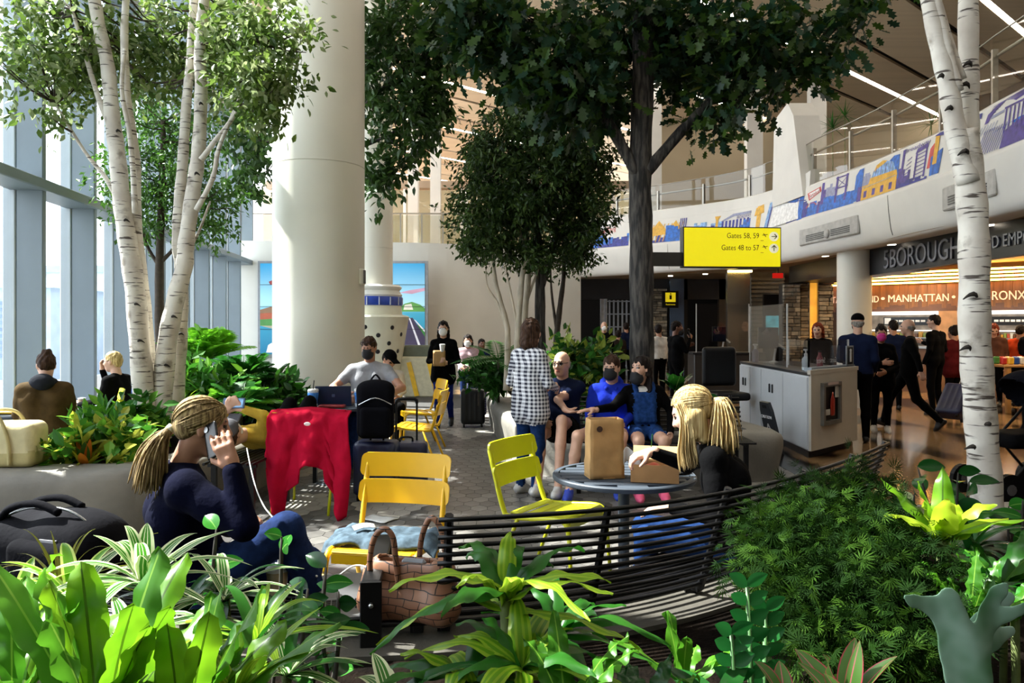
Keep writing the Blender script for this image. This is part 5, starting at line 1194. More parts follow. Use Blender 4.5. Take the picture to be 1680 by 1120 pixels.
tree('round_tree', 'round crowned dark trunk tree beside the oak', [([(887, 650), (886, 560), (886, 470), (885, 420), (880, 340), (878, 240)], 10.8, .09, .04)],
    [(875, 215, 10.8, 80, 60, 1.0), (950, 255, 10.6, 60, 65, .8), (960, 340, 10.6, 50, 60, .8), (885, 310, 10.6, 85, 70, 1.1), (820, 260, 10.7, 60, 70, .8), (880, 165, 10.8, 55, 35, .6), (945, 400, 10.8, 55, 40, .6)], 720, 28, .22, .088, 'small', rndL, M_oakbark,
    [([(889, 470), (903, 425), (914, 380), (920, 320)], 10.8, .045, .015), ([(884, 450), (868, 400), (850, 330)], 10.8, .035, .012)], 60)
tree('birch_tree', 'slender pale multi-stemmed tree left of the round crowned tree', [
    ([(831, 640), (833, 560), (831, 530), (820, 490), (811, 450), (807, 380), (800, 300)], 10.6, .045, .02), ([(846, 650), (850, 540), (857, 450), (866, 420), (852, 380), (845, 300)], 10.5, .05, .02), ([(858, 645), (861, 520), (868, 440), (862, 390), (870, 300)], 10.7, .05, .02)],
    [(790, 350, 10.5, 55, 50, .7), (785, 270, 10.5, 45, 40, .6), (820, 405, 10.5, 55, 28, .6), (850, 340, 10.4, 60, 50, .7), (880, 420, 10.6, 50, 25, .5), (775, 400, 10.4, 30, 25, .4)], 360, 26, .2, .085, 'small', rndL, mat('pale_bark', '#b5aa97', .8, .25, 14, stretch=(1, 1, .3)),
    [([(833, 550), (818, 500), (800, 470), (797, 440)], 10.6, .018, .008), ([(850, 540), (838, 480), (828, 430)], 10.5, .02, .008), ([(862, 500), (880, 450), (893, 420)], 10.7, .022, .01)], 40)
tree('slim_tree', 'thin brown stemmed tree just right of the dark trunk', [([(913, 650), (913, 560), (919, 500), (925, 450), (925, 390)], 11.4, .055, .025)], [(940, 425, 11.4, 45, 25, .5), (920, 380, 11.4, 50, 35, .6)], 60, 22, .2, .08, 'small', rndL, M_twig, [([(913, 540), (905, 480), (903, 430)], 11.4, .025, .01)], 12)
tree('birch_tree', 'near white birch trunk forking high on the right', [
    ([(1624, 880), (1615, 770), (1606, 650), (1599, 540), (1598, 400), (1591, 300), (1580, 215)], 4.3, .086, .076)], [], 0, 0, 0, 0, None, [], M_birch,
    [([(1590, 300), (1568, 215), (1555, 140), (1536, 60), (1515, -40)], 4.28, .062, .04), ([(1590, 290, .05), (1588, 200, .05), (1589, 100, .05), (1588, -40, .05)], 4.32, .062, .05), ([(1572, 150), (1548, 60), (1528, -40)], 4.26, .03, .028), ([(1580, 130), (1560, 70), (1540, 0)], 4.3, .02, .015)], 0,
    [(1597, 486, 4.3, .085, .04), (1622, 697, 4.3, .088, .022), (1596, 735, 4.3, .088, .028), (1588, 572, 4.3, .085, .03), (1590, 105, 4.3, .055, .025), (1559, 178, 4.28, .055, .02), (1584, 250, 4.28, .07, .03), (1545, 125, 4.26, .045, .016), (1585, 140, 4.32, .055, .03)])
# ---------------------------------------------------------------- leafy plants
def blade(p0, d, L, W, droop, prof='strap', n=9, fold=.2, wave=0, freq=14, ph=0, curl=0.0, twist=0.0, side=None):
    p0 = Vector(p0); d = Vector(d).normalized(); h = Vector((d.x, d.y, 0)); s0 = Vector((-d.y, d.x, 0)); s0 = s0.normalized() if s0.length > .05 else Vector((math.cos(ph), math.sin(ph), 0))
    if side is not None: s0 = side.normalized()
    vs = []; uv = []; pts = []
    for i in range(n+1):
        t = i/n; pts.append(p0+d*L*t+Vector((0, 0, -droop*L*t*t))+h*(.25*droop*L*t*t))
    m = 5
    for i in range(n+1):
        t = i/n; tg = (pts[min(i+1, n)]-pts[max(i-1, 0)]).normalized(); s_ = (s0-tg*s0.dot(tg)).normalized(); nm = s_.cross(tg)
        if twist: Rq = Matrix.Rotation(twist*t, 3, tg); s_ = Rq @ s_; nm = Rq @ nm
        if nm.z < 0 and tg.z < .9 and not twist: nm = -nm
        if prof == 'strap': wd_ = W*min(1, .45+t*2.2)*max(0.0, 1-t**3.2)
        elif prof == 'oval': wd_ = W*math.sin(PI*min(1, max(.0, t))**.85)**.8 if 0 < t < 1 else 0
        elif prof == 'spoon': wd_ = W*(.22+.78*math.sin(PI*.5*min(1, t*1.5)))*math.sqrt(max(0, 1-max(0, (t-.55)/.45)**3))*(1+.06*math.sin(t*40+ph))
        else: wd_ = W*(1-t)
        wd_ = max(wd_, .0015)
        for j in range(m):
            u = -1+2*j/(m-1); w2 = wave*(abs(u)**2)*math.sin(freq*t+ph+(1.3 if u > 0 else 0)); vs.append(pts[i]+s_*(u*wd_/2)+nm*(abs(u)*fold*wd_*.5+w2)); uv.append(((u+1)/2, t))
    fs = [(i*m+j, i*m+j+1, (i+1)*m+j+1, (i+1)*m+j) for i in range(n) for j in range(m-1)]
    return vs, fs, uv
def rosette(name, label, crown, n, L, W, elev, droop, mats, prof='strap', seed=1, wave=0, fold=.2, az=None, stem=None, freq=14, group=None, rise=0, spread=1.0, base_z=None, nseg=10):
    rd = random.Random(seed); crown = Vector(crown); zb = base_z if base_z is not None else .38; e = empty(name, (crown.x, crown.y, zb), 0, label, 'plant', group); o = Vector(e.location)
    for i in range(n):
        a = (az[0]+(az[1]-az[0])*(i+.5)/n if az else 2*PI*i/n*2.618)+rd.uniform(-.25, .25); el_ = R(rd.uniform(*elev)); l = rd.uniform(*L); f = 1-i/n*.0
        d = Vector((math.cos(a)*math.cos(el_)*spread, math.sin(a)*math.cos(el_)*spread, math.sin(el_)))
        v, fs, uv = blade(crown-o+Vector((0, 0, rise*i/n)), d, l, W*rd.uniform(.8, 1.15), droop*rd.uniform(.6, 1.3), prof, 18 if wave else 10, fold, wave, freq, rd.uniform(0, 6), twist=rd.uniform(-.5, .5) if wave else 0)
        t = MB(); t.add(v, fs, 0, uv); t.build('leaf', mats[rd.randrange(len(mats))] if isinstance(mats, list) else mats, e, smooth=True)
    t = MB(); t.tube([Vector((0, 0, -.02)), (crown-o)*.5+Vector((.01, .01, 0)), crown-o+Vector((0, 0, rise))], stem or .012, 7); t.build('stem', mat('plant_stem', '#5d6a35', .7, .2, 20), e, smooth=True); return e
M_fern = leaf_mat('nest_fern', '#3f7410', '#7aa81e', .3, .5, midrib='#3a5a0c', scale=9, spec=.5); M_fernd = leaf_mat('nest_fern_dark', '#2f6416', '#5b9424', .35, .45, midrib='#7aa33a')
M_vari = leaf_mat('variegated_leaf', '#2f6a1f', '#4c8f2a', .35, .35, stripes=('#d9dfb8', [(0, 0), (.08, 1), (.13, 0), (.3, 1)])); M_vari2 = leaf_mat('lime_vari_leaf', '#4f8f1c', '#86b52c', .35, .4, stripes=('#cfe07a', [(0, 0), (.32, 1)]))
M_dra = leaf_mat('dracaena_leaf', '#4f8512', '#8fb028', .35, .4, stripes=('#b9c93c', [(0, 0), (.1, .35), (.22, 0), (.36, .4)])); M_drad = leaf_mat('dracaena_dark', '#1b4f14', '#35721f', .35, .35)
M_cord = leaf_mat('cordyline_leaf', '#6f7a1e', '#a39a34', .4, .35); M_gloss = leaf_mat('glossy_leaf', '#23671f', '#3f8a2c', .22, .3, midrib='#6fa648'); M_gloss2 = leaf_mat('glossy_dark_leaf', '#143e18', '#235a22', .22, .25)
M_agl = leaf_mat('aglaonema_leaf', '#3f6a2a', '#6f8f4a', .35, .3, edge='#a8404a', midrib='#b5646a'); M_lime = leaf_mat('lime_leaf', '#86a81a', '#b9cf3a', .4, .5); M_zz = leaf_mat('zz_leaf', '#1a5a26', '#34803c', .25, .25)
M_crot = [leaf_mat('croton_a', '#b5521c', '#d98a2a', .35, .4), leaf_mat('croton_b', '#8a9a22', '#c9b83a', .35, .4), leaf_mat('croton_c', '#2b5a22', '#4f7a2c', .35, .3)]
cpl = lambda px, py, Y: P(px, py, Y)
# foreground, left
rosette('nest_fern', "bird's-nest fern with broad lime fronds at the bottom left", cpl(165, 1240, 1.42), 11, (.34, .5), .066, (52, 86), .22, [M_fern, M_fern, M_fernd], 'spoon', 3, .009, .35, freq=24)
rosette('nest_fern', "bird's-nest fern with fronds leaning right below the phone caller", cpl(300, 1230, 1.45), 11, (.3, .43), .056, (42, 80), .2, [M_fern, M_fernd], 'spoon', 8, .009, .35, az=(-1.6, 1.8), freq=24)
rosette('nest_fern', "bird's-nest fern with curling fronds in the extreme bottom left corner", cpl(20, 1190, 1.5), 10, (.3, .44), .06, (45, 80), .3, [M_fern, M_fernd], 'spoon', 5, .009, .35, freq=24)
rosette('ruffled_fern', 'ruffled lime fern at the left frame edge above the corner', cpl(0, 1080, 1.75), 8, (.26, .38), .06, (35, 75), .3, [M_lime, M_fern], 'strap', 6, .014, .2, freq=34)
rosette('variegated_dracaena', 'white edged dracaena topmost in the left foreground', cpl(236, 962, 1.9), 24, (.2, .3), .042, (15, 75), .55, [M_vari], 'strap', 12)
rosette('variegated_dracaena', 'white striped dracaena left of the topmost one', cpl(120, 990, 1.95), 24, (.2, .32), .038, (10, 70), .6, [M_vari, M_vari2], 'strap', 13)
rosette('variegated_dracaena', 'white striped dracaena low between the two lime ferns', cpl(210, 1060, 1.65), 22, (.18, .28), .036, (10, 70), .6, [M_vari], 'strap', 14)
rosette('variegated_dracaena', 'dark striped dracaena spilling right under the phone caller', cpl(300, 1010, 2.05), 24, (.2, .34), .034, (5, 60), .6, [M_vari, M_gloss2], 'strap', 15)
rosette('variegated_dracaena', 'pale striped dracaena at the far left edge', cpl(30, 1000, 2.0), 22, (.2, .3), .04, (10, 65), .6, [M_vari, M_vari2], 'strap', 16)
rosette('cordyline', 'spiky olive cordyline in front of the black backpack', cpl(100, 975, 2.15), 20, (.2, .36), .017, (25, 80), .5, [M_cord], 'spike', 17)
rosette('dracaena', 'green strap leaved dracaena right of the leaning fern', cpl(418, 1060, 1.7), 22, (.2, .32), .03, (10, 70), .5, [M_dra, M_drad], 'strap', 18)
rosette('dracaena', 'dark strap leaved dracaena beneath the takeaway cup', cpl(470, 1110, 1.8), 20, (.2, .3), .034, (10, 65), .5, [M_drad, M_vari], 'strap', 19)
rosette('dracaena', 'low lime dracaena in the bottom row left of centre', cpl(390, 1140, 1.5), 11, (.16, .26), .034, (10, 65), .4, [M_dra, M_lime], 'strap', 21)
rosette('variegated_dracaena', 'dark narrow leaved plant at the bottom centre left', cpl(640, 1150, 1.6), 10, (.16, .28), .04, (5, 50), .45, [M_gloss2, M_vari], 'strap', 20)
rosette('variegated_dracaena', 'striped dracaena right behind the leaning fern', cpl(370, 985, 2.1), 20, (.2, .32), .03, (5, 60), .6, [M_vari, M_gloss2], 'strap', 23)
rosette('dracaena', 'lime striped dracaena between corner fern and ruffled fern', cpl(70, 1070, 1.75), 18, (.18, .3), .036, (10, 70), .5, [M_vari2, M_fern], 'strap', 24)
def stem_plant(name, label, stems, leaf_l, leaf_w, m_, per=6, seed=1, base_z=.38, prof='oval', sm='#2e2a22', spread=.55, start=.35):
    rd = random.Random(seed); b0 = P(*stems[0][0]); e = empty(name, (b0.x, b0.y, base_z), 0, label, 'plant'); o = Vector(e.location)
    for st in stems:
        top = P(*st[1]); bot = Vector((P(*st[0]).x, P(*st[0]).y, base_z)) if len(st) < 3 else P(*st[0]); mid = bot.lerp(top, .55)+Vector((rd.uniform(-.03, .03), rd.uniform(-.03, .03), 0)); pp = smooth_path([bot, mid, top], 4)
        t = MB(); t.tube([p-o for p in pp], [.006]*(len(pp)-1)+[.003], 6); t.build('stem', mat('stem_'+sm, sm, .8), e, smooth=True)
        for k in range(per):
            f = start+(1-start)*k/max(1, per-1); q = pp[min(len(pp)-1, int(f*(len(pp)-1)))]; a = k*2.4+rd.uniform(-.4, .4)+seed; el_ = rd.uniform(.1, .9)
            d = Vector((math.cos(a), math.sin(a)*.8, el_)); v, fs, uv = blade(q-o, d, leaf_l*rd.uniform(.75, 1.2), leaf_w*rd.uniform(.8, 1.2), .25, prof, 9, .18, 0, ph=a, side=d.cross(Vector((rd.uniform(-.6, .6), -1, rd.uniform(.1, .9))))); t = MB(); t.add(v, fs, 0, uv); t.build('leaf', m_ if not isinstance(m_, list) else m_[rd.randrange(len(m_))], e, smooth=True)
    return e
stem_plant('ficus_sprig', "thin sprig of oval leaves against the phone caller's sleeve", [((350, 1000, 2.3), (355, 868, 2.3)), ((346, 1000, 2.3), (362, 930, 2.35))], .085, .042, M_gloss, 6, 3)
stem_plant('ficus_sprig', "thin sprig of round leaves over the caller's knee", [((440, 1050, 2.35), (462, 880, 2.4))], .075, .045, M_gloss, 3, 5, start=.9)
stem_plant('pepper_plant', 'glossy round leaved plant left of the bench divider', [((495, 1110, 2.0), (505, 965, 2.1)), ((480, 1100, 2.0), (535, 930, 2.15)), ((500, 1100, 2.1), (555, 970, 2.2)), ((540, 1100, 2.0), (560, 1010, 2.05)), ((520, 1100, 2.05), (520, 1010, 2.0))], .075, .042, [M_gloss, M_gloss2, M_gloss], 7, 7)
# foreground, centre
rosette('corn_plant', 'tall lime corn plant in front of the curved bench', cpl(829, 1005, 1.75), 17, (.24, .36), .05, (10, 82), .7, [M_dra, M_dra, M_drad], 'strap', 31, .007, .35, stem=.014, rise=.06, freq=18)
rosette('corn_plant', 'lower corn plant with hanging lime leaves beneath the tall one', cpl(856, 1095, 1.65), 15, (.2, .32), .05, (5, 70), .7, [M_dra, M_drad], 'strap', 32, .006, .3, stem=.014)
rosette('corn_plant', 'corn plant under the brown handbag with broad green leaves', cpl(772, 1120, 1.7), 14, (.18, .3), .052, (5, 65), .65, [M_drad, M_dra], 'strap', 33, .006, .3)
rosette('corn_plant', 'darker corn plant spreading right under the curved bench', cpl(915, 1040, 2.0), 16, (.2, .34), .042, (0, 65), .6, [M_drad], 'strap', 34, .006, .3)
rosette('crinkled_fern', 'crinkled dark fern at the bottom centre', cpl(930, 1190, 1.55), 10, (.2, .32), .05, (25, 75), .45, [M_fernd], 'strap', 35, .01, .2, freq=26)
rosette('crinkled_fern', 'crinkled fern right of the bottom centre', cpl(1060, 1200, 1.7), 9, (.2, .3), .05, (20, 70), .45, [M_fernd, M_gloss2], 'strap', 36, .01, .2, freq=26)
rosette('nest_fern', 'small dim fern in front of the concrete rim at the centre', cpl(1120, 1130, 2.1), 9, (.16, .28), .045, (40, 80), .25, [M_fernd], 'spoon', 37, .008, .2)
rosette('dark_shrub', 'dim broad leaved plant at the bottom between fern and zz plant', cpl(1180, 1170, 1.75), 9, (.14, .22), .06, (5, 50), .3, [M_gloss2], 'oval', 38)
# zz plant
def zz(label, stems, seed):
    rd = random.Random(seed); b0 = P(*stems[0][0]); e = empty('zz_plant', (b0.x, b0.y, .38), 0, label, 'plant'); o = Vector(e.location)
    for bt, tp in stems:
        a, b_ = Vector((P(*bt).x, P(*bt).y, .38)), P(*tp); t = MB(); t.tube([a-o, b_-o], [.012, .005], 7); t.build('stem', mat('zz_stem', '#3d6a35', .5), e, smooth=True)
        for k in range(8):
            q = a.lerp(b_, .45+.55*k/7)
            for sx in (-1, 1):
                d = Vector((sx*.75, -.2+rd.uniform(-.2, .2), .7)); v, fs, uv = blade(q-o, d, .066, .034, .15, 'oval', 8, .2, 0, ph=k, side=d.cross(Vector((rd.uniform(-.4, .4), -1, .35)))); t = MB(); t.add(v, fs, 0, uv); t.build('leaf', M_zz, e, smooth=True)
zz('upright zz plant with paired glossy leaflets left of the feathery aralia', [((1240, 1100, 1.9), (1226, 962, 1.95)), ((1250, 1100, 1.95), (1256, 1000, 2.0)), ((1215, 1110, 1.85), (1200, 1040, 1.85))], 3)
# feathery aralia
ar = empty('ming_aralia', (1.35, 2.5, .38), 0, 'big feathery dark green aralia bush in the right foreground', 'plant'); ao = Vector(ar.location)
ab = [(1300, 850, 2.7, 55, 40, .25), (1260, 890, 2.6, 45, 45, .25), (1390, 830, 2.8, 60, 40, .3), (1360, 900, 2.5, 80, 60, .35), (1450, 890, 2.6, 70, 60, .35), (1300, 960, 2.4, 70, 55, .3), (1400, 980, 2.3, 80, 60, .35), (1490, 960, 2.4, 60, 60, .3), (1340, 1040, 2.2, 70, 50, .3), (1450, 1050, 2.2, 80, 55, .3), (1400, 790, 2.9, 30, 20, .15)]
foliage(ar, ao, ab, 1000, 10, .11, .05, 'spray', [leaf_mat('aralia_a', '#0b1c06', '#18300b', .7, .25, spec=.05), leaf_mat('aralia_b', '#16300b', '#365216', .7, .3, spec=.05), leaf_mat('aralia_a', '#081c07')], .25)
for k in range(len(ab)):
    rd = random.Random(k); b_ = ab[k]; t = MB(); t.tube([Vector((rd.uniform(-.3, .3), rd.uniform(-.2, .2), 0)), (P(b_[0], b_[1], b_[2])-ao)*.5+Vector((0, 0, .02)), P(b_[0], b_[1], b_[2])-ao], [.014, .01, .005], 6); t.build('stem', M_twig, ar, smooth=True)
# right foreground
rosette('lime_bromeliad', 'glowing lime plant with broad upright leaves left of the near birch', cpl(1546, 885, 2.5), 11, (.24, .34), .08, (30, 82), .4, [M_lime, M_lime, M_fern], 'strap', 41, .006, .4, stem=.02, freq=18)
rosette('nest_fern', 'serrated dark green fern under the near birch', cpl(1590, 1040, 2.15), 10, (.2, .32), .055, (45, 85), .3, [M_fernd], 'strap', 42, .01, .25, freq=40)
rosette('nest_fern', 'dark fern at the right frame edge below the birch', cpl(1665, 1010, 2.2), 10, (.2, .32), .06, (25, 70), .4, [M_fernd, M_gloss], 'strap', 43, .01, .25, freq=30)
rosette('aglaonema', 'pink edged aglaonema at the bottom right', cpl(1385, 1175, 1.5), 9, (.13, .2), .05, (35, 80), .3, [M_agl], 'oval', 44, 0, .3)
rosette('aglaonema', 'smaller pink edged aglaonema left of the larger one', cpl(1290, 1170, 1.55), 7, (.1, .17), .045, (20, 70), .3, [M_agl], 'oval', 45, 0, .3)
stem_plant('variegated_shrub', 'small cream variegated shrub at the concourse edge', [((1470, 860, 3.5), (1470, 795, 3.5)), ((1490, 860, 3.5), (1500, 810, 3.5))], .11, .055, [leaf_mat('cream_leaf', '#8a9a5a', '#c9cf9a', .4, .3), M_gloss2], 7, 9)
stem_plant('rubber_plant', 'dark glossy rubber plant touching the near birch', [((1570, 880, 3.5), (1572, 775, 3.5)), ((1590, 880, 3.6), (1590, 790, 3.6)), ((1540, 880, 3.4), (1505, 765, 3.5))], .13, .065, [M_gloss2, M_gloss], 7, 11)
stem_plant('rubber_plant', 'dim leafy plant right of the near birch foot', [((1660, 900, 3.6), (1655, 830, 3.6)), ((1680, 900, 3.5), (1678, 820, 3.5))], .12, .06, [M_gloss2, M_gloss], 6, 12)
rosette('nest_fern', 'broad leaved fern behind the staghorn at the right edge', cpl(1645, 960, 2.5), 14, (.24, .36), .07, (15, 70), .45, [M_fernd, M_drad], 'strap', 81, .008, .3, freq=20)
rosette('dracaena', 'dark dracaena between lime plant and birch foot', cpl(1590, 905, 3.0), 16, (.2, .32), .045, (10, 65), .5, [M_drad, M_gloss2], 'strap', 82)
rosette('corn_plant', 'corn plant just beyond the right frame edge', (2.25, 2.3, .85), 14, (.26, .38), .055, (5, 70), .6, [M_dra, M_drad], 'strap', 83, .006, .3, freq=18)
rosette('nest_fern', 'fern right of the birch beyond the frame', (3.1, 3.6, .6), 14, (.3, .42), .07, (30, 75), .35, [M_fernd], 'spoon', 84, .008, .3, freq=20)
rosette('dracaena', 'dark dracaena at the far right of the near planter', (3.0, 2.6, .7), 18, (.26, .4), .045, (10, 70), .5, [M_drad, M_vari], 'strap', 85)
rosette('nest_fern', 'fern beyond the left frame edge in the near planter', (-1.9, 2.1, .65), 14, (.32, .46), .065, (35, 80), .3, [M_fern, M_fernd], 'spoon', 86, .008, .3, freq=20)
rosette('variegated_dracaena', 'striped dracaena left beyond the frame edge', (-2.3, 2.7, .7), 22, (.24, .36), .04, (10, 70), .6, [M_vari], 'strap', 87)
rosette('dracaena', 'green dracaena leftmost in the near planter', (-1.75, 1.55, .7), 18, (.26, .38), .04, (10, 70), .5, [M_drad, M_dra], 'strap', 88)
# staghorn fern: forked antler fronds, real thickness
M_stag = leaf_mat('staghorn', '#3f7040', '#9dbba8', .6, .2, scale=11)
st = empty('staghorn_fern', (P(1610, 1150, 1.45).x, 1.45, .38), 0, 'big blue-green staghorn fern with forked fronds at the bottom right', 'plant'); so2 = Vector(st.location)
def frond(chains, dY):
    pr = []
    for ch in chains:
        for a, b_ in zip(ch[:-1], ch[1:]):
            pa, pb = P(a[0], a[1], 1.45)-so2, P(b_[0], b_[1], 1.45)-so2; pr.append(rc((pa.x, 0, pa.z), (pb.x, 0, pb.z), a[2]*1.45/F, b_[2]*1.45/F, 0, .012))
    V, Q, M_ = sdf_geom(pr, .005)
    zc = V[:, 2]; h_ = zc-zc.min(); xr = V[:, 0]-V[:, 0].mean(); V[:, 1] = V[:, 1]*.16+dY+.02*np.sin(h_*9)+.45*xr**2+.006*np.sin(xr*55+h_*20)
    link('frond', np_mesh('frond', [(V, Q, M_)], [M_stag]), st)
frond([[(1600, 1200, 30), (1598, 1120, 36), (1590, 1075, 36), (1570, 1030, 22), (1540, 1000, 15), (1505, 990, 9), (1488, 982, 3)], [(1585, 1060, 30), (1570, 1010, 18), (1562, 985, 14), (1559, 974, 9)], [(1598, 1110, 34), (1615, 1060, 24), (1630, 1010, 16), (1645, 975, 12), (1652, 962, 6)], [(1625, 1040, 18), (1660, 1015, 12), (1690, 1000, 10)]], 0)
frond([[(1630, 1200, 26), (1650, 1110, 30), (1680, 1060, 24), (1720, 1020, 14)], [(1655, 1100, 26), (1690, 1090, 18), (1730, 1080, 10)]], .1)
t = MB(); t.tube([(0, .03, 0), (-.02, .02, P(1600, 1195, 1.45).z-.38)], [.05, .03], 10); t.build('stem', M_stag, st, smooth=True)
# ---------------------------------------------------------------- mid beds
rosette('croton', 'orange and yellow croton at the left planter edge', cpl(140, 772, 6.1), 26, (.2, .36), .07, (30, 80), .2, M_crot, 'oval', 51, base_z=.47)
rosette('croton', 'small red croton right of the orange one', cpl(172, 765, 6.3), 18, (.14, .22), .05, (30, 75), .2, [M_crot[0], M_crot[2]], 'oval', 52, base_z=.47)
rosette('spider_dracaena', 'arching bright green dracaena before the birch feet', cpl(205, 705, 6.6), 40, (.25, .45), .055, (10, 70), .6, [M_dra, M_drad], 'strap', 53, base_z=.47)
rosette('spider_dracaena', 'low green dracaena beside the orange croton', cpl(185, 745, 6.35), 30, (.2, .34), .05, (10, 60), .5, [M_drad], 'strap', 54, base_z=.47)
rosette('leafy_shrub', 'round leaved shrub between brown jacket and birch', cpl(152, 735, 6.7), 30, (.14, .24), .1, (10, 70), .3, [M_gloss, M_lime], 'oval', 55, base_z=.47, rise=.12)
rosette('leafy_shrub', 'bright leafy shrub right at the left birch foot', cpl(212, 690, 7.1), 26, (.16, .28), .09, (10, 70), .3, [M_gloss, M_drad], 'oval', 56, base_z=.47, rise=.1)
rosette('spider_dracaena', 'dracaena filling behind the left birches', cpl(300, 665, 8.2), 34, (.25, .4), .05, (10, 70), .5, [M_drad, M_dra], 'strap', 57, base_z=.47)
def palm(label, base, tops, L, m_, seed, leaflet=.16, name='palm', cat='plant', base_z=.47, elev=(25, 75), n=None, origin=None):
    rd = random.Random(seed); c = P(*base); e = empty(name, (c.x, c.y, base_z), 0, label, cat); o = Vector(e.location)
    for k in range(tops):
        a = k*2.4+rd.uniform(-.3, .3); el_ = R(rd.uniform(*elev)); d = Vector((math.cos(a)*math.cos(el_), math.sin(a)*math.cos(el_), math.sin(el_))); l = L*rd.uniform(.75, 1.15); pts = [c-o+d*l*i/8+Vector((0, 0, -.35*l*(i/8)**2)) for i in range(9)]; t = MB(); t.tube(pts, [.008-.0007*i for i in range(9)], 5)
        for i in range(1, 18):
            f = i/18; q = pts[int(f*8)].lerp(pts[min(8, int(f*8)+1)], f*8-int(f*8)); tg = (pts[min(8, int(f*8)+1)]-pts[int(f*8)]).normalized(); sd = tg.cross(Vector((0, 0, 1))).normalized()
            for sx in (-1, 1):
                ld = (tg*.6+sd*sx+Vector((0, 0, -.25))).normalized(); ll = leaflet*math.sin(PI*(.12+.8*f)); w2 = tg*leaflet*.07; t.add([q, q+ld*ll*.5+w2, q+ld*ll, q+ld*ll*.5-w2], [(0, 1, 2), (0, 2, 3)])
        t.build('frond', m_[k % len(m_)] if isinstance(m_, list) else m_, e)
    t = MB(); t.tube([Vector((0, 0, -.02)), c-o], .02, 7); t.build('stem', M_twig, e); return e
M_palm = leaf_mat('palm_bright', '#4f9a1c', '#86c832', .4, .45); M_palmd = leaf_mat('palm_dark', '#1f5a1e', '#3a7a2a', .4, .35)
palm('bright feathery palm against the rear windows', (345, 590, 9.6), 24, .62, [M_palm], 3, .26, elev=(35, 85))
palm('dark fan palm between bright palm and big column', (400, 625, 9.0), 22, .55, [M_palmd], 4, .24)
palm('low green fern palm above the lying phone user', (395, 665, 8.2), 24, .5, [M_palmd, M_palm], 5, .2, elev=(5, 60))
palm('dark palm close to the big column', (440, 635, 9.6), 20, .5, [M_palmd], 6, .24)
rosette('spider_plant', 'white striped spider plant behind the birches', cpl(345, 625, 8.9), 40, (.3, .45), .035, (10, 65), .6, [M_vari], 'strap', 58, base_z=.47)
rosette('leafy_shrub', 'leafy shrub left of the big column foot', cpl(330, 655, 8.8), 26, (.16, .26), .07, (10, 70), .3, [M_gloss, M_dra], 'oval', 62, base_z=.47, rise=.1)
rosette('leafy_shrub', 'broad leaved plant in front of the big column foot', cpl(490, 668, 9.3), 24, (.14, .24), .08, (10, 70), .3, [M_gloss2, M_gloss], 'oval', 59, base_z=.47, rise=.1)
rosette('leafy_shrub', 'dark broad leaved plant left at the big column foot', cpl(455, 668, 9.2), 24, (.18, .28), .06, (10, 70), .4, [M_gloss2, M_drad], 'strap', 60, base_z=.47, rise=.1)
# low bushes that fill the left bed
def bush(label, blobs, n, size, mats, spread=.2, per=14, base_z=.47, kind='pointed'):
    b0 = P(*blobs[0][:3]); e = empty('low_shrub', (b0.x, b0.y, base_z), 0, label, 'plant'); foliage(e, e.location, blobs, n, per, spread, size, kind, mats, -.1)
    t = MB(); [t.tube([(dx, dx*.5, -.03), (dx*2, dx, b0.z-base_z+.05)], .01, 6) for dx in (-.06, 0, .06)]; t.build('stem', M_twig, e); return e
gA, gB, gC = LM('bush_a', '#3d7a1c', '#76a832', .4), LM('bush_b', '#255a18', '#447f26', .35), LM('bush_c', '#8f9a2a', '#bcc04a', .4)
bush('bright low bush between duffel bag and birch trunks', [(160, 728, 6.5, 45, 28, .3), (205, 735, 6.3, 35, 30, .25), (120, 745, 6.2, 25, 25, .2)], 60, .15, [gA, gB, gC])
bush('bright bush round the feet of the left birches', [(225, 702, 7.2, 40, 28, .35), (190, 700, 7.2, 35, 22, .3), (165, 708, 7.0, 25, 20, .25)], 60, .16, [gA, gB])
bush('leafy bush behind the birches under the bright palm', [(320, 640, 8.8, 45, 40, .4), (370, 650, 8.6, 45, 35, .4), (300, 610, 9.2, 25, 35, .3)], 80, .17, [gA, gB, gB])
bush('dark leafy bush in front of the big column', [(430, 655, 9.0, 45, 30, .4), (480, 658, 9.3, 30, 18, .3)], 60, .16, [gB, gB, LM('shrub_b', '#1a3c16', '#2f5a20', .3)])
# centre bed
sh = empty('croton_shrub', (P(940, 640, 9.2).x, 9.2, .45), 0, 'dense green and yellow leaved shrub left of the oak trunk', 'plant')
foliage(sh, sh.location, [(940, 600, 9.0, 40, 40, .4), (915, 625, 8.9, 30, 30, .3), (975, 590, 9.2, 35, 35, .35), (960, 640, 8.9, 40, 25, .3)], 90, 12, .16, .15, 'pointed', [LM('shrub_a', '#24521c', '#3d7a28', .3), LM('shrub_b', '#1a3c16', '#2f5a20', .3), LM('shrub_c', '#6f8a2a', '#a3ad48', .3)], 0)
t = MB(); [t.tube([(dx, 0, -.05), (dx*2.5, 0, .5)], .012, 6) for dx in (-.08, 0, .08)]; t.build('stem', M_twig, sh)
palm('dark conifer like fern left of the pale stems', (818, 590, 11.0), 14, .75, [M_palmd], 8, .2, name='fern_conifer', base_z=.45, elev=(-5, 55))
sh = empty('low_shrub', (P(785, 640, 11.4).x, 11.4, .45), 0, 'low dark shrub at the tip of the centre planter', 'plant')
foliage(sh, sh.location, [(785, 622, 11.4, 30, 22, .3), (815, 625, 11.0, 25, 22, .3), (800, 605, 11.4, 25, 15, .3)], 60, 12, .14, .13, 'pointed', [LM('shrub_a', '#24521c', '#3d7a28', .3), LM('shrub_b', '#1a3c16', '#2f5a20', .3)], 0)
t = MB(); t.tube([(0, 0, -.05), (0, 0, .3)], .012, 6); t.build('stem', M_twig, sh)
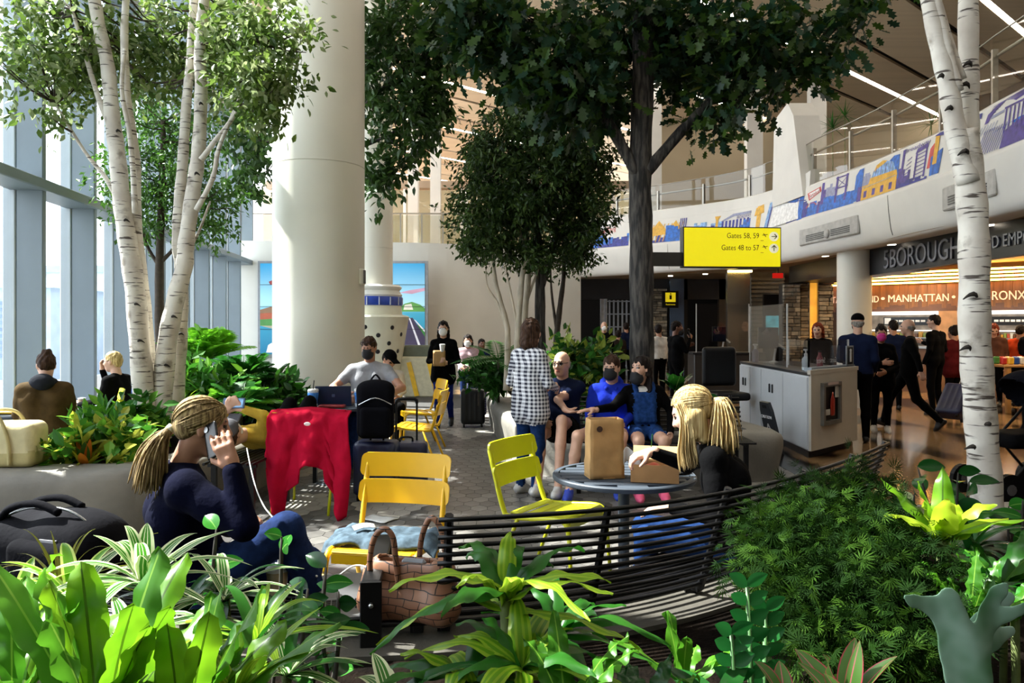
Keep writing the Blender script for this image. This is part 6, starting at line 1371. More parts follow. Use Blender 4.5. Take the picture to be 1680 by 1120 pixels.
rosette('elephant_ear', 'broad leaved elephant ear plant right of the girl', cpl(1108, 640, 8.5), 12, (.2, .32), .17, (25, 75), .2, [M_gloss, M_gloss2], 'oval', 61, base_z=.45)
rosette('leafy_shrub', 'dim leafy plant behind the blonde diner', cpl(1170, 680, 8.3), 14, (.16, .28), .09, (10, 60), .3, [M_gloss2], 'oval', 63, base_z=.45, rise=.1)
rosette('leafy_shrub', 'dark leafy plant behind the seated boy', cpl(1010, 620, 9.2), 14, (.16, .28), .09, (10, 70), .3, [M_gloss2, M_gloss], 'oval', 64, base_z=.45, rise=.2)
# potted yuccas on the upper level
for k, (px, py, Yk, lab) in enumerate(((1366, 210, 17.5, 'spiky yucca left on the upper level near the pylon'), (1386, 190, 18.2, 'taller spiky yucca on the upper level right of its neighbour'), (1528, 205, 14.8, 'spiky yucca on the upper level behind the near birch'))):
    c = P(px, py, Yk); e = rosette('potted_yucca', lab, c, 26, (.4, .62), .035, (-20, 85), .25, [M_palmd], 'spike', 70+k, base_z=4.0)
    t = MB(); t.lathe([(.2, 0), (.26, .4), (.24, .4), (.2, .36)], n=16); t.build('pot', M_dark, e, smooth=True, auto=40)
# ================================================================ PEOPLE
SK = {'a': mat('skin_light', '#c49a82', .55, .08, 12), 'b': mat('skin_tan', '#a5765c', .55, .08, 12), 'c': mat('skin_brown', '#6b4432', .5, .08, 12)}
def cloth(n, c, rough=.9, var=.15, scale=10, **k): return mat('cloth_'+n, c, rough, var, scale, bump=.25, bscale=45, spec=.06, **k)
M_eye = mat('eye_dark', '#1a1512', .2); M_lip = mat('lips', '#9a5548', .5); M_maskw = mat('mask_white', '#dcdcda', .8, .03); M_maskk = mat('mask_black', '#111114', .8); M_maskp = mat('mask_pink', '#c72f86', .8)
def hair_mat(n, c1, c2, st=(60, 60, 3)):
    if 'hair_'+n in MATS: return MATS['hair_'+n]
    m, nt, b = new_mat('hair_'+n); setup(b, .6, 0, .12); r, q = noise_col(nt, lin(c1), lin(c2), 1.6, 3, stretch=st, lo=.35, hi=.68); nt.links.new(r.outputs[0], b.inputs['Base Color'])
    bp = nt.nodes.new('ShaderNodeBump'); bp.inputs['Strength'].default_value = .5; bp.inputs['Distance'].default_value = .01; nt.links.new(q.outputs[0], bp.inputs['Height']); nt.links.new(bp.outputs[0], b.inputs['Normal']); MATS['hair_'+n] = m; return m
H_br = hair_mat('brown', '#1f140e', '#4a3324'); H_dk = hair_mat('dark', '#0c0908', '#241a15'); H_bl = hair_mat('blond', '#8f7448', '#d8c08a'); H_lb = hair_mat('light_brown', '#5a472e', '#b39c6e'); H_gy = hair_mat('grey', '#6f6a62', '#a39d94'); H_rd = hair_mat('red', '#4a1c10', '#8f3c20')
def J_stand():
    J = dict(pel=(0, 0, .94), che=(0, -.01, 1.25), nk=(0, -.02, 1.43), hd=(0, .025, 1.575))
    for s, n in ((1, 'R'), (-1, 'L')):
        J.update({'sh'+n: (s*.166, -.015, 1.345), 'el'+n: (s*.215, -.04, 1.10), 'wr'+n: (s*.225, .06, .87), 'hip'+n: (s*.085, 0, .91), 'kn'+n: (s*.095, .02, .49), 'an'+n: (s*.1, -.03, .09)})
    return {k: Vector(v) for k, v in J.items()}
def J_sit(seat=.45, lean=0.0):
    J = {k: v.copy() for k, v in J_stand().items()}; dz = seat+.09-.94
    for k in J:
        if k[:2] in ('pe', 'ch', 'nk', 'hd', 'sh', 'el', 'wr'): J[k].z += dz; J[k].y += lean*max(0, J[k].z-(seat+.1))
    for s, n in ((1, 'R'), (-1, 'L')):
        J['hip'+n] = Vector((s*.085, .03, seat+.085)); J['kn'+n] = Vector((s*.12, .43, seat+.07)); J['an'+n] = Vector((s*.12, .42, .09)); J['el'+n] = Vector((s*.22, .03+lean*.25, seat+.27)); J['wr'+n] = Vector((s*.12, .26, seat+.2))
    return J
def place(J, x, y, rz, s=1.0, z=0):
    Mx = Matrix.Translation((x, y, z)) @ Matrix.Rotation(rz, 4, 'Z') @ Matrix.Scale(s, 4); return {k: Mx @ v for k, v in J.items()}
def hand_prims(w_, d, n, side, m_, curl=.35, s=1.0, fat=1.0, spread=.0, point=False):
    d = d.normalized(); n = (n-d*n.dot(d)).normalized(); l = d.cross(n)*side
    pr = [rc(w_-d*.02*s, w_+d*.03*s, .027*s, .026*s, m_, .012)]
    for o in (-.024, 0, .024): pr.append(rc(w_+d*.02*s+l*o*.8*s, w_+d*.085*s+l*o*s, .0165*s, .0145*s, m_, .012))
    for o, L in ((-.032, .056), (-.011, .072), (.011, .078), (.032, .068)):
        b0 = w_+d*.088*s+l*o*s; c = curl*(.4 if point and o > .02 else 1); d1 = (d*math.cos(c)+n*math.sin(c)+l*o*spread*8).normalized(); b1 = b0+d1*L*.5*s; d2 = (d*math.cos(2.1*c)+n*math.sin(2.1*c)+l*o*spread*8).normalized(); b2 = b1+d2*L*.32*s; d3 = (d*math.cos(2.9*c)+n*math.sin(2.9*c)).normalized()
        r = .0095*s*fat; pr += [rc(b0, b1, r*1.05, r, m_, .004), rc(b1, b2, r, r*.92, m_, .004), rc(b2, b2+d3*L*.24*s, r*.92, r*.75, m_, .004)]
    t0 = w_+d*.025*s+l*.03*s; d1 = (d*.62+l*.62+n*.45).normalized(); t1 = t0+d1*.042*s; d2 = (d*.85+l*.2+n*.45).normalized()
    pr += [rc(t0, t1, .0125*s*fat, .011*s*fat, m_, .01), rc(t1, t1+d2*.035*s, .0105*s*fat, .008*s*fat, m_, .005)]
    return pr
def person(label, J, look, mats, hair=('short', H_br), sleeve='long', legs='long', res=.02, hres=.012, mask=None, glasses=None, cap=None, fem=False, bulk=1.0, hs=1.0, hands=None, extra=None, shoe=None, root=None, coat=False, hood=None, tilt=0, jacket=None, name='person', rough=1.0, hcurl=.4, jarm=None):
    """J: world joints; look: direction the face points; mats: skin, top, bottom, shoe"""
    skin, top, bot, sho = mats; ml = [skin, top, bot, sho, M_eye, M_lip, jacket or top]; ARM = jarm or (6 if jacket else 1)
    base = Vector((J['pel'].x, J['pel'].y, 0)) if root is None else Vector(root); e = empty(name, base, 0, label, 'person')
    J = {k: v-base for k, v in J.items()}
    if fem:
        for k_ in 'RL': J['sh'+k_] = J['sh'+k_].lerp(J['nk'], .1)-Vector((0, 0, .012))
        bulk = bulk*.93
    rx = (J['shR']-J['shL']).normalized(); up = (J['nk']-J['pel']).normalized(); fw = up.cross(rx).normalized(); b = bulk
    wa = J['pel'].lerp(J['che'], .45); pr = []
    for s in (-1, 1):
        pr += [rc(J['che']+rx*s*.075*b, wa+rx*s*.06*b, .102*b, .098*b, 1, .06), rc(wa+rx*s*.06*b, J['pel']+rx*s*.07*b+up*.02, .1*b, .116*b, 1, .06), rc(J['nk']-up*.09+rx*s*.07, J['che']+rx*s*.075*b, .075*b, .1*b, 1, .05)]
        if fem: pr.append(el(J['che']+fw*.075*b+rx*s*.065+up*.01, (.066, .06, .07), 1, .05))
        if coat: pr.append(rc(J['pel']+rx*s*.07*b, J['pel']+rx*s*.09*b-up*.14, .12*b, .13*b, 1, .05))
        pr.append(rc(J['pel']+rx*s*.06, J['pel']+rx*s*.075-up*.05, .112*b, .108*b, 2, .04))
    for n, s in (('R', 1), ('L', -1)):
        sh, el_, wr, hi, kn, an = (J[k+n] for k in ('sh', 'el', 'wr', 'hip', 'kn', 'an'))
        pr += [rc(J['nk']-up*.035, sh, .052*b, .06*b, 1, .04), rc(sh, sh.lerp(el_, .5), .062*b, .054*b, ARM, .04)]
        if sleeve == 'long': pr += [rc(sh.lerp(el_, .4), el_, .055*b, .047*b, ARM, .03), rc(el_, wr-(wr-el_).normalized()*.015, .047*b, .036*b, ARM, .02)]
        else: pr += [rc(sh.lerp(el_, .5), el_, .044*b, .039*b, 0, .01), rc(el_, wr, .038*b, .026*b, 0, .015)]
        ll = legs if isinstance(legs, str) else legs[0]
        if ll == 'long': pr += [rc(hi, kn, .092*b, .063*b, 2, .04), rc(kn, kn.lerp(an, .35), .06*b, .058*b, 2, .03), rc(kn.lerp(an, .35), an, .058*b, .043*b, 2, .02)]
        else:
            q = hi.lerp(kn, .55); pr += [rc(hi, q, .094*b, .082*b, 2, .04), rc(q, kn, .07*b, .053*b, 0, .012), rc(kn, kn.lerp(an, .35), .05*b, .052*b, 0, .03), rc(kn.lerp(an, .35), an, .05*b, .034, 0, .02)]
        th = (kn-hi); sh_ = (an-kn).normalized(); ff = fw if shoe is None else Vector(shoe); ff = (ff-sh_*ff.dot(sh_)).normalized()
        heel = an+sh_*.03-ff*.03; toe = an+sh_*.052+ff*.15; ball = an+sh_*.045+ff*.09
        pr += [rc(heel+sh_*.01, ball, .042, .040, 3, .02), rc(ball, toe, .040, .028, 3, .02), rc(an+ff*.01, ball-sh_*.02, .042, .03, 3, .02)]
    fine = res < .012; hp = []
    for n, s in (('R', 1), ('L', -1)):
        el_, wr = J['el'+n], J['wr'+n]; d, nn, c = (wr-el_), -rx*s, hcurl
        if hands and n in hands: d, nn, c = Vector(hands[n][0]), Vector(hands[n][1]), hands[n][2]
        q = hand_prims(wr, d, nn, s if True else s, 0, c, 1.0, 1.0 if fine else 1.25, .02)
        hp.append(q)
    if extra: pr += extra(J, rx, up, fw)
    # head in its own frame
    f = Vector(look).normalized(); ru = Vector((0, 0, 1)); r_ = f.cross(ru).normalized(); u_ = r_.cross(f).normalized()
    if tilt: Rt_ = Matrix.Rotation(tilt, 3, f); r_ = Rt_ @ r_; u_ = Rt_ @ u_
    HM = Matrix((r_, f, u_)).transposed().to_4x4() @ Matrix.Scale(hs, 4); HM.translation = J['hd']
    inv = HM.inverted(); nk = inv @ (J['nk']-up*.02)
    hd = [el((0, -.012, .035), (.074, .094, .088), 0, .03), el((0, .02, -.035), (.06, .07, .075), 0, .04), rc((-.02, .045, -.09), (.02, .045, -.09), .026, .026, 0, .035), rc((0, -.03, -.06), nk, .048 if fem else .054, .052 if fem else .06, 0, .03),
          rc((0, .085, .018), (0, .104, -.022), .009, .0145, 0, .014), el((0, .088, -.026), (.018, .012, .009), 0, .01), rc((-.03, .076, .032), (.03, .076, .032), .012, .012, 0, .02),
          el((-.032, .062, -.02), (.024, .024, .024), 0, .03), el((.032, .062, -.02), (.024, .024, .024), 0, .03)]
    for s in (-1, 1):
        hd += [el((s*.074, -.008, -.003), (.010, .02, .032), 0, .008), el((s*.031, .081, .012), (.013, .007, .0065), 4, .004)]+([rc((s*.018, .088, .034), (s*.046, .08, .032), .0032, .0025, 4, .004)] if hres < .0085 else [])
    hd += [rc((-.018, .086, -.057), (.018, .086, -.057), .006, .006, 5, .006), rc((-.013, .087, -.065), (.013, .087, -.065), .006, .006, 5, .006)]
    hg = sdf_geom(hd, hres); V = hg[0]; m3 = np.array(HM.to_3x3()); hV = V @ m3.T+np.array(HM.translation)
    if fine: parts = [sdf_geom(pr, res)]+[sdf_geom(q, .0058) for q in hp]
    else: parts = [sdf_geom(pr+hp[0]+hp[1], res)]
    me = np_mesh('body', parts+[(hV, hg[1], hg[2])], ml); link('body', me, e)
    def hpart(nm, prims, m_, r=hres):
        g = sdf_geom(prims, r)
        if nm == 'hair':
            V_ = g[0]; V_ *= 1+.05*(np.sin(V_[:, 0:1]*95+np.sin(V_[:, 2:3]*40)*2)*np.sin(V_[:, 1:2]*70+V_[:, 2:3]*50))
        link(nm, np_mesh(nm, [(g[0] @ m3.T+np.array(HM.translation), g[1], g[2])], [m_] if not isinstance(m_, list) else m_), e)
    st, hm = hair
    cut = [sub(el((0, .105, -.03), (.068, .07, .085), k=.01)), sub(bx((0, .05, -.14), (.12, .08, .075), .02))]
    shell = [el((0, -.018, .042), (.082, .1, .09), 0, .02)]
    if st == 'short': hpart('hair', shell+[el((0, -.06, -.01), (.07, .055, .07), 0, .03)]+cut+[sub(bx((0, -.02, -.135), (.12, .12, .055), .02))], hm)
    elif st == 'long': hpart('hair', shell+[rc((-.05, -.035, .0), (-.07, -.04, -.2), .045, .035, 0, .03), rc((.05, -.035, 0), (.07, -.04, -.2), .045, .035, 0, .03), rc((0, -.06, .0), (0, -.075, -.2), .06, .05, 0, .04)]+cut, hm)
    elif st == 'bob': hpart('hair', shell+[rc((-.05, -.02, .02), (-.06, -.03, -.12), .05, .045, 0, .03), rc((.05, -.02, .02), (.06, -.03, -.12), .05, .045, 0, .03), rc((0, -.055, .0), (0, -.07, -.13), .065, .055, 0, .04)]+cut, hm)
    elif st == 'pony': hpart('hair', shell+[el((0, -.09, .02), (.035, .04, .035), 0, .03), rc((0, -.11, .02), (0, -.14, -.06), .03, .035, 0, .02), rc((0, -.14, -.06), (0, -.13, -.2), .035, .015, 0, .02)]+cut+[sub(bx((0, -.0, -.135), (.12, .09, .055), .02))], hm)
    elif st == 'bun': hpart('hair', shell+[el((0, -.07, .11), (.045, .045, .04), 0, .02), el((0, -.06, -.01), (.07, .05, .06), 0, .03)]+cut+[sub(bx((0, -.02, -.135), (.12, .12, .055), .02))], hm)
    elif st == 'fringe': hpart('hair', [el((0, -.03, .0), (.082, .085, .045), 0, .02), el((0, -.06, -.03), (.06, .045, .04), 0, .02), sub(bx((0, .08, 0), (.1, .075, .1), .02))], hm)
    elif callable(st): st(e, HM, hm)
    if mask:
        k_ = dict(w=M_maskw, k=M_maskk, p=M_maskp)[mask[0]]; dz = -.045 if len(mask) > 1 and mask[1] == 'l' else 0
        hpart('face_mask', [el((0, .058, -.047+dz), (.067, .067, .062), 0, .02), rc((-.02, .092, -.005+dz), (.02, .092, -.005+dz), .018, .018, 0, .03), rc((.045, .06, -.03+dz), (.074, 0, -.01), .006, .004, 0, .01), rc((-.045, .06, -.03+dz), (-.074, 0, -.01), .006, .004, 0, .01)], k_, min(hres, .01))
    if glasses:
        t = MB()
        for s in (-1, 1):
            ring = [(s*.034+.024*math.cos(2*PI*i/12), .098, .012+.018*math.sin(2*PI*i/12)+glasses) for i in range(13)]; t.tube(ring, .003, 5, cap=False); t.tube([(s*.058, .097, .015+glasses), (s*.078, .0, .015+glasses)], .0025, 5)
        t.tube([(-.01, .1, .015+glasses), (.01, .1, .015+glasses)], .003, 5); t.v = [HM @ p for p in t.v]; t.build('glasses', M_black, e, smooth=True)
    if cap: hpart('cap', [el((0, -.012, .06), (.086, .104, .08), 0, .02), sub(bx((0, 0, -.05), (.2, .2, .09), .0)), bx((0, .115, .055), (.062, .06, .008), .008, 0, .01)], cap, min(hres, .01))
    if hood: sdf_obj('hood', [el(J['nk']-fw*.07+up*.0, (.11, .075, .08), 0, .03), rc(J['nk']-fw*.03+rx*.09, J['nk']+fw*.06+rx*.05-up*.06, .03, .025, 0, .03), rc(J['nk']-fw*.03-rx*.09, J['nk']+fw*.06-rx*.05-up*.06, .03, .025, 0, .03)], res, hood, e)
    return e
C_navy = cloth('navy', '#05071c'); C_black = cloth('black', '#060607'); C_jean = cloth('jeans', '#162d55', .85, .25, 25); C_djean = cloth('dark_jeans', '#1a2a4f', .85, .25, 25); C_blue = cloth('royal', '#1c2fa0'); C_white = cloth('white', '#c9c6c0'); C_grey = cloth('polo', '#8f9094')
C_denim = cloth('denim', '#1d3868', .85, .3, 30); C_brown = cloth('brown', '#4a3a22', .8, .2, 12); C_dkblue = cloth('dark_blue', '#141c34'); C_red = cloth('dark_red', '#4a1418'); C_org = cloth('orange', '#b8401c'); C_sky = cloth('sky', '#5b78b0'); C_tan = cloth('khaki', '#a39a86'); S_blk = mat('shoe_black', '#111113', .5); S_wht = mat('shoe_white', '#b9b9b6', .5); S_pnk = mat('shoe_pink', '#d8567a', .5); S_blu = mat('shoe_blue', '#2440a8', .5)
# ---- the phone caller, near left
def strands(e, HM, hm, curves, r, m=None, name='hair'):
    t = MB()
    for c in curves: pp = smooth_path([HM @ Vector(p) for p in c], 4); n = len(pp); t.tube(pp, [r*(.5+.5*math.sin(PI*min(1, .15+.8*i/(n-1)))) for i in range(n)], 5)
    t.build(name, hm, e, smooth=True, kind=None)
def swept_hair(tie, tail, ntail=60, seed=1, spread=.045, part=0.0, locks=False):
    def f(e, HM, hm):
        rd = random.Random(seed); m3 = np.array(HM.to_3x3())
        g = sdf_geom([el((0, -.018, .042), (.079, .097, .087), 0, .02), el((0, -.06, .0), (.066, .05, .06), 0, .03), sub(el((0, .11, -.04), (.07, .07, .085), k=.01)), sub(bx((0, -.0, -.13), (.12, .085, .075), .02))], .007)
        link('hair_base', np_mesh('hair_base', [(g[0] @ m3.T+np.array(HM.translation), g[1], g[2])], [hm]), e)
        cv = []; T = Vector(tie); C0 = Vector((0, -.018, .042)); E0 = Vector((.084, .102, .092))
        def onhead(d, k=1.0): d = d.normalized(); return C0+Vector((d.x*E0.x, d.y*E0.y, d.z*E0.z))*k
        dT = T-C0; dT = Vector((dT.x/E0.x, dT.y/E0.y, dT.z/E0.z)).normalized()
        for i in range(300):
            a = rd.uniform(-1, 1); st = Vector((math.sin(a*1.75), math.cos(a*1.75)*.95+.05, .38-.85*max(0, abs(a)-.35)+rd.uniform(-.05, .3)*(1-abs(a)))).normalized()
            k_ = rd.uniform(.99, 1.045); pts = []
            for q in range(6):
                f_ = q/5; ang = st.angle(dT); d_ = (st*math.sin((1-f_)*ang)+dT*math.sin(f_*ang))/max(math.sin(ang), .05); pts.append(onhead(d_, k_ if q < 5 else 1.0) if q < 5 else T)
            cv.append(pts)
        strands(e, HM, hm, cv, .0034, name='hair_strands')
        tv = []
        for i in range(ntail):
            o = Vector((rd.gauss(0, 1), rd.gauss(0, 1), rd.gauss(0, .5)))*spread; pts = [T*1.0]
            for k, q in enumerate(tail): fz = min(1, (k+1)/2.2); pts.append(Vector(q)+o*fz*(1 if k < len(tail)-1 else 1.15)+Vector((0, 0, rd.uniform(-.03, .02) if k == len(tail)-1 else 0)))
            tv.append(pts)
        core = []
        for a_, b__ in zip([T]+[Vector(q) for q in tail[:-1]], [Vector(q) for q in tail]): core.append(rc(a_, b__, spread*.75 if a_ is not T else .018, spread*.9 if b__ != Vector(tail[-1]) else spread*.4, 0, .02))
        if locks: core += [rc((-.07, .01, .07), (-.085, .015, -.02), .016, .02, 0, .02), rc((-.085, .015, -.02), (-.085, .065, -.15), .022, .012, 0, .02), rc((-.055, -.03, -.01), (-.055, -.01, -.13), .045, .03, 0, .02), rc((.05, -.03, -.01), (.05, -.01, -.13), .045, .03, 0, .02), rc((-.06, .0, .02), (-.075, .02, -.1), .03, .03, 0, .02)]
        g = sdf_geom(core, .007); link('ponytail_core', np_mesh('ponytail_core', [(g[0] @ m3.T+np.array(HM.translation), g[1], g[2])], [hm]), e)
        strands(e, HM, hm, tv, .0032, name='ponytail')
        if locks:
            lv = []
            for i in range(60): o_ = Vector((rd.gauss(0, .005), rd.gauss(0, .012), 0)); lv.append([Vector((-.074, .02, .075))+o_, Vector((-.092, .02, .0))+o_, Vector((-.095, .045, -.08))+o_*1.4, Vector((-.09, .075, -.15))+o_*1.8, Vector((-.08, .1, -.21-rd.uniform(0, .04)))+o_*2])
            strands(e, HM, hm, lv, .003, name='front_lock')
        t = MB(); t.tube([HM @ (T+(Vector(tail[0])-T).normalized()*q) for q in (-.004, .016)], .02, 10); t.build('hair_tie', M_black if seed > 1 else mat('tie_cream', '#cfc9a8', .6), e, smooth=True)
    return f
J = dict(pel=(-1.31, 3.2, .55), che=(-1.37, 3.12, .85), nk=(-1.34, 3.08, 1.055), hd=(-1.25, 3.08, 1.205), shR=(-1.255, 2.935, .985), shL=(-1.42, 3.235, .985), elR=(-1.02, 2.9, .85), wrR=(-1.085, 2.955, 1.065), elL=(-1.24, 3.36, .74), wrL=(-1.17, 3.2, .80), hipR=(-1.26, 3.1, .55), hipL=(-1.35, 3.26, .54), knR=(-.93, 3.14, .775), anR=(-.84, 3.3, .42), knL=(-.93, 3.45, .54), anL=(-.93, 3.45, .1))
J = {k: Vector(v) for k, v in J.items()}
person('woman in navy sweater phoning with a blond ponytail, near left', J, (.86, .42, -.12), (SK['b'], C_navy, C_djean, S_blk), (swept_hair((-.01, -.112, -.01), [(0, -.145, -.05), (.0, -.165, -.13), (.0, -.165, -.235)], 230, 1, .024), H_lb), res=.0095, hres=.0062, fem=True, hands={'R': ((-.40, .06, .9), (-.25, .95, .0), .3), 'L': ((.85, -.3, .1), (0, 0, -1), .7)}, root=(-1.31, 3.2, 0), bulk=1.2, shoe=(.9, .2, -.2))
# ---- the blonde diner, near right
J = dict(pel=(1.1, 3.8, .55), che=(1.08, 3.8, .85), nk=(.99, 3.82, 1.04), hd=(.905, 3.82, 1.175), shR=(1.05, 3.98, .975), shL=(.97, 3.66, .97), elR=(.96, 4.18, .85), wrR=(.76, 4.15, .925), elL=(.97, 3.58, .71), wrL=(.80, 3.82, .70), hipR=(1.08, 3.88, .54), hipL=(1.05, 3.74, .54), knR=(.70, 4.04, .55), knL=(.68, 3.86, .54), anR=(.72, 4.12, .1), anL=(.66, 3.86, .1))
J = {k: Vector(v) for k, v in J.items()}
person('blonde woman in black cardigan eating at the round table, near right', J, (-.88, .36, -.42), (SK['a'], C_black, C_jean, S_blk), (swept_hair((.0, -.115, .02), [(-.01, -.15, .0), (-.02, -.125, -.1), (-.02, -.075, -.21)], 340, 2, .028, locks=True), H_bl), res=.0095, hres=.0062, fem=True, hands={'R': ((-.9, .05, -.25), (0, .2, -1), .55), 'L': ((-.9, .3, -.1), (0, 0, -1), .3)}, root=(1.1, 3.8, 0), shoe=(-.9, .4, 0))
# ---- plaid shirt woman
m, nt, b = new_mat('gingham'); setup(b, .85); tcn = nt.nodes.new('ShaderNodeTexCoord'); ck = []
for ax_ in (0, 2):
    s_ = nt.nodes.new('ShaderNodeSeparateXYZ'); nt.links.new(tcn.outputs['Object'], s_.inputs[0]); mu = nt.nodes.new('ShaderNodeMath'); mu.operation = 'MULTIPLY'; mu.inputs[1].default_value = 27
    if ax_ == 0: ad = nt.nodes.new('ShaderNodeMath'); ad.operation = 'ADD'; hy = nt.nodes.new('ShaderNodeMath'); hy.operation = 'MULTIPLY'; hy.inputs[1].default_value = .35; nt.links.new(s_.outputs[1], hy.inputs[0]); nt.links.new(s_.outputs[0], ad.inputs[0]); nt.links.new(hy.outputs[0], ad.inputs[1]); nt.links.new(ad.outputs[0], mu.inputs[0])
    else: nt.links.new(s_.outputs[2], mu.inputs[0])
    fr_ = nt.nodes.new('ShaderNodeMath'); fr_.operation = 'FRACT'; nt.links.new(mu.outputs[0], fr_.inputs[0]); gt = nt.nodes.new('ShaderNodeMath'); gt.operation = 'GREATER_THAN'; gt.inputs[1].default_value = .5; nt.links.new(fr_.outputs[0], gt.inputs[0]); ck.append(gt)
ad = nt.nodes.new('ShaderNodeMath'); ad.operation = 'ADD'; nt.links.new(ck[0].outputs[0], ad.inputs[0]); nt.links.new(ck[1].outputs[0], ad.inputs[1]); hf = nt.nodes.new('ShaderNodeMath'); hf.operation = 'MULTIPLY'; hf.inputs[1].default_value = .5; nt.links.new(ad.outputs[0], hf.inputs[0])
r_ = nt.nodes.new('ShaderNodeValToRGB'); r_.color_ramp.elements[0].color = lin('#d5d6da'); r_.color_ramp.elements[1].color = lin('#10142a'); nt.links.new(hf.outputs[0], r_.inputs[0]); nt.links.new(r_.outputs[0], b.inputs['Base Color']); C_ging = m
J = J_stand(); J['wrL'] = Vector((-.14, .2, 1.02)); J['elL'] = Vector((-.24, -.02, 1.08)); J['wrR'] = Vector((.12, .24, 1.02)); J['elR'] = Vector((.23, .02, 1.08))
person('woman in blue gingham shirt and jeans standing with her back turned', place(J, .17, 7.25, R(-45), .985), (.6, .8, -.1), (SK['a'], C_ging, C_jean, S_wht), ('bob', H_br), res=.012, hres=.008, fem=True, coat=True, bulk=1.04)
# ---- the family on the bench
J = place(J_sit(.5), 1.28, 7.42, R(180), .97); J['wrR'] = P(975, 672, 7.05); J['elR'] = P(1005, 668, 7.3); J['wrL'] = P(1100, 712, 7.15); J['elL'] = Vector((1.55, 7.42, .78)); J['hd'] = J['hd']+Vector((-.03, -.02, 0))
def overall(J, rx, up, fw): return [el(J['nk']+fw*.07-up*.1, (.085, .045, .07), 6, .02, Matrix((rx, fw, up)).transposed()), bx(J['che']+fw*.095-up*.06, (.105, .04, .15), .03, 2, .01, Matrix((rx, fw, up)).transposed()), rc(J['che']+fw*.1+rx*.08+up*.1, J['nk']+rx*.09, .018, .018, 2, .01), rc(J['che']+fw*.1-rx*.08+up*.1, J['nk']-rx*.09, .018, .018, 2, .01), rc(J['pel']-up*.02-rx*.06, J['pel']-up*.02+rx*.06, .125, .125, 2, .03)]
person('girl in denim overalls and black jacket stretching out an arm on the bench', J, (-.75, -.6, .06), (SK['a'], C_black, C_denim, S_pnk), ('long', H_dk), legs='short', res=.0105, hres=.0075, mask='kl', fem=True, jacket=C_white, jarm=1, extra=overall, hands={'R': ((-.9, -.2, -.02), (0, 0, -1), .15)}, shoe=(0, -1, 0))
J = place(J_sit(.5), .98, 7.5, R(170), .97); J['knR'] = P(948, 715, 6.95); J['anR'] = Vector((.52, 6.95, .09)); J['wrR'] = Vector((.72, 7.15, .72)); J['knL'] = Vector((1.02, 7.08, .58)); J['anL'] = Vector((1.0, 7.12, .09))
person('boy in royal blue hoodie with a black mask on the bench', J, (-.35, -.9, -.12), (SK['a'], C_blue, C_blue, S_blu), ('short', H_br), legs='short', res=.013, hres=.008, mask='k', hood=C_blue, shoe=(-.2, -1, 0), hs=1.03)
J = place(J_sit(.5), .5, 7.62, R(165), 1.0); J['wrL'] = P(928, 672, 7.2); J['elL'] = P(915, 655, 7.45); J['knR'] = Vector((.28, 7.25, .58)); J['knL'] = P(922, 690, 7.15); J['anL'] = Vector((.42, 7.0, .09)); J['anR'] = Vector((.24, 7.12, .09))
person('bald man with glasses in navy shirt half hidden behind the gingham shirt', J, (-.5, -.85, -.05), (SK['a'], C_dkblue, C_black, S_wht), ('fringe', H_gy), sleeve='short', legs='short', res=.013, hres=.008, glasses=.001, hands={'L': ((.4, -.6, -.1), (0, 0, 1), .2)}, shoe=(-.3, -1, 0))
# ---- grey polo man and aisle people
J = place(J_sit(.52, .05), -1.58, 8.45, R(184), 1.09); J['wrL'] = Vector((-1.32, 7.98, .86)); J['elL'] = Vector((-1.2, 8.3, .93)); J['wrR'] = Vector((-1.72, 8.0, .86)); J['elR'] = Vector((-1.95, 8.3, .93))
person('big man in grey polo shirt with black mask working at the small table', J, (-.12, -1, -.3), (SK['b'], C_grey, C_djean, S_blk), ('short', H_br), sleeve='short', res=.013, hres=.008, mask='k', glasses=.075, bulk=1.14, shoe=(0, -1, 0))
J = J_stand(); J['wrR'] = Vector((.06, .24, 1.08)); J['elR'] = Vector((.23, .02, 1.06)); J['wrL'] = Vector((-.08, .22, 1.04)); J['elL'] = Vector((-.24, .0, 1.06)); J['knR'] = Vector((.08, .1, .5)); J['anR'] = Vector((.08, .05, .09)); J['knL'] = Vector((-.09, -.02, .49)); J['anL'] = Vector((-.1, -.22, .13))
person('masked woman in dark jacket and blue jeans walking up the aisle', place(J, -1.08, 12.0, R(178), .985), (.02, -1, -.04), (SK['a'], C_black, C_blue if False else cloth('bright_jeans', '#1c2c78'), S_blk), ('long', H_dk), res=.014, hres=.009, mask='w', fem=True, coat=True)
J = J_stand(); J['wrR'] = Vector((.12, .22, 1.0)); J['wrL'] = Vector((-.12, .22, 1.0))
person('masked girl in pale shirt behind the spotted suitcase', place(J, -.82, 14.2, R(180), .83), (0, -1, -.05), (SK['b'], cloth('pale_pink', '#b59aa0'), C_djean, S_blk), ('long', H_dk), res=.018, hres=.011, mask='w')
person('dark clothed child far off behind the masked girl', place(J_stand(), -.68, 17.4, R(150), .74), (.3, -1, 0), (SK['c'], C_dkblue, C_black, S_blk), ('short', H_dk), res=.02, hres=.012)
J = place(J_sit(.45, .35), -1.75, 10.6, R(200), .97)
person('person in dark cap bending forward behind the man in grey', J, (.6, -.6, -.55), (SK['b'], C_white, C_black, S_blk), ('short', H_dk), res=.018, hres=.01, cap=C_black)
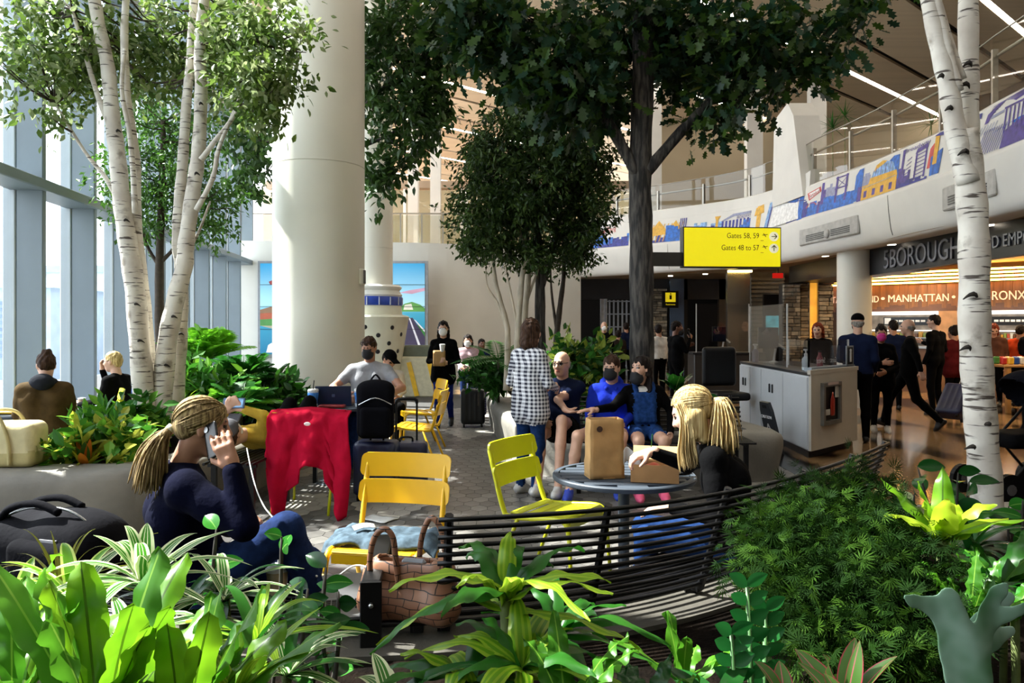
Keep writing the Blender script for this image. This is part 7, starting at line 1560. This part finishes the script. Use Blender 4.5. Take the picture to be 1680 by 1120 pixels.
# ---- lying phone user
J = dict(pel=(-1.8, 7.05, .63), che=(-1.88, 6.72, .63), nk=(-1.98, 6.5, .68), hd=(-2.03, 6.36, .71), shR=(-1.82, 6.55, .66), shL=(-2.12, 6.58, .66), elR=(-1.8, 6.5, .84), wrR=(-1.95, 6.45, .9), elL=(-2.2, 6.55, .8), wrL=(-2.1, 6.46, .88), hipR=(-1.72, 7.1, .62), hipL=(-1.88, 7.12, .62), knR=(-1.66, 7.45, .86), knL=(-1.86, 7.47, .84), anR=(-1.66, 7.75, .58), anL=(-1.84, 7.78, .58)); J = {k: Vector(v)-Vector((.32, 0, 0)) for k, v in J.items()}
person('person lying on the bench holding up a phone, grey cap and white mask', J, (.1, .75, .65), (SK['a'], cloth('mustard', '#b89a3c'), C_black, S_blk), ('short', H_br), res=.013, hres=.009, cap=cloth('grey_cap', '#56565a'), root=(-2.17, 6.9, 0), mask='w', shoe=(0, .5, .85), hands={'R': ((-.35, -.1, .3), (0, .9, .2), .5), 'L': ((.2, -.2, .35), (0, .9, .2), .5)})
# ---- people by the windows
J = place(J_sit(.5, .05), -4.42, 7.2, R(18), 1.0)
person('woman in quilted brown jacket seen from behind at the left', J, (-.6, .7, -.25), (SK['a'], C_brown, C_djean, S_blk), ('bun', H_br), res=.013, hres=.009, bulk=1.18, hood=cloth('hood_dark', '#23252b'), coat=True)
J = place(J_sit(.46, .1), -4.8, 9.3, R(80), .98); J['wrR'] = J['hd']+Vector((-.14, .03, -.1)); J['elR'] = J['shR']+Vector((-.2, .03, -.2)); J['wrL'] = J['knL']+Vector((-.02, 0, .12))
person('blond man in black sweater eating beside the window', J, (-1, -.05, -.05), (SK['a'], C_black, C_jean, S_blk), ('short', H_bl), res=.016, hres=.01, glasses=.001, hands={'R': ((-.1, 0, 1), (1, 0, .2), .6)})
J = place(J_sit(.5, -.15), -4.9, 10.3, R(75), 1.0)
person('person in light blue shirt sitting behind the left birch trunks', J, (-1, .1, 0), (SK['a'], C_sky, C_tan, S_wht), ('short', H_br), res=.016, hres=.01)
# ---- desk side
J = J_stand(); J['wrR'] = Vector((.1, .24, 1.36)); J['elR'] = Vector((.22, .08, 1.14)); J['wrL'] = Vector((-.06, .28, 1.22)); J['elL'] = Vector((-.22, .05, 1.1))
person('man in black suit speaking into a microphone left of the podium', place(J, 3.08, 14.3, R(-70), .99), (.95, -.1, 0), (SK['c'], C_black, C_black, S_blk), ('short', H_dk), res=.016, hres=.01, mask='kl')
person('person in white shirt standing behind the man in the suit', place(J_stand(), 3.2, 16.6, R(20), .95), (.2, 1, 0), (SK['b'], C_white, C_black, S_blk), ('short', H_dk), res=.02, hres=.012)
person('staff member with red hair behind the service desk', place(J_stand(), 5.2, 12.95, R(150), .97), (-.5, -.8, -.1), (SK['a'], C_black, C_black, S_blk), ('bob', H_rd), res=.018, hres=.011)
J = J_stand(); J['wrL'] = Vector((-.12, .25, 1.05)); J['wrR'] = Vector((.2, .18, .95))
person('man in black cap and dark jacket standing beside the service desk', place(J, 4.74, 10.45, R(-25), 1.04), (.3, .95, -.03), (SK['a'], C_dkblue, C_black, S_blk), ('fringe', H_gy), res=.014, hres=.009, cap=C_black, bulk=1.06, mask='k')
J = J_stand(); J['wrR'] = Vector((.02, .22, 1.12)); J['elR'] = Vector((.22, .04, 1.1)); J['wrL'] = Vector((-.02, .24, .98)); J['elL'] = Vector((-.22, .04, 1.06))
person('woman with a pink mask holding her arms in front', place(J, 5.52, 11.4, R(165), .94), (-.35, -.9, -.08), (SK['b'], C_black, C_black, S_wht), ('bun', H_dk), res=.015, hres=.009, mask='p', fem=True, coat=True)
J = J_stand(); J['anR'] = Vector((.1, .36, .1)); J['knR'] = Vector((.09, .26, .5)); J['anL'] = Vector((-.1, -.42, .16)); J['knL'] = Vector((-.09, -.1, .48)); J['wrL'] = Vector((-.3, -.16, .92)); J['elL'] = Vector((-.26, -.1, 1.14))
person('striding man in black uniform jacket with cropped hair', place(J, 6.15, 11.8, R(62), 1.0), (-.7, .5, 0), (SK['a'], C_black, C_black, S_blk), ('fringe', H_gy), res=.015, hres=.01, bulk=1.1)
J = J_stand(); J['wrR'] = Vector((.1, .28, 1.22))
person('tall dark haired man in black jacket facing the food hall', place(J, 7.55, 13.6, R(30), 1.06), (-.6, .6, 0), (SK['a'], C_black, C_black, S_blk), ('short', H_dk), res=.016, hres=.01)
person('person in dark blue coat deeper in the crowd', place(J_stand(), 7.2, 14.4, R(-20), 1.0), (0, 1, 0), (SK['b'], C_dkblue, C_black, S_blk), ('short', H_dk), res=.018, hres=.011)
person('woman with a hair bun and dark red jacket in the food hall', place(J_stand(), 8.35, 14.4, R(10), .93), (0, 1, 0), (SK['b'], C_red, C_black, S_blk), ('bun', H_dk), res=.018, hres=.011, coat=True)
person('red haired shopper bending over the snacks right of the birch', place(J_stand(), 9.55, 15.1, R(140), .96), (-.3, -.8, -.4), (SK['a'], cloth('shop_brown', '#5a3a2c'), C_black, S_blk), ('bob', H_rd), res=.018, hres=.011)
sp_e = person('shopper in orange shirt with a dark backpack by the snacks', place(J_stand(), 10.0, 15.0, R(-60), .94), (.6, .5, -.1), (SK['b'], C_org, C_black, S_blk), ('short', H_dk), res=.018, hres=.011)
# ---- far crowd at the dim shop front
J = J_stand(); J['wrR'] = Vector((.1, .24, 1.1))
person('older person in black coat with white mask far behind the boy', place(J, 2.32, 19.2, R(175), .99), (-.05, -1, 0), (SK['a'], C_black, C_brown, S_blk), ('fringe', H_gy), res=.018, hres=.011, mask='w', coat=True)
person('small far figure just right of the older masked person', place(J_stand(), 2.85, 20.4, R(20), .85), (.1, 1, 0), (SK['b'], cloth('dim', '#2a2420'), C_black, S_blk), ('short', H_dk), res=.02, hres=.012)
person('far figure in blue coat beside the oak trunk', place(J_stand(), 3.18, 21.2, R(10), .98), (.1, 1, 0), (SK['b'], C_dkblue, C_black, S_blk), ('short', H_dk), res=.02, hres=.012)
# ================================================================ SMALL THINGS
def sheet(name, fn, nu, nv, m_, parent, th=.006, **kw):
    """cloth grid with thickness; fn(u, v) -> point (local), u, v in 0..1"""
    g = [[Vector(fn(i/nu, j/nv)) for j in range(nv+1)] for i in range(nu+1)]; vs = []; bk = []
    for i in range(nu+1):
        for j in range(nv+1):
            du_ = g[min(i+1, nu)][j]-g[max(i-1, 0)][j]; dv_ = g[i][min(j+1, nv)]-g[i][max(j-1, 0)]; n = du_.cross(dv_); n = n.normalized() if n.length > 1e-9 else Vector((0, 0, 1)); vs.append(g[i][j]); bk.append(g[i][j]-n*th)
    w_ = nv+1; N = len(vs); fs = []
    for i in range(nu):
        for j in range(nv): a = i*w_+j; fs += [(a, a+w_, a+w_+1, a+1), (N+a, N+a+1, N+a+w_+1, N+a+w_)]
    for i in range(nu): a = i*w_; fs += [(a, N+a, N+a+w_, a+w_), (a+nv, a+nv+w_, N+a+nv+w_, N+a+nv)]
    for j in range(nv): a = j; fs += [(a, a+1, N+a+1, N+a), (nu*w_+j, N+nu*w_+j, N+nu*w_+j+1, nu*w_+j+1)]
    t = MB(); t.add(vs+bk, fs); return t.build(name, m_, parent, smooth=True, **kw)
nz3 = lambda x, y, z=0: mnoise.noise(Vector((x, y, z)))
# red jacket over the chair back
rj = empty('red_jacket', (-1.7, 6.38, .0), R(-4), 'crimson fleece jacket hung over a chair back with sleeves dangling', 'jacket')
def rjf(u, v):
    x = -.345+.69*u; top = .915-.03*abs(u-.5)*2
    hem = np.interp(u, [0, .05, .14, .30, .37, .41, .5, .71, .75, .84, .96, 1], [.28, .06, .03, .06, .2, .42, .46, .41, .1, .0, .03, .25])
    z = top+(hem-top)*v; y = -.03-.05*v*(1-.3*v)+.035*math.sin(u*17+v*3)*v+.02*nz3(u*9, v*6)
    if v < .06: y += (.06-v)*1.6; 
    x2 = x*(1+.02*v)+(.02*math.sin(v*7+u*4))*v
    if u < .385: xc = -.27; x2 = xc+(x2-xc)*(1-.5*v*v)-.02*v*(1-v)*3
    elif u > .73: xc = .285; x2 = xc+(x2-xc)*(1-.35*v*v)+.03*v
    return (x2, y, z)
M_red = cloth('crimson', '#a00d2a', .9, .12, 8)
sheet('panel', rjf, 72, 30, M_red, rj, .012)
def rjb(u, v): return (-.3+.6*u, .06+.03*v+.015*math.sin(u*11), .905-.42*v)
sheet('lining', rjb, 20, 8, M_red, rj, .01)
t = MB(); t.lathe([(.001, .006), (.014, .004), (.016, 0)], n=10, sx=1.8); o = t.build('badge', mat('badge_white', '#d8c9c6', .5), rj, loc=(.02, -.1, .80)); o.rotation_euler = (PI/2, 0, 0)
# denim jacket on the yellow seat
dj = empty('denim_jacket', (-.68, 4.02, .46), R(-8), 'faded denim jacket folded on the yellow chair seat', 'jacket')
def djf(u, v):
    x = -.30+.60*u; y = .16-.27*v; ed = .012*math.sin(u*9)+.03*nz3(u*5, 2); z = .02+.03*abs(nz3(x*11, y*13, 5))+.02*math.sin(u*13+v*5)*.5+.012
    if v > .82: z -= (v-.82)*.22; 
    if u < .12: z -= (.12-u)*.3
    if u > .9: z -= (u-.9)*.35
    return (x+ed, y+ed, max(z, -.05))
sheet('body', djf, 34, 20, cloth('pale_denim', '#465560', .9, .3, 22), dj, .014)
t = MB(); t.tube([djf(i/12*.9+.05, .8) for i in range(13)], .006, 6); t.build('waistband_seam', cloth('denim_dark_seam', '#2c3d52'), dj, smooth=True)
for q in (.15, .4, .62): t = MB(); p_ = Vector(djf(q, .9)); t.lathe([(.001, .012), (.008, .01), (.009, .004)], p_, 10); t.build('button', M_steel, dj, smooth=True)
pp_ = empty('paper_sheet', (-.79, 4.08, .535), R(20), 'folded white receipt paper on the denim jacket', 'paper'); sheet('sheet', lambda u, v: (-.06+.12*u, -.045+.09*v, .012*math.sin(u*3)), 6, 4, mat('paper_white', '#cfd2d2', .7), pp_, .002)
fp = empty('paper_scrap', G(622, 852, .006), R(-30), 'white paper scrap lying on the hexagon floor behind the yellow chair', 'paper'); sheet('sheet', lambda u, v: (-.13+.26*u, -.09+.18*v, .004+.008*abs(math.sin(u*4+v*2))), 6, 4, mat('paper_white', '#cfd2d2'), fp, .002)
# brown handbag
m, nt, b = new_mat('croc_leather'); setup(b, .38); tcn = nt.nodes.new('ShaderNodeTexCoord'); mpn = nt.nodes.new('ShaderNodeMapping'); mpn.inputs['Rotation'].default_value = (PI/2, 0, 0); br = nt.nodes.new('ShaderNodeTexBrick'); br.inputs['Scale'].default_value = 7.5; br.inputs['Mortar Size'].default_value = .014; br.inputs['Color1'].default_value = lin('#94694f'); br.inputs['Color2'].default_value = lin('#7d543e'); br.inputs['Mortar'].default_value = lin('#20120c')
nd = nt.nodes.new('ShaderNodeTexNoise'); nd.inputs['Scale'].default_value = 7; va = nt.nodes.new('ShaderNodeVectorMath'); va.operation = 'MULTIPLY_ADD'; va.inputs[1].default_value = (.06, .06, .06); nt.links.new(tcn.outputs['Object'], nd.inputs['Vector']); nt.links.new(nd.outputs['Color'], va.inputs[0]); nt.links.new(tcn.outputs['Object'], va.inputs[2]); nt.links.new(va.outputs[0], mpn.inputs[0]); nt.links.new(mpn.outputs[0], br.inputs['Vector']); nt.links.new(br.outputs[0], b.inputs['Base Color'])
bp = nt.nodes.new('ShaderNodeBump'); bp.inputs['Strength'].default_value = .7; bp.invert = True; bp.inputs['Distance'].default_value = .01; nt.links.new(br.outputs['Fac'], bp.inputs['Height']); nt.links.new(bp.outputs[0], b.inputs['Normal']); M_croc = m
hb = empty('handbag', (-.405, 3.0, .46), R(-14), 'brown crocodile pattern handbag open on the bench', 'handbag')
sdf_obj('body', [rc((-.13, 0, .07), (.13, 0, .07), .075, .075, 0, .05), rc((-.1, 0, .2), (.1, 0, .2), .055, .055, 0, .08), rc((-.14, -.01, .06), (-.15, 0, .17), .06, .04, 0, .05), rc((.14, -.01, .06), (.15, 0, .2), .06, .04, 0, .05), sub(bx((0, .0, .26), (.125, .035, .09), .03))], .008, M_croc, hb)
for hpts in ([(-.13, -.06, .1), (-.135, -.07, .24), (-.115, -.075, .33), (-.075, -.075, .37), (-.04, -.07, .34), (-.03, -.06, .24), (-.02, -.055, .14)], [(.02, .05, .18), (.03, .055, .3), (.06, .055, .38), (.09, .05, .385), (.12, .05, .33), (.14, .04, .22), (.145, .04, .14)]):
    t = MB(); t.tube(smooth_path(hpts, 5), .012, 8); t.build('handle', M_croc, hb, smooth=True)
t = MB(); t.box((.02, 0, .2), (.1, .03, .08), bev=.01); t.build('pouch', mat('grey_pouch', '#7d838a', .6), hb)
t = MB(); [t.tube([(-.13+.012*k, -.085, .12), (-.125+.013*k, -.1, .03)], .004, 5) for k in range(4)]; t.build('tassel', mat('tassel_brown', '#5d3a26', .8), hb)
# takeaway cup with straw on the bench
cp = bottle('takeaway_cup', P(455, 978, 3.2).x, 3.2, .458, [(.034, 0), (.046, .13), (.044, .13)], mat('iced_drink', '#b3a684', .2, .25, 9), 'clear iced drink cup with a straw on the bench', ([(.05, .13), (.05, .142), (.03, .155), (.012, .155)], M_clear), 'cup')
t = MB(); t.tube([(0, 0, .05), (.012, 0, .26)], .005, 6); t.build('straw', M_wcap, cp)
# open laptop lying on the bench
lp = empty('laptop', (-.72, 3.08, .459), R(12), 'grey laptop lying on the bench left of the divider', 'laptop'); t = MB(); t.box((0, 0, .009), (.32, .22, .018), bev=.004); t.build('base', mat('laptop_grey', '#6f7072', .35, metal=.6), lp)
km = MB(); km.box((0, 0, .0), (.019, .016, .004)); kmm = km.mesh('key', M_black)
for r_i in range(5):
    for c_i in range(13): link('key', kmm, lp, (-.138+c_i*.023, .07-r_i*.021, .019))
t = MB(); t.box((0, .205, .03), (.32, .2, .008), Matrix.Rotation(R(12), 3, 'X')); t.build('lid', mat('laptop_grey', '#6f7072'), lp)
# phone at the ear
ph = empty('smartphone', (-1.175, 2.985, 1.165), 0, 'dark smartphone pressed to the ear of the near left caller', 'phone'); ph.rotation_euler = (R(-12), R(-25), R(-25)); sdf_obj('case', [bx((0, 0, 0), (.036, .006, .072), .006)], .006, mat('phone_black', '#0c0d10', .25), ph); t = MB(); t.tube([(-.015, -.008, .05), (-.015, -.01, .05)], .012, 12); t.build('camera_ring', M_steel, ph)
ph = empty('smartphone', (-2.35, 6.44, .955), 0, 'phone with lit screen held up by the lying person', 'phone'); ph.rotation_euler = (R(-20), 0, R(-4)); t = MB(); t.box((0, 0, 0), (.19, .012, .09), bev=.004); t.build('case', mat('phone_blue_case', '#2f4a6a', .4), ph); t = MB(); t.box((0, -.0075, 0), (.16, .002, .076)); t.build('screen', mat('phone_screen', '#4f6f8f', .2, .7, 18, emit=.8), ph)
cbl = MB(); cbl.tube(smooth_path([P(405, 735, 6.2), P(412, 770, 5.6), P(420, 800, 5.2), P(433, 830, 4.8), P(452, 855, 4.2), P(470, 890, 3.7), P(490, 925, 3.4), P(520, 945, 3.2)], 5), .0045, 5); cbl.build('charging_cable', mat('cable_white', '#c9c9c4', .5), label='thin white charging cable looping from the lying person to the bench', cat='cable', smooth=True)
cb2 = MB(); cb2.tube(smooth_path([P(555, 945, 3.15), P(580, 928, 3.1), P(605, 932, 3.0), P(618, 955, 2.95)], 5), .004, 5); cb2.build('charging_cable', mat('cable_white', '#c9c9c4'), label='short white charging cable arching over the bench divider', cat='cable', smooth=True)
# paper bag and food box on the round table
M_kraft = mat('kraft_paper', '#b08a56', .8, .12, 9, bump=.4, bscale=14)
kb = empty('paper_bag', (.545, 4.5, .721), R(10), 'tall open brown paper bag on the blue-grey table', 'paper bag')
w_, d_, h_ = .105, .065, .345
def kp(x, y, z): return (x*(1-.05*z/h_)+.006*nz3(x*30, z*20), y*(1-.12*z/h_)+.008*nz3(x*20, z*17, 3), z)
for nm, a, b_ in (('front', (-w_, -d_), (w_, -d_)), ('back', (w_, d_), (-w_, d_)), ('side', (w_, -d_), (w_, d_)), ('side', (-w_, d_), (-w_, -d_))):
    sheet(nm+'_panel', lambda u, v, a=a, b_=b_: kp(a[0]+(b_[0]-a[0])*u, a[1]+(b_[1]-a[1])*u+(-.018*math.sin(PI*u) if a[0] == b_[0] else 0)*0, h_*v), 8, 12, M_kraft, kb, .002)
t = MB(); t.box((0, 0, .003), (2*w_, 2*d_, .004)); t.build('bottom', M_kraft, kb); t = MB(); t.tube([(-w_*.45, -d_*.9-.006, .29), (-w_*.45, -d_*.9-.008, .29)], .018, 14); o = t.build('handle_hole', mat('hole_brown', '#3a2415', .8), kb)
fb_ = empty('food_box', (.83, 4.42, .721), R(-12), 'open brown cardboard food box beside the paper bag', 'box'); M_card = mat('cardboard', '#a37a4c', .8, .1, 8); M_cardi = mat('card_inside', '#c09a68', .8, .1, 8)
for c_, d2_ in (((0, -.1, .05), (.27, .006, .1)), ((0, .1, .05), (.27, .006, .1)), ((-.132, 0, .05), (.006, .2, .1)), ((.132, 0, .05), (.006, .2, .1))): t = MB(); t.box(c_, d2_); t.build('side', M_card, fb_)
t = MB(); t.box((0, 0, .003), (.264, .2, .006)); t.build('bottom', M_cardi, fb_); t = MB(); t.box((.0, .13, .13), (.264, .005, .1), Matrix.Rotation(R(-40), 3, 'X')); t.build('lid_flap', M_cardi, fb_)
sw = empty('sandwich', (.80, 4.44, .735), 0, 'red filled sandwich inside the cardboard food box', 'food'); sdf_obj('filling', [bx((0, 0, .035), (.07, .05, .03), .02), el((.03, .01, .06), (.03, .03, .02))], .008, mat('tomato_red', '#a33a22', .5, .4, 20), sw)
nk_ = empty('napkin', (.70, 4.45, .80), R(15), 'crumpled white napkin sticking out of the food box', 'napkin'); sheet('sheet', lambda u, v: (-.05+.1*u, .02*math.sin(u*5), .0+.085*v+.02*math.sin(u*6)), 8, 6, mat('paper_white', '#cfd2d2'), nk_, .002)
ty = empty('black_tray', (.97, 4.62, .721), R(20), 'flat black tray behind the food box at the table edge', 'tray'); t = MB(); t.box((0, 0, .008), (.2, .14, .012), bev=.004); t.build('tray', M_dark, ty)
gs = MB(); gs.tube([P(1070, 712, 4.3), P(1068, 738, 4.35)], .003, 5); gs.build('green_stirrer', mat('stirrer_green', '#3f8a2c', .5), label='thin green stirrer held over the food box', cat='stirrer')
# small table: laptop, cups, red case
lt = empty('laptop', (-1.82, 7.78, .786), R(4), 'dark blue laptop with its back to us on the small table', 'laptop'); t = MB(); t.box((0, .12, .008), (.34, .22, .014)); t.build('base', M_dark, lt); t = MB(); t.box((0, -.02, .105), (.36, .01, .21), Matrix.Rotation(R(12), 3, 'X'), bev=.003); t.build('lid', mat('lid_navy', '#1b2740', .35), lt); t = MB(); t.box((0, -.028, .11), (.03, .003, .03)); t.build('emblem', mat('emblem_grey', '#3a4660', .3), lt)
rcs = MB(); rcs.box((0, 0, .015), (.26, .1, .03), bev=.008); rcs.build('red_case', mat('case_red', '#7a1c1c', .4), None, loc=(-1.8, 7.63, .786), label='flat dark red case in front of the blue laptop', cat='case')
M_cupb = mat('cup_blue', '#2f72c0', .4, .15, 6)
for x, y, lab in ((-2.01, 7.7, 'blue and white paper cup with straw left of the laptop'), (-1.55, 7.75, 'blue and white paper cup right of the laptop')):
    c = bottle('paper_cup', x, y, .786, [(.042, 0), (.054, .16), (.052, .16)], mat('cup_white', '#c9d2da', .5), lab, ([(.057, .16), (.057, .172), (.05, .182), (.01, .182)], M_wcap), 'cup'); t = MB(); t.lathe([(.0445, .035), (.0545, .145), (.054, .146)], n=20); t.build('blue_band', M_cupb, c, smooth=True)
    if x < -1.8: t = MB(); t.tube([(0, 0, .17), (.01, 0, .27)], .005, 6); t.build('straw', M_black, c)
# backpacks and bags
def backpack(x, y, z, rz, s, m_, label, tilt=(0, 0), strap=True):
    e = empty('backpack', (x, y, z), rz, label, 'backpack'); e.rotation_euler = (tilt[0], tilt[1], rz)
    sdf_obj('main_bag', [bx((0, 0, .24*s), (.16*s, .1*s, .24*s), .07*s, 0, .03), el((0, 0, .42*s), (.15*s, .09*s, .09*s), 0, .05)], .016, m_, e); sdf_obj('front_pocket', [bx((0, -.11*s, .15*s), (.13*s, .045*s, .13*s), .035*s)], .014, m_, e)
    t = MB(); t.tube(smooth_path([(-.14*s, -.1*s, .3*s), (0, -.125*s, .36*s), (.14*s, -.1*s, .3*s)], 4), .005, 5); t.build('zip', M_steel, e)
    t = MB(); t.tube(smooth_path([(-.05*s, .02, .49*s), (0, .02, .55*s), (.05*s, .02, .49*s)], 4), .01, 6); t.build('top_loop', m_, e)
    for sx in (-1, 1): t = MB(); t.tube(smooth_path([(sx*.08*s, .1*s, .45*s), (sx*.11*s, .16*s, .3*s), (sx*.11*s, .1*s, .06*s)], 4), .016*s, 6); t.build('strap', m_, e, smooth=True)
C_bag = cloth('bag_black', '#0b0b10'); backpack(-1.25, 6.98, .58, R(8), 1.05, C_bag, 'black backpack standing on a dark suitcase beside the red jacket')
C_bag2 = cloth('bag_grey', '#17171b')
bg = empty('backpack', (-2.02, 3.42, .46), R(-18), 'big dark backpack lying on the bench at the far left', 'backpack')
sdf_obj('main_bag', [bx((0, 0, .15), (.3, .17, .13), .1, 0, .05), el((.1, -.02, .24), (.2, .14, .11), 0, .08), el((-.2, 0, .22), (.16, .14, .1), 0, .08)], .014, C_bag2, bg); sdf_obj('front_pocket', [bx((.08, -.17, .14), (.17, .05, .1), .045)], .012, C_bag, bg)
t = MB(); t.tube(smooth_path([(-.28, -.08, .28), (-.05, -.12, .36), (.15, -.1, .36), (.27, -.06, .27)], 5), .006, 5); t.build('zip', M_steel, bg, smooth=True)
for yy in (-.1, .02): t = MB(); t.tube(smooth_path([(-.3, yy, .2), (-.18, yy-.02, .34), (.0, yy-.03, .385), (.12, yy-.02, .35)], 5), .017, 6); t.build('strap', C_bag, bg, smooth=True)
t = MB(); t.box((.12, -.175, .235), (.09, .01, .03)); t.build('logo_patch', mat('patch_grey', '#8f8f95', .6), bg)
backpack(10.02, 14.84, 1.0, R(115), .75, C_bag, "dark backpack worn by the orange shirted shopper")
cb = empty('duffel_bag', (-4.05, 5.95, .522), R(6), 'cream canvas duffel bag on the left planter rim', 'duffel bag'); M_canv = cloth('canvas', '#cfc49a', .9, .08, 9); M_canv2 = cloth('canvas_base', '#b5a878', .9, .08, 9)
sdf_obj('body', [bx((0, 0, .17), (.36, .15, .17), .07, 0, .03), bx((0, 0, .07), (.365, .155, .07), .05, 1, .01)], .016, [M_canv, M_canv2], cb)
for yy in (-.16, .16): t = MB(); t.tube(smooth_path([(-.2, yy, .02), (-.19, yy*1.02, .2), (-.12, yy*.9, .38), (0, yy*.8, .42), (.12, yy*.9, .38), (.19, yy*1.02, .2), (.2, yy, .02)], 5), .015, 6); t.build('strap', M_canv2, cb, smooth=True)
tb = empty('tote_bag', (-3.75, 6.6, .5), R(20), 'khaki cloth bag lying behind the orange croton', 'bag'); sdf_obj('body', [bx((0, 0, .07), (.28, .16, .075), .06), el((.1, 0, .13), (.15, .1, .05))], .016, cloth('khaki_bag', '#8c7f5e'), tb)
# things held by the walking woman, microphone, coffee cups
wb = empty('paper_bag', (-1.12, 11.72, .98), 0, 'small kraft bag held by the walking woman', 'paper bag'); sheet('front_panel', lambda u, v: (-.09+.18*u, -.04+.006*nz3(u*5, v*5), .24*v), 5, 5, M_kraft, wb, .004); sheet('back_panel', lambda u, v: (.09-.18*u, .03, .24*v), 5, 5, M_kraft, wb, .004); t = MB(); t.box((0, 0, .005), (.18, .07, .01)); t.build('bottom', M_kraft, wb); t = MB(); t.box((-.09, 0, .12), (.004, .07, .23)); t.build('side_panel', M_kraft, wb); t = MB(); t.box((.09, 0, .12), (.004, .07, .23)); t.build('side_panel', M_kraft, wb)
bottle('paper_cup', -1.07, 11.7, 1.2, [(.03, 0), (.042, .1)], M_wcap, 'white coffee cup held by the walking woman', ([(.045, .1), (.045, .115), (.03, .12)], M_wcap), 'cup')
bottle('paper_cup', -5.25, 9.3, .6, [(.03, 0), (.042, .11)], mat('cup_tan', '#b39a86', .5), 'tan coffee cup on the window side ledge', ([(.045, .11), (.045, .122), (.03, .126)], M_wcap), 'cup')
lg = MB(); lg.box((-5.4, 9.4, .5), (.4, 1.0, .2), bev=.02); lg.build('window_ledge', mat('ledge_grey', '#8a929a', .5), label='low grey ledge under the coffee cup by the windows', cat='ledge')
lgb = MB(); lgb.box((-5.4, 9.4, .2), (.3, .9, .4)); lgb.build('ledge_base', mat('ledge_grey', '#8a929a'), label='plinth carrying the low window ledge', cat='ledge')
mc = MB(); mc.tube([(3.33, 14.24, 1.38), (3.3, 14.24, 1.5)], [.012, .014], 8); mc.lathe([(.001, .03), (.02, .018), (.022, .0), (.014, -.02)], (3.3, 14.24, 1.52), 10); mc.build('microphone', M_black, label="black microphone at the suited man's mouth", cat='microphone', smooth=True)
yt = MB(); yt.box((0, 0, .02), (.4, .25, .03), bev=.01); yt.build('yellow_tray', M_yel, None, loc=(-5.02, 7.72, .721), label='yellow tray on the small table at the left window edge', cat='tray')
# stroller at the right edge
sr = empty('stroller', (4.78, 7.15, 0), R(100), 'black baby stroller cut by the right frame edge', 'stroller')
sdf_obj('seat', [bx((0, 0, .55), (.22, .3, .07), .06, 0, .05), bx((0, -.25, .75), (.22, .06, .25), .05, 0, .06)], .02, C_black, sr); sdf_obj('canopy', [el((0, -.12, .98), (.26, .34, .22), 0, .02), sub(el((0, .02, .92), (.24, .34, .2), k=.01))], .018, C_bag, sr)
t = MB(); [t.tube(smooth_path([(sx*.24, -.45, 1.02), (sx*.25, -.2, .75), (sx*.26, .1, .45), (sx*.25, .38, .16)], 4), .014, 6) for sx in (-1, 1)]; t.tube([(-.24, -.45, 1.02), (.24, -.45, 1.02)], .018, 6); t.build('frame', M_black, sr, smooth=True)
wm = MB(); wm.tube([(-.025, 0, 0), (.025, 0, 0)], .14, 18); wmm = wm.mesh('wheel', M_black)
hm_ = MB(); hm_.tube([(-.03, 0, 0), (.03, 0, 0)], .05, 10); hmm = hm_.mesh('hub', M_steel)
for sx in (-1, 1):
    for yy in (-.35, .38): o = link('wheel', wmm, sr, (sx*.27, yy, .14)); link('hub', hmm, o)
    t = MB(); t.tube([(sx*.25, .0, .5), (sx*.26, -.35, .14)], .013, 6); t.build('strut', M_black, sr)
# speaker on the big column
p = Vector(((523.5-840)*11.4/F+.66, 11.25, 0)); sk_ = empty('wall_speaker', (p.x, p.y, 2.32), R(80), 'small cream speaker fixed to the right side of the big column', 'speaker'); t = MB(); t.box((0, 0, 0), (.12, .1, .24), bev=.02); t.build('housing', M_column, sk_); t = MB(); t.box((0, -.052, 0), (.09, .004, .2)); t.build('grille', M_grille, sk_)
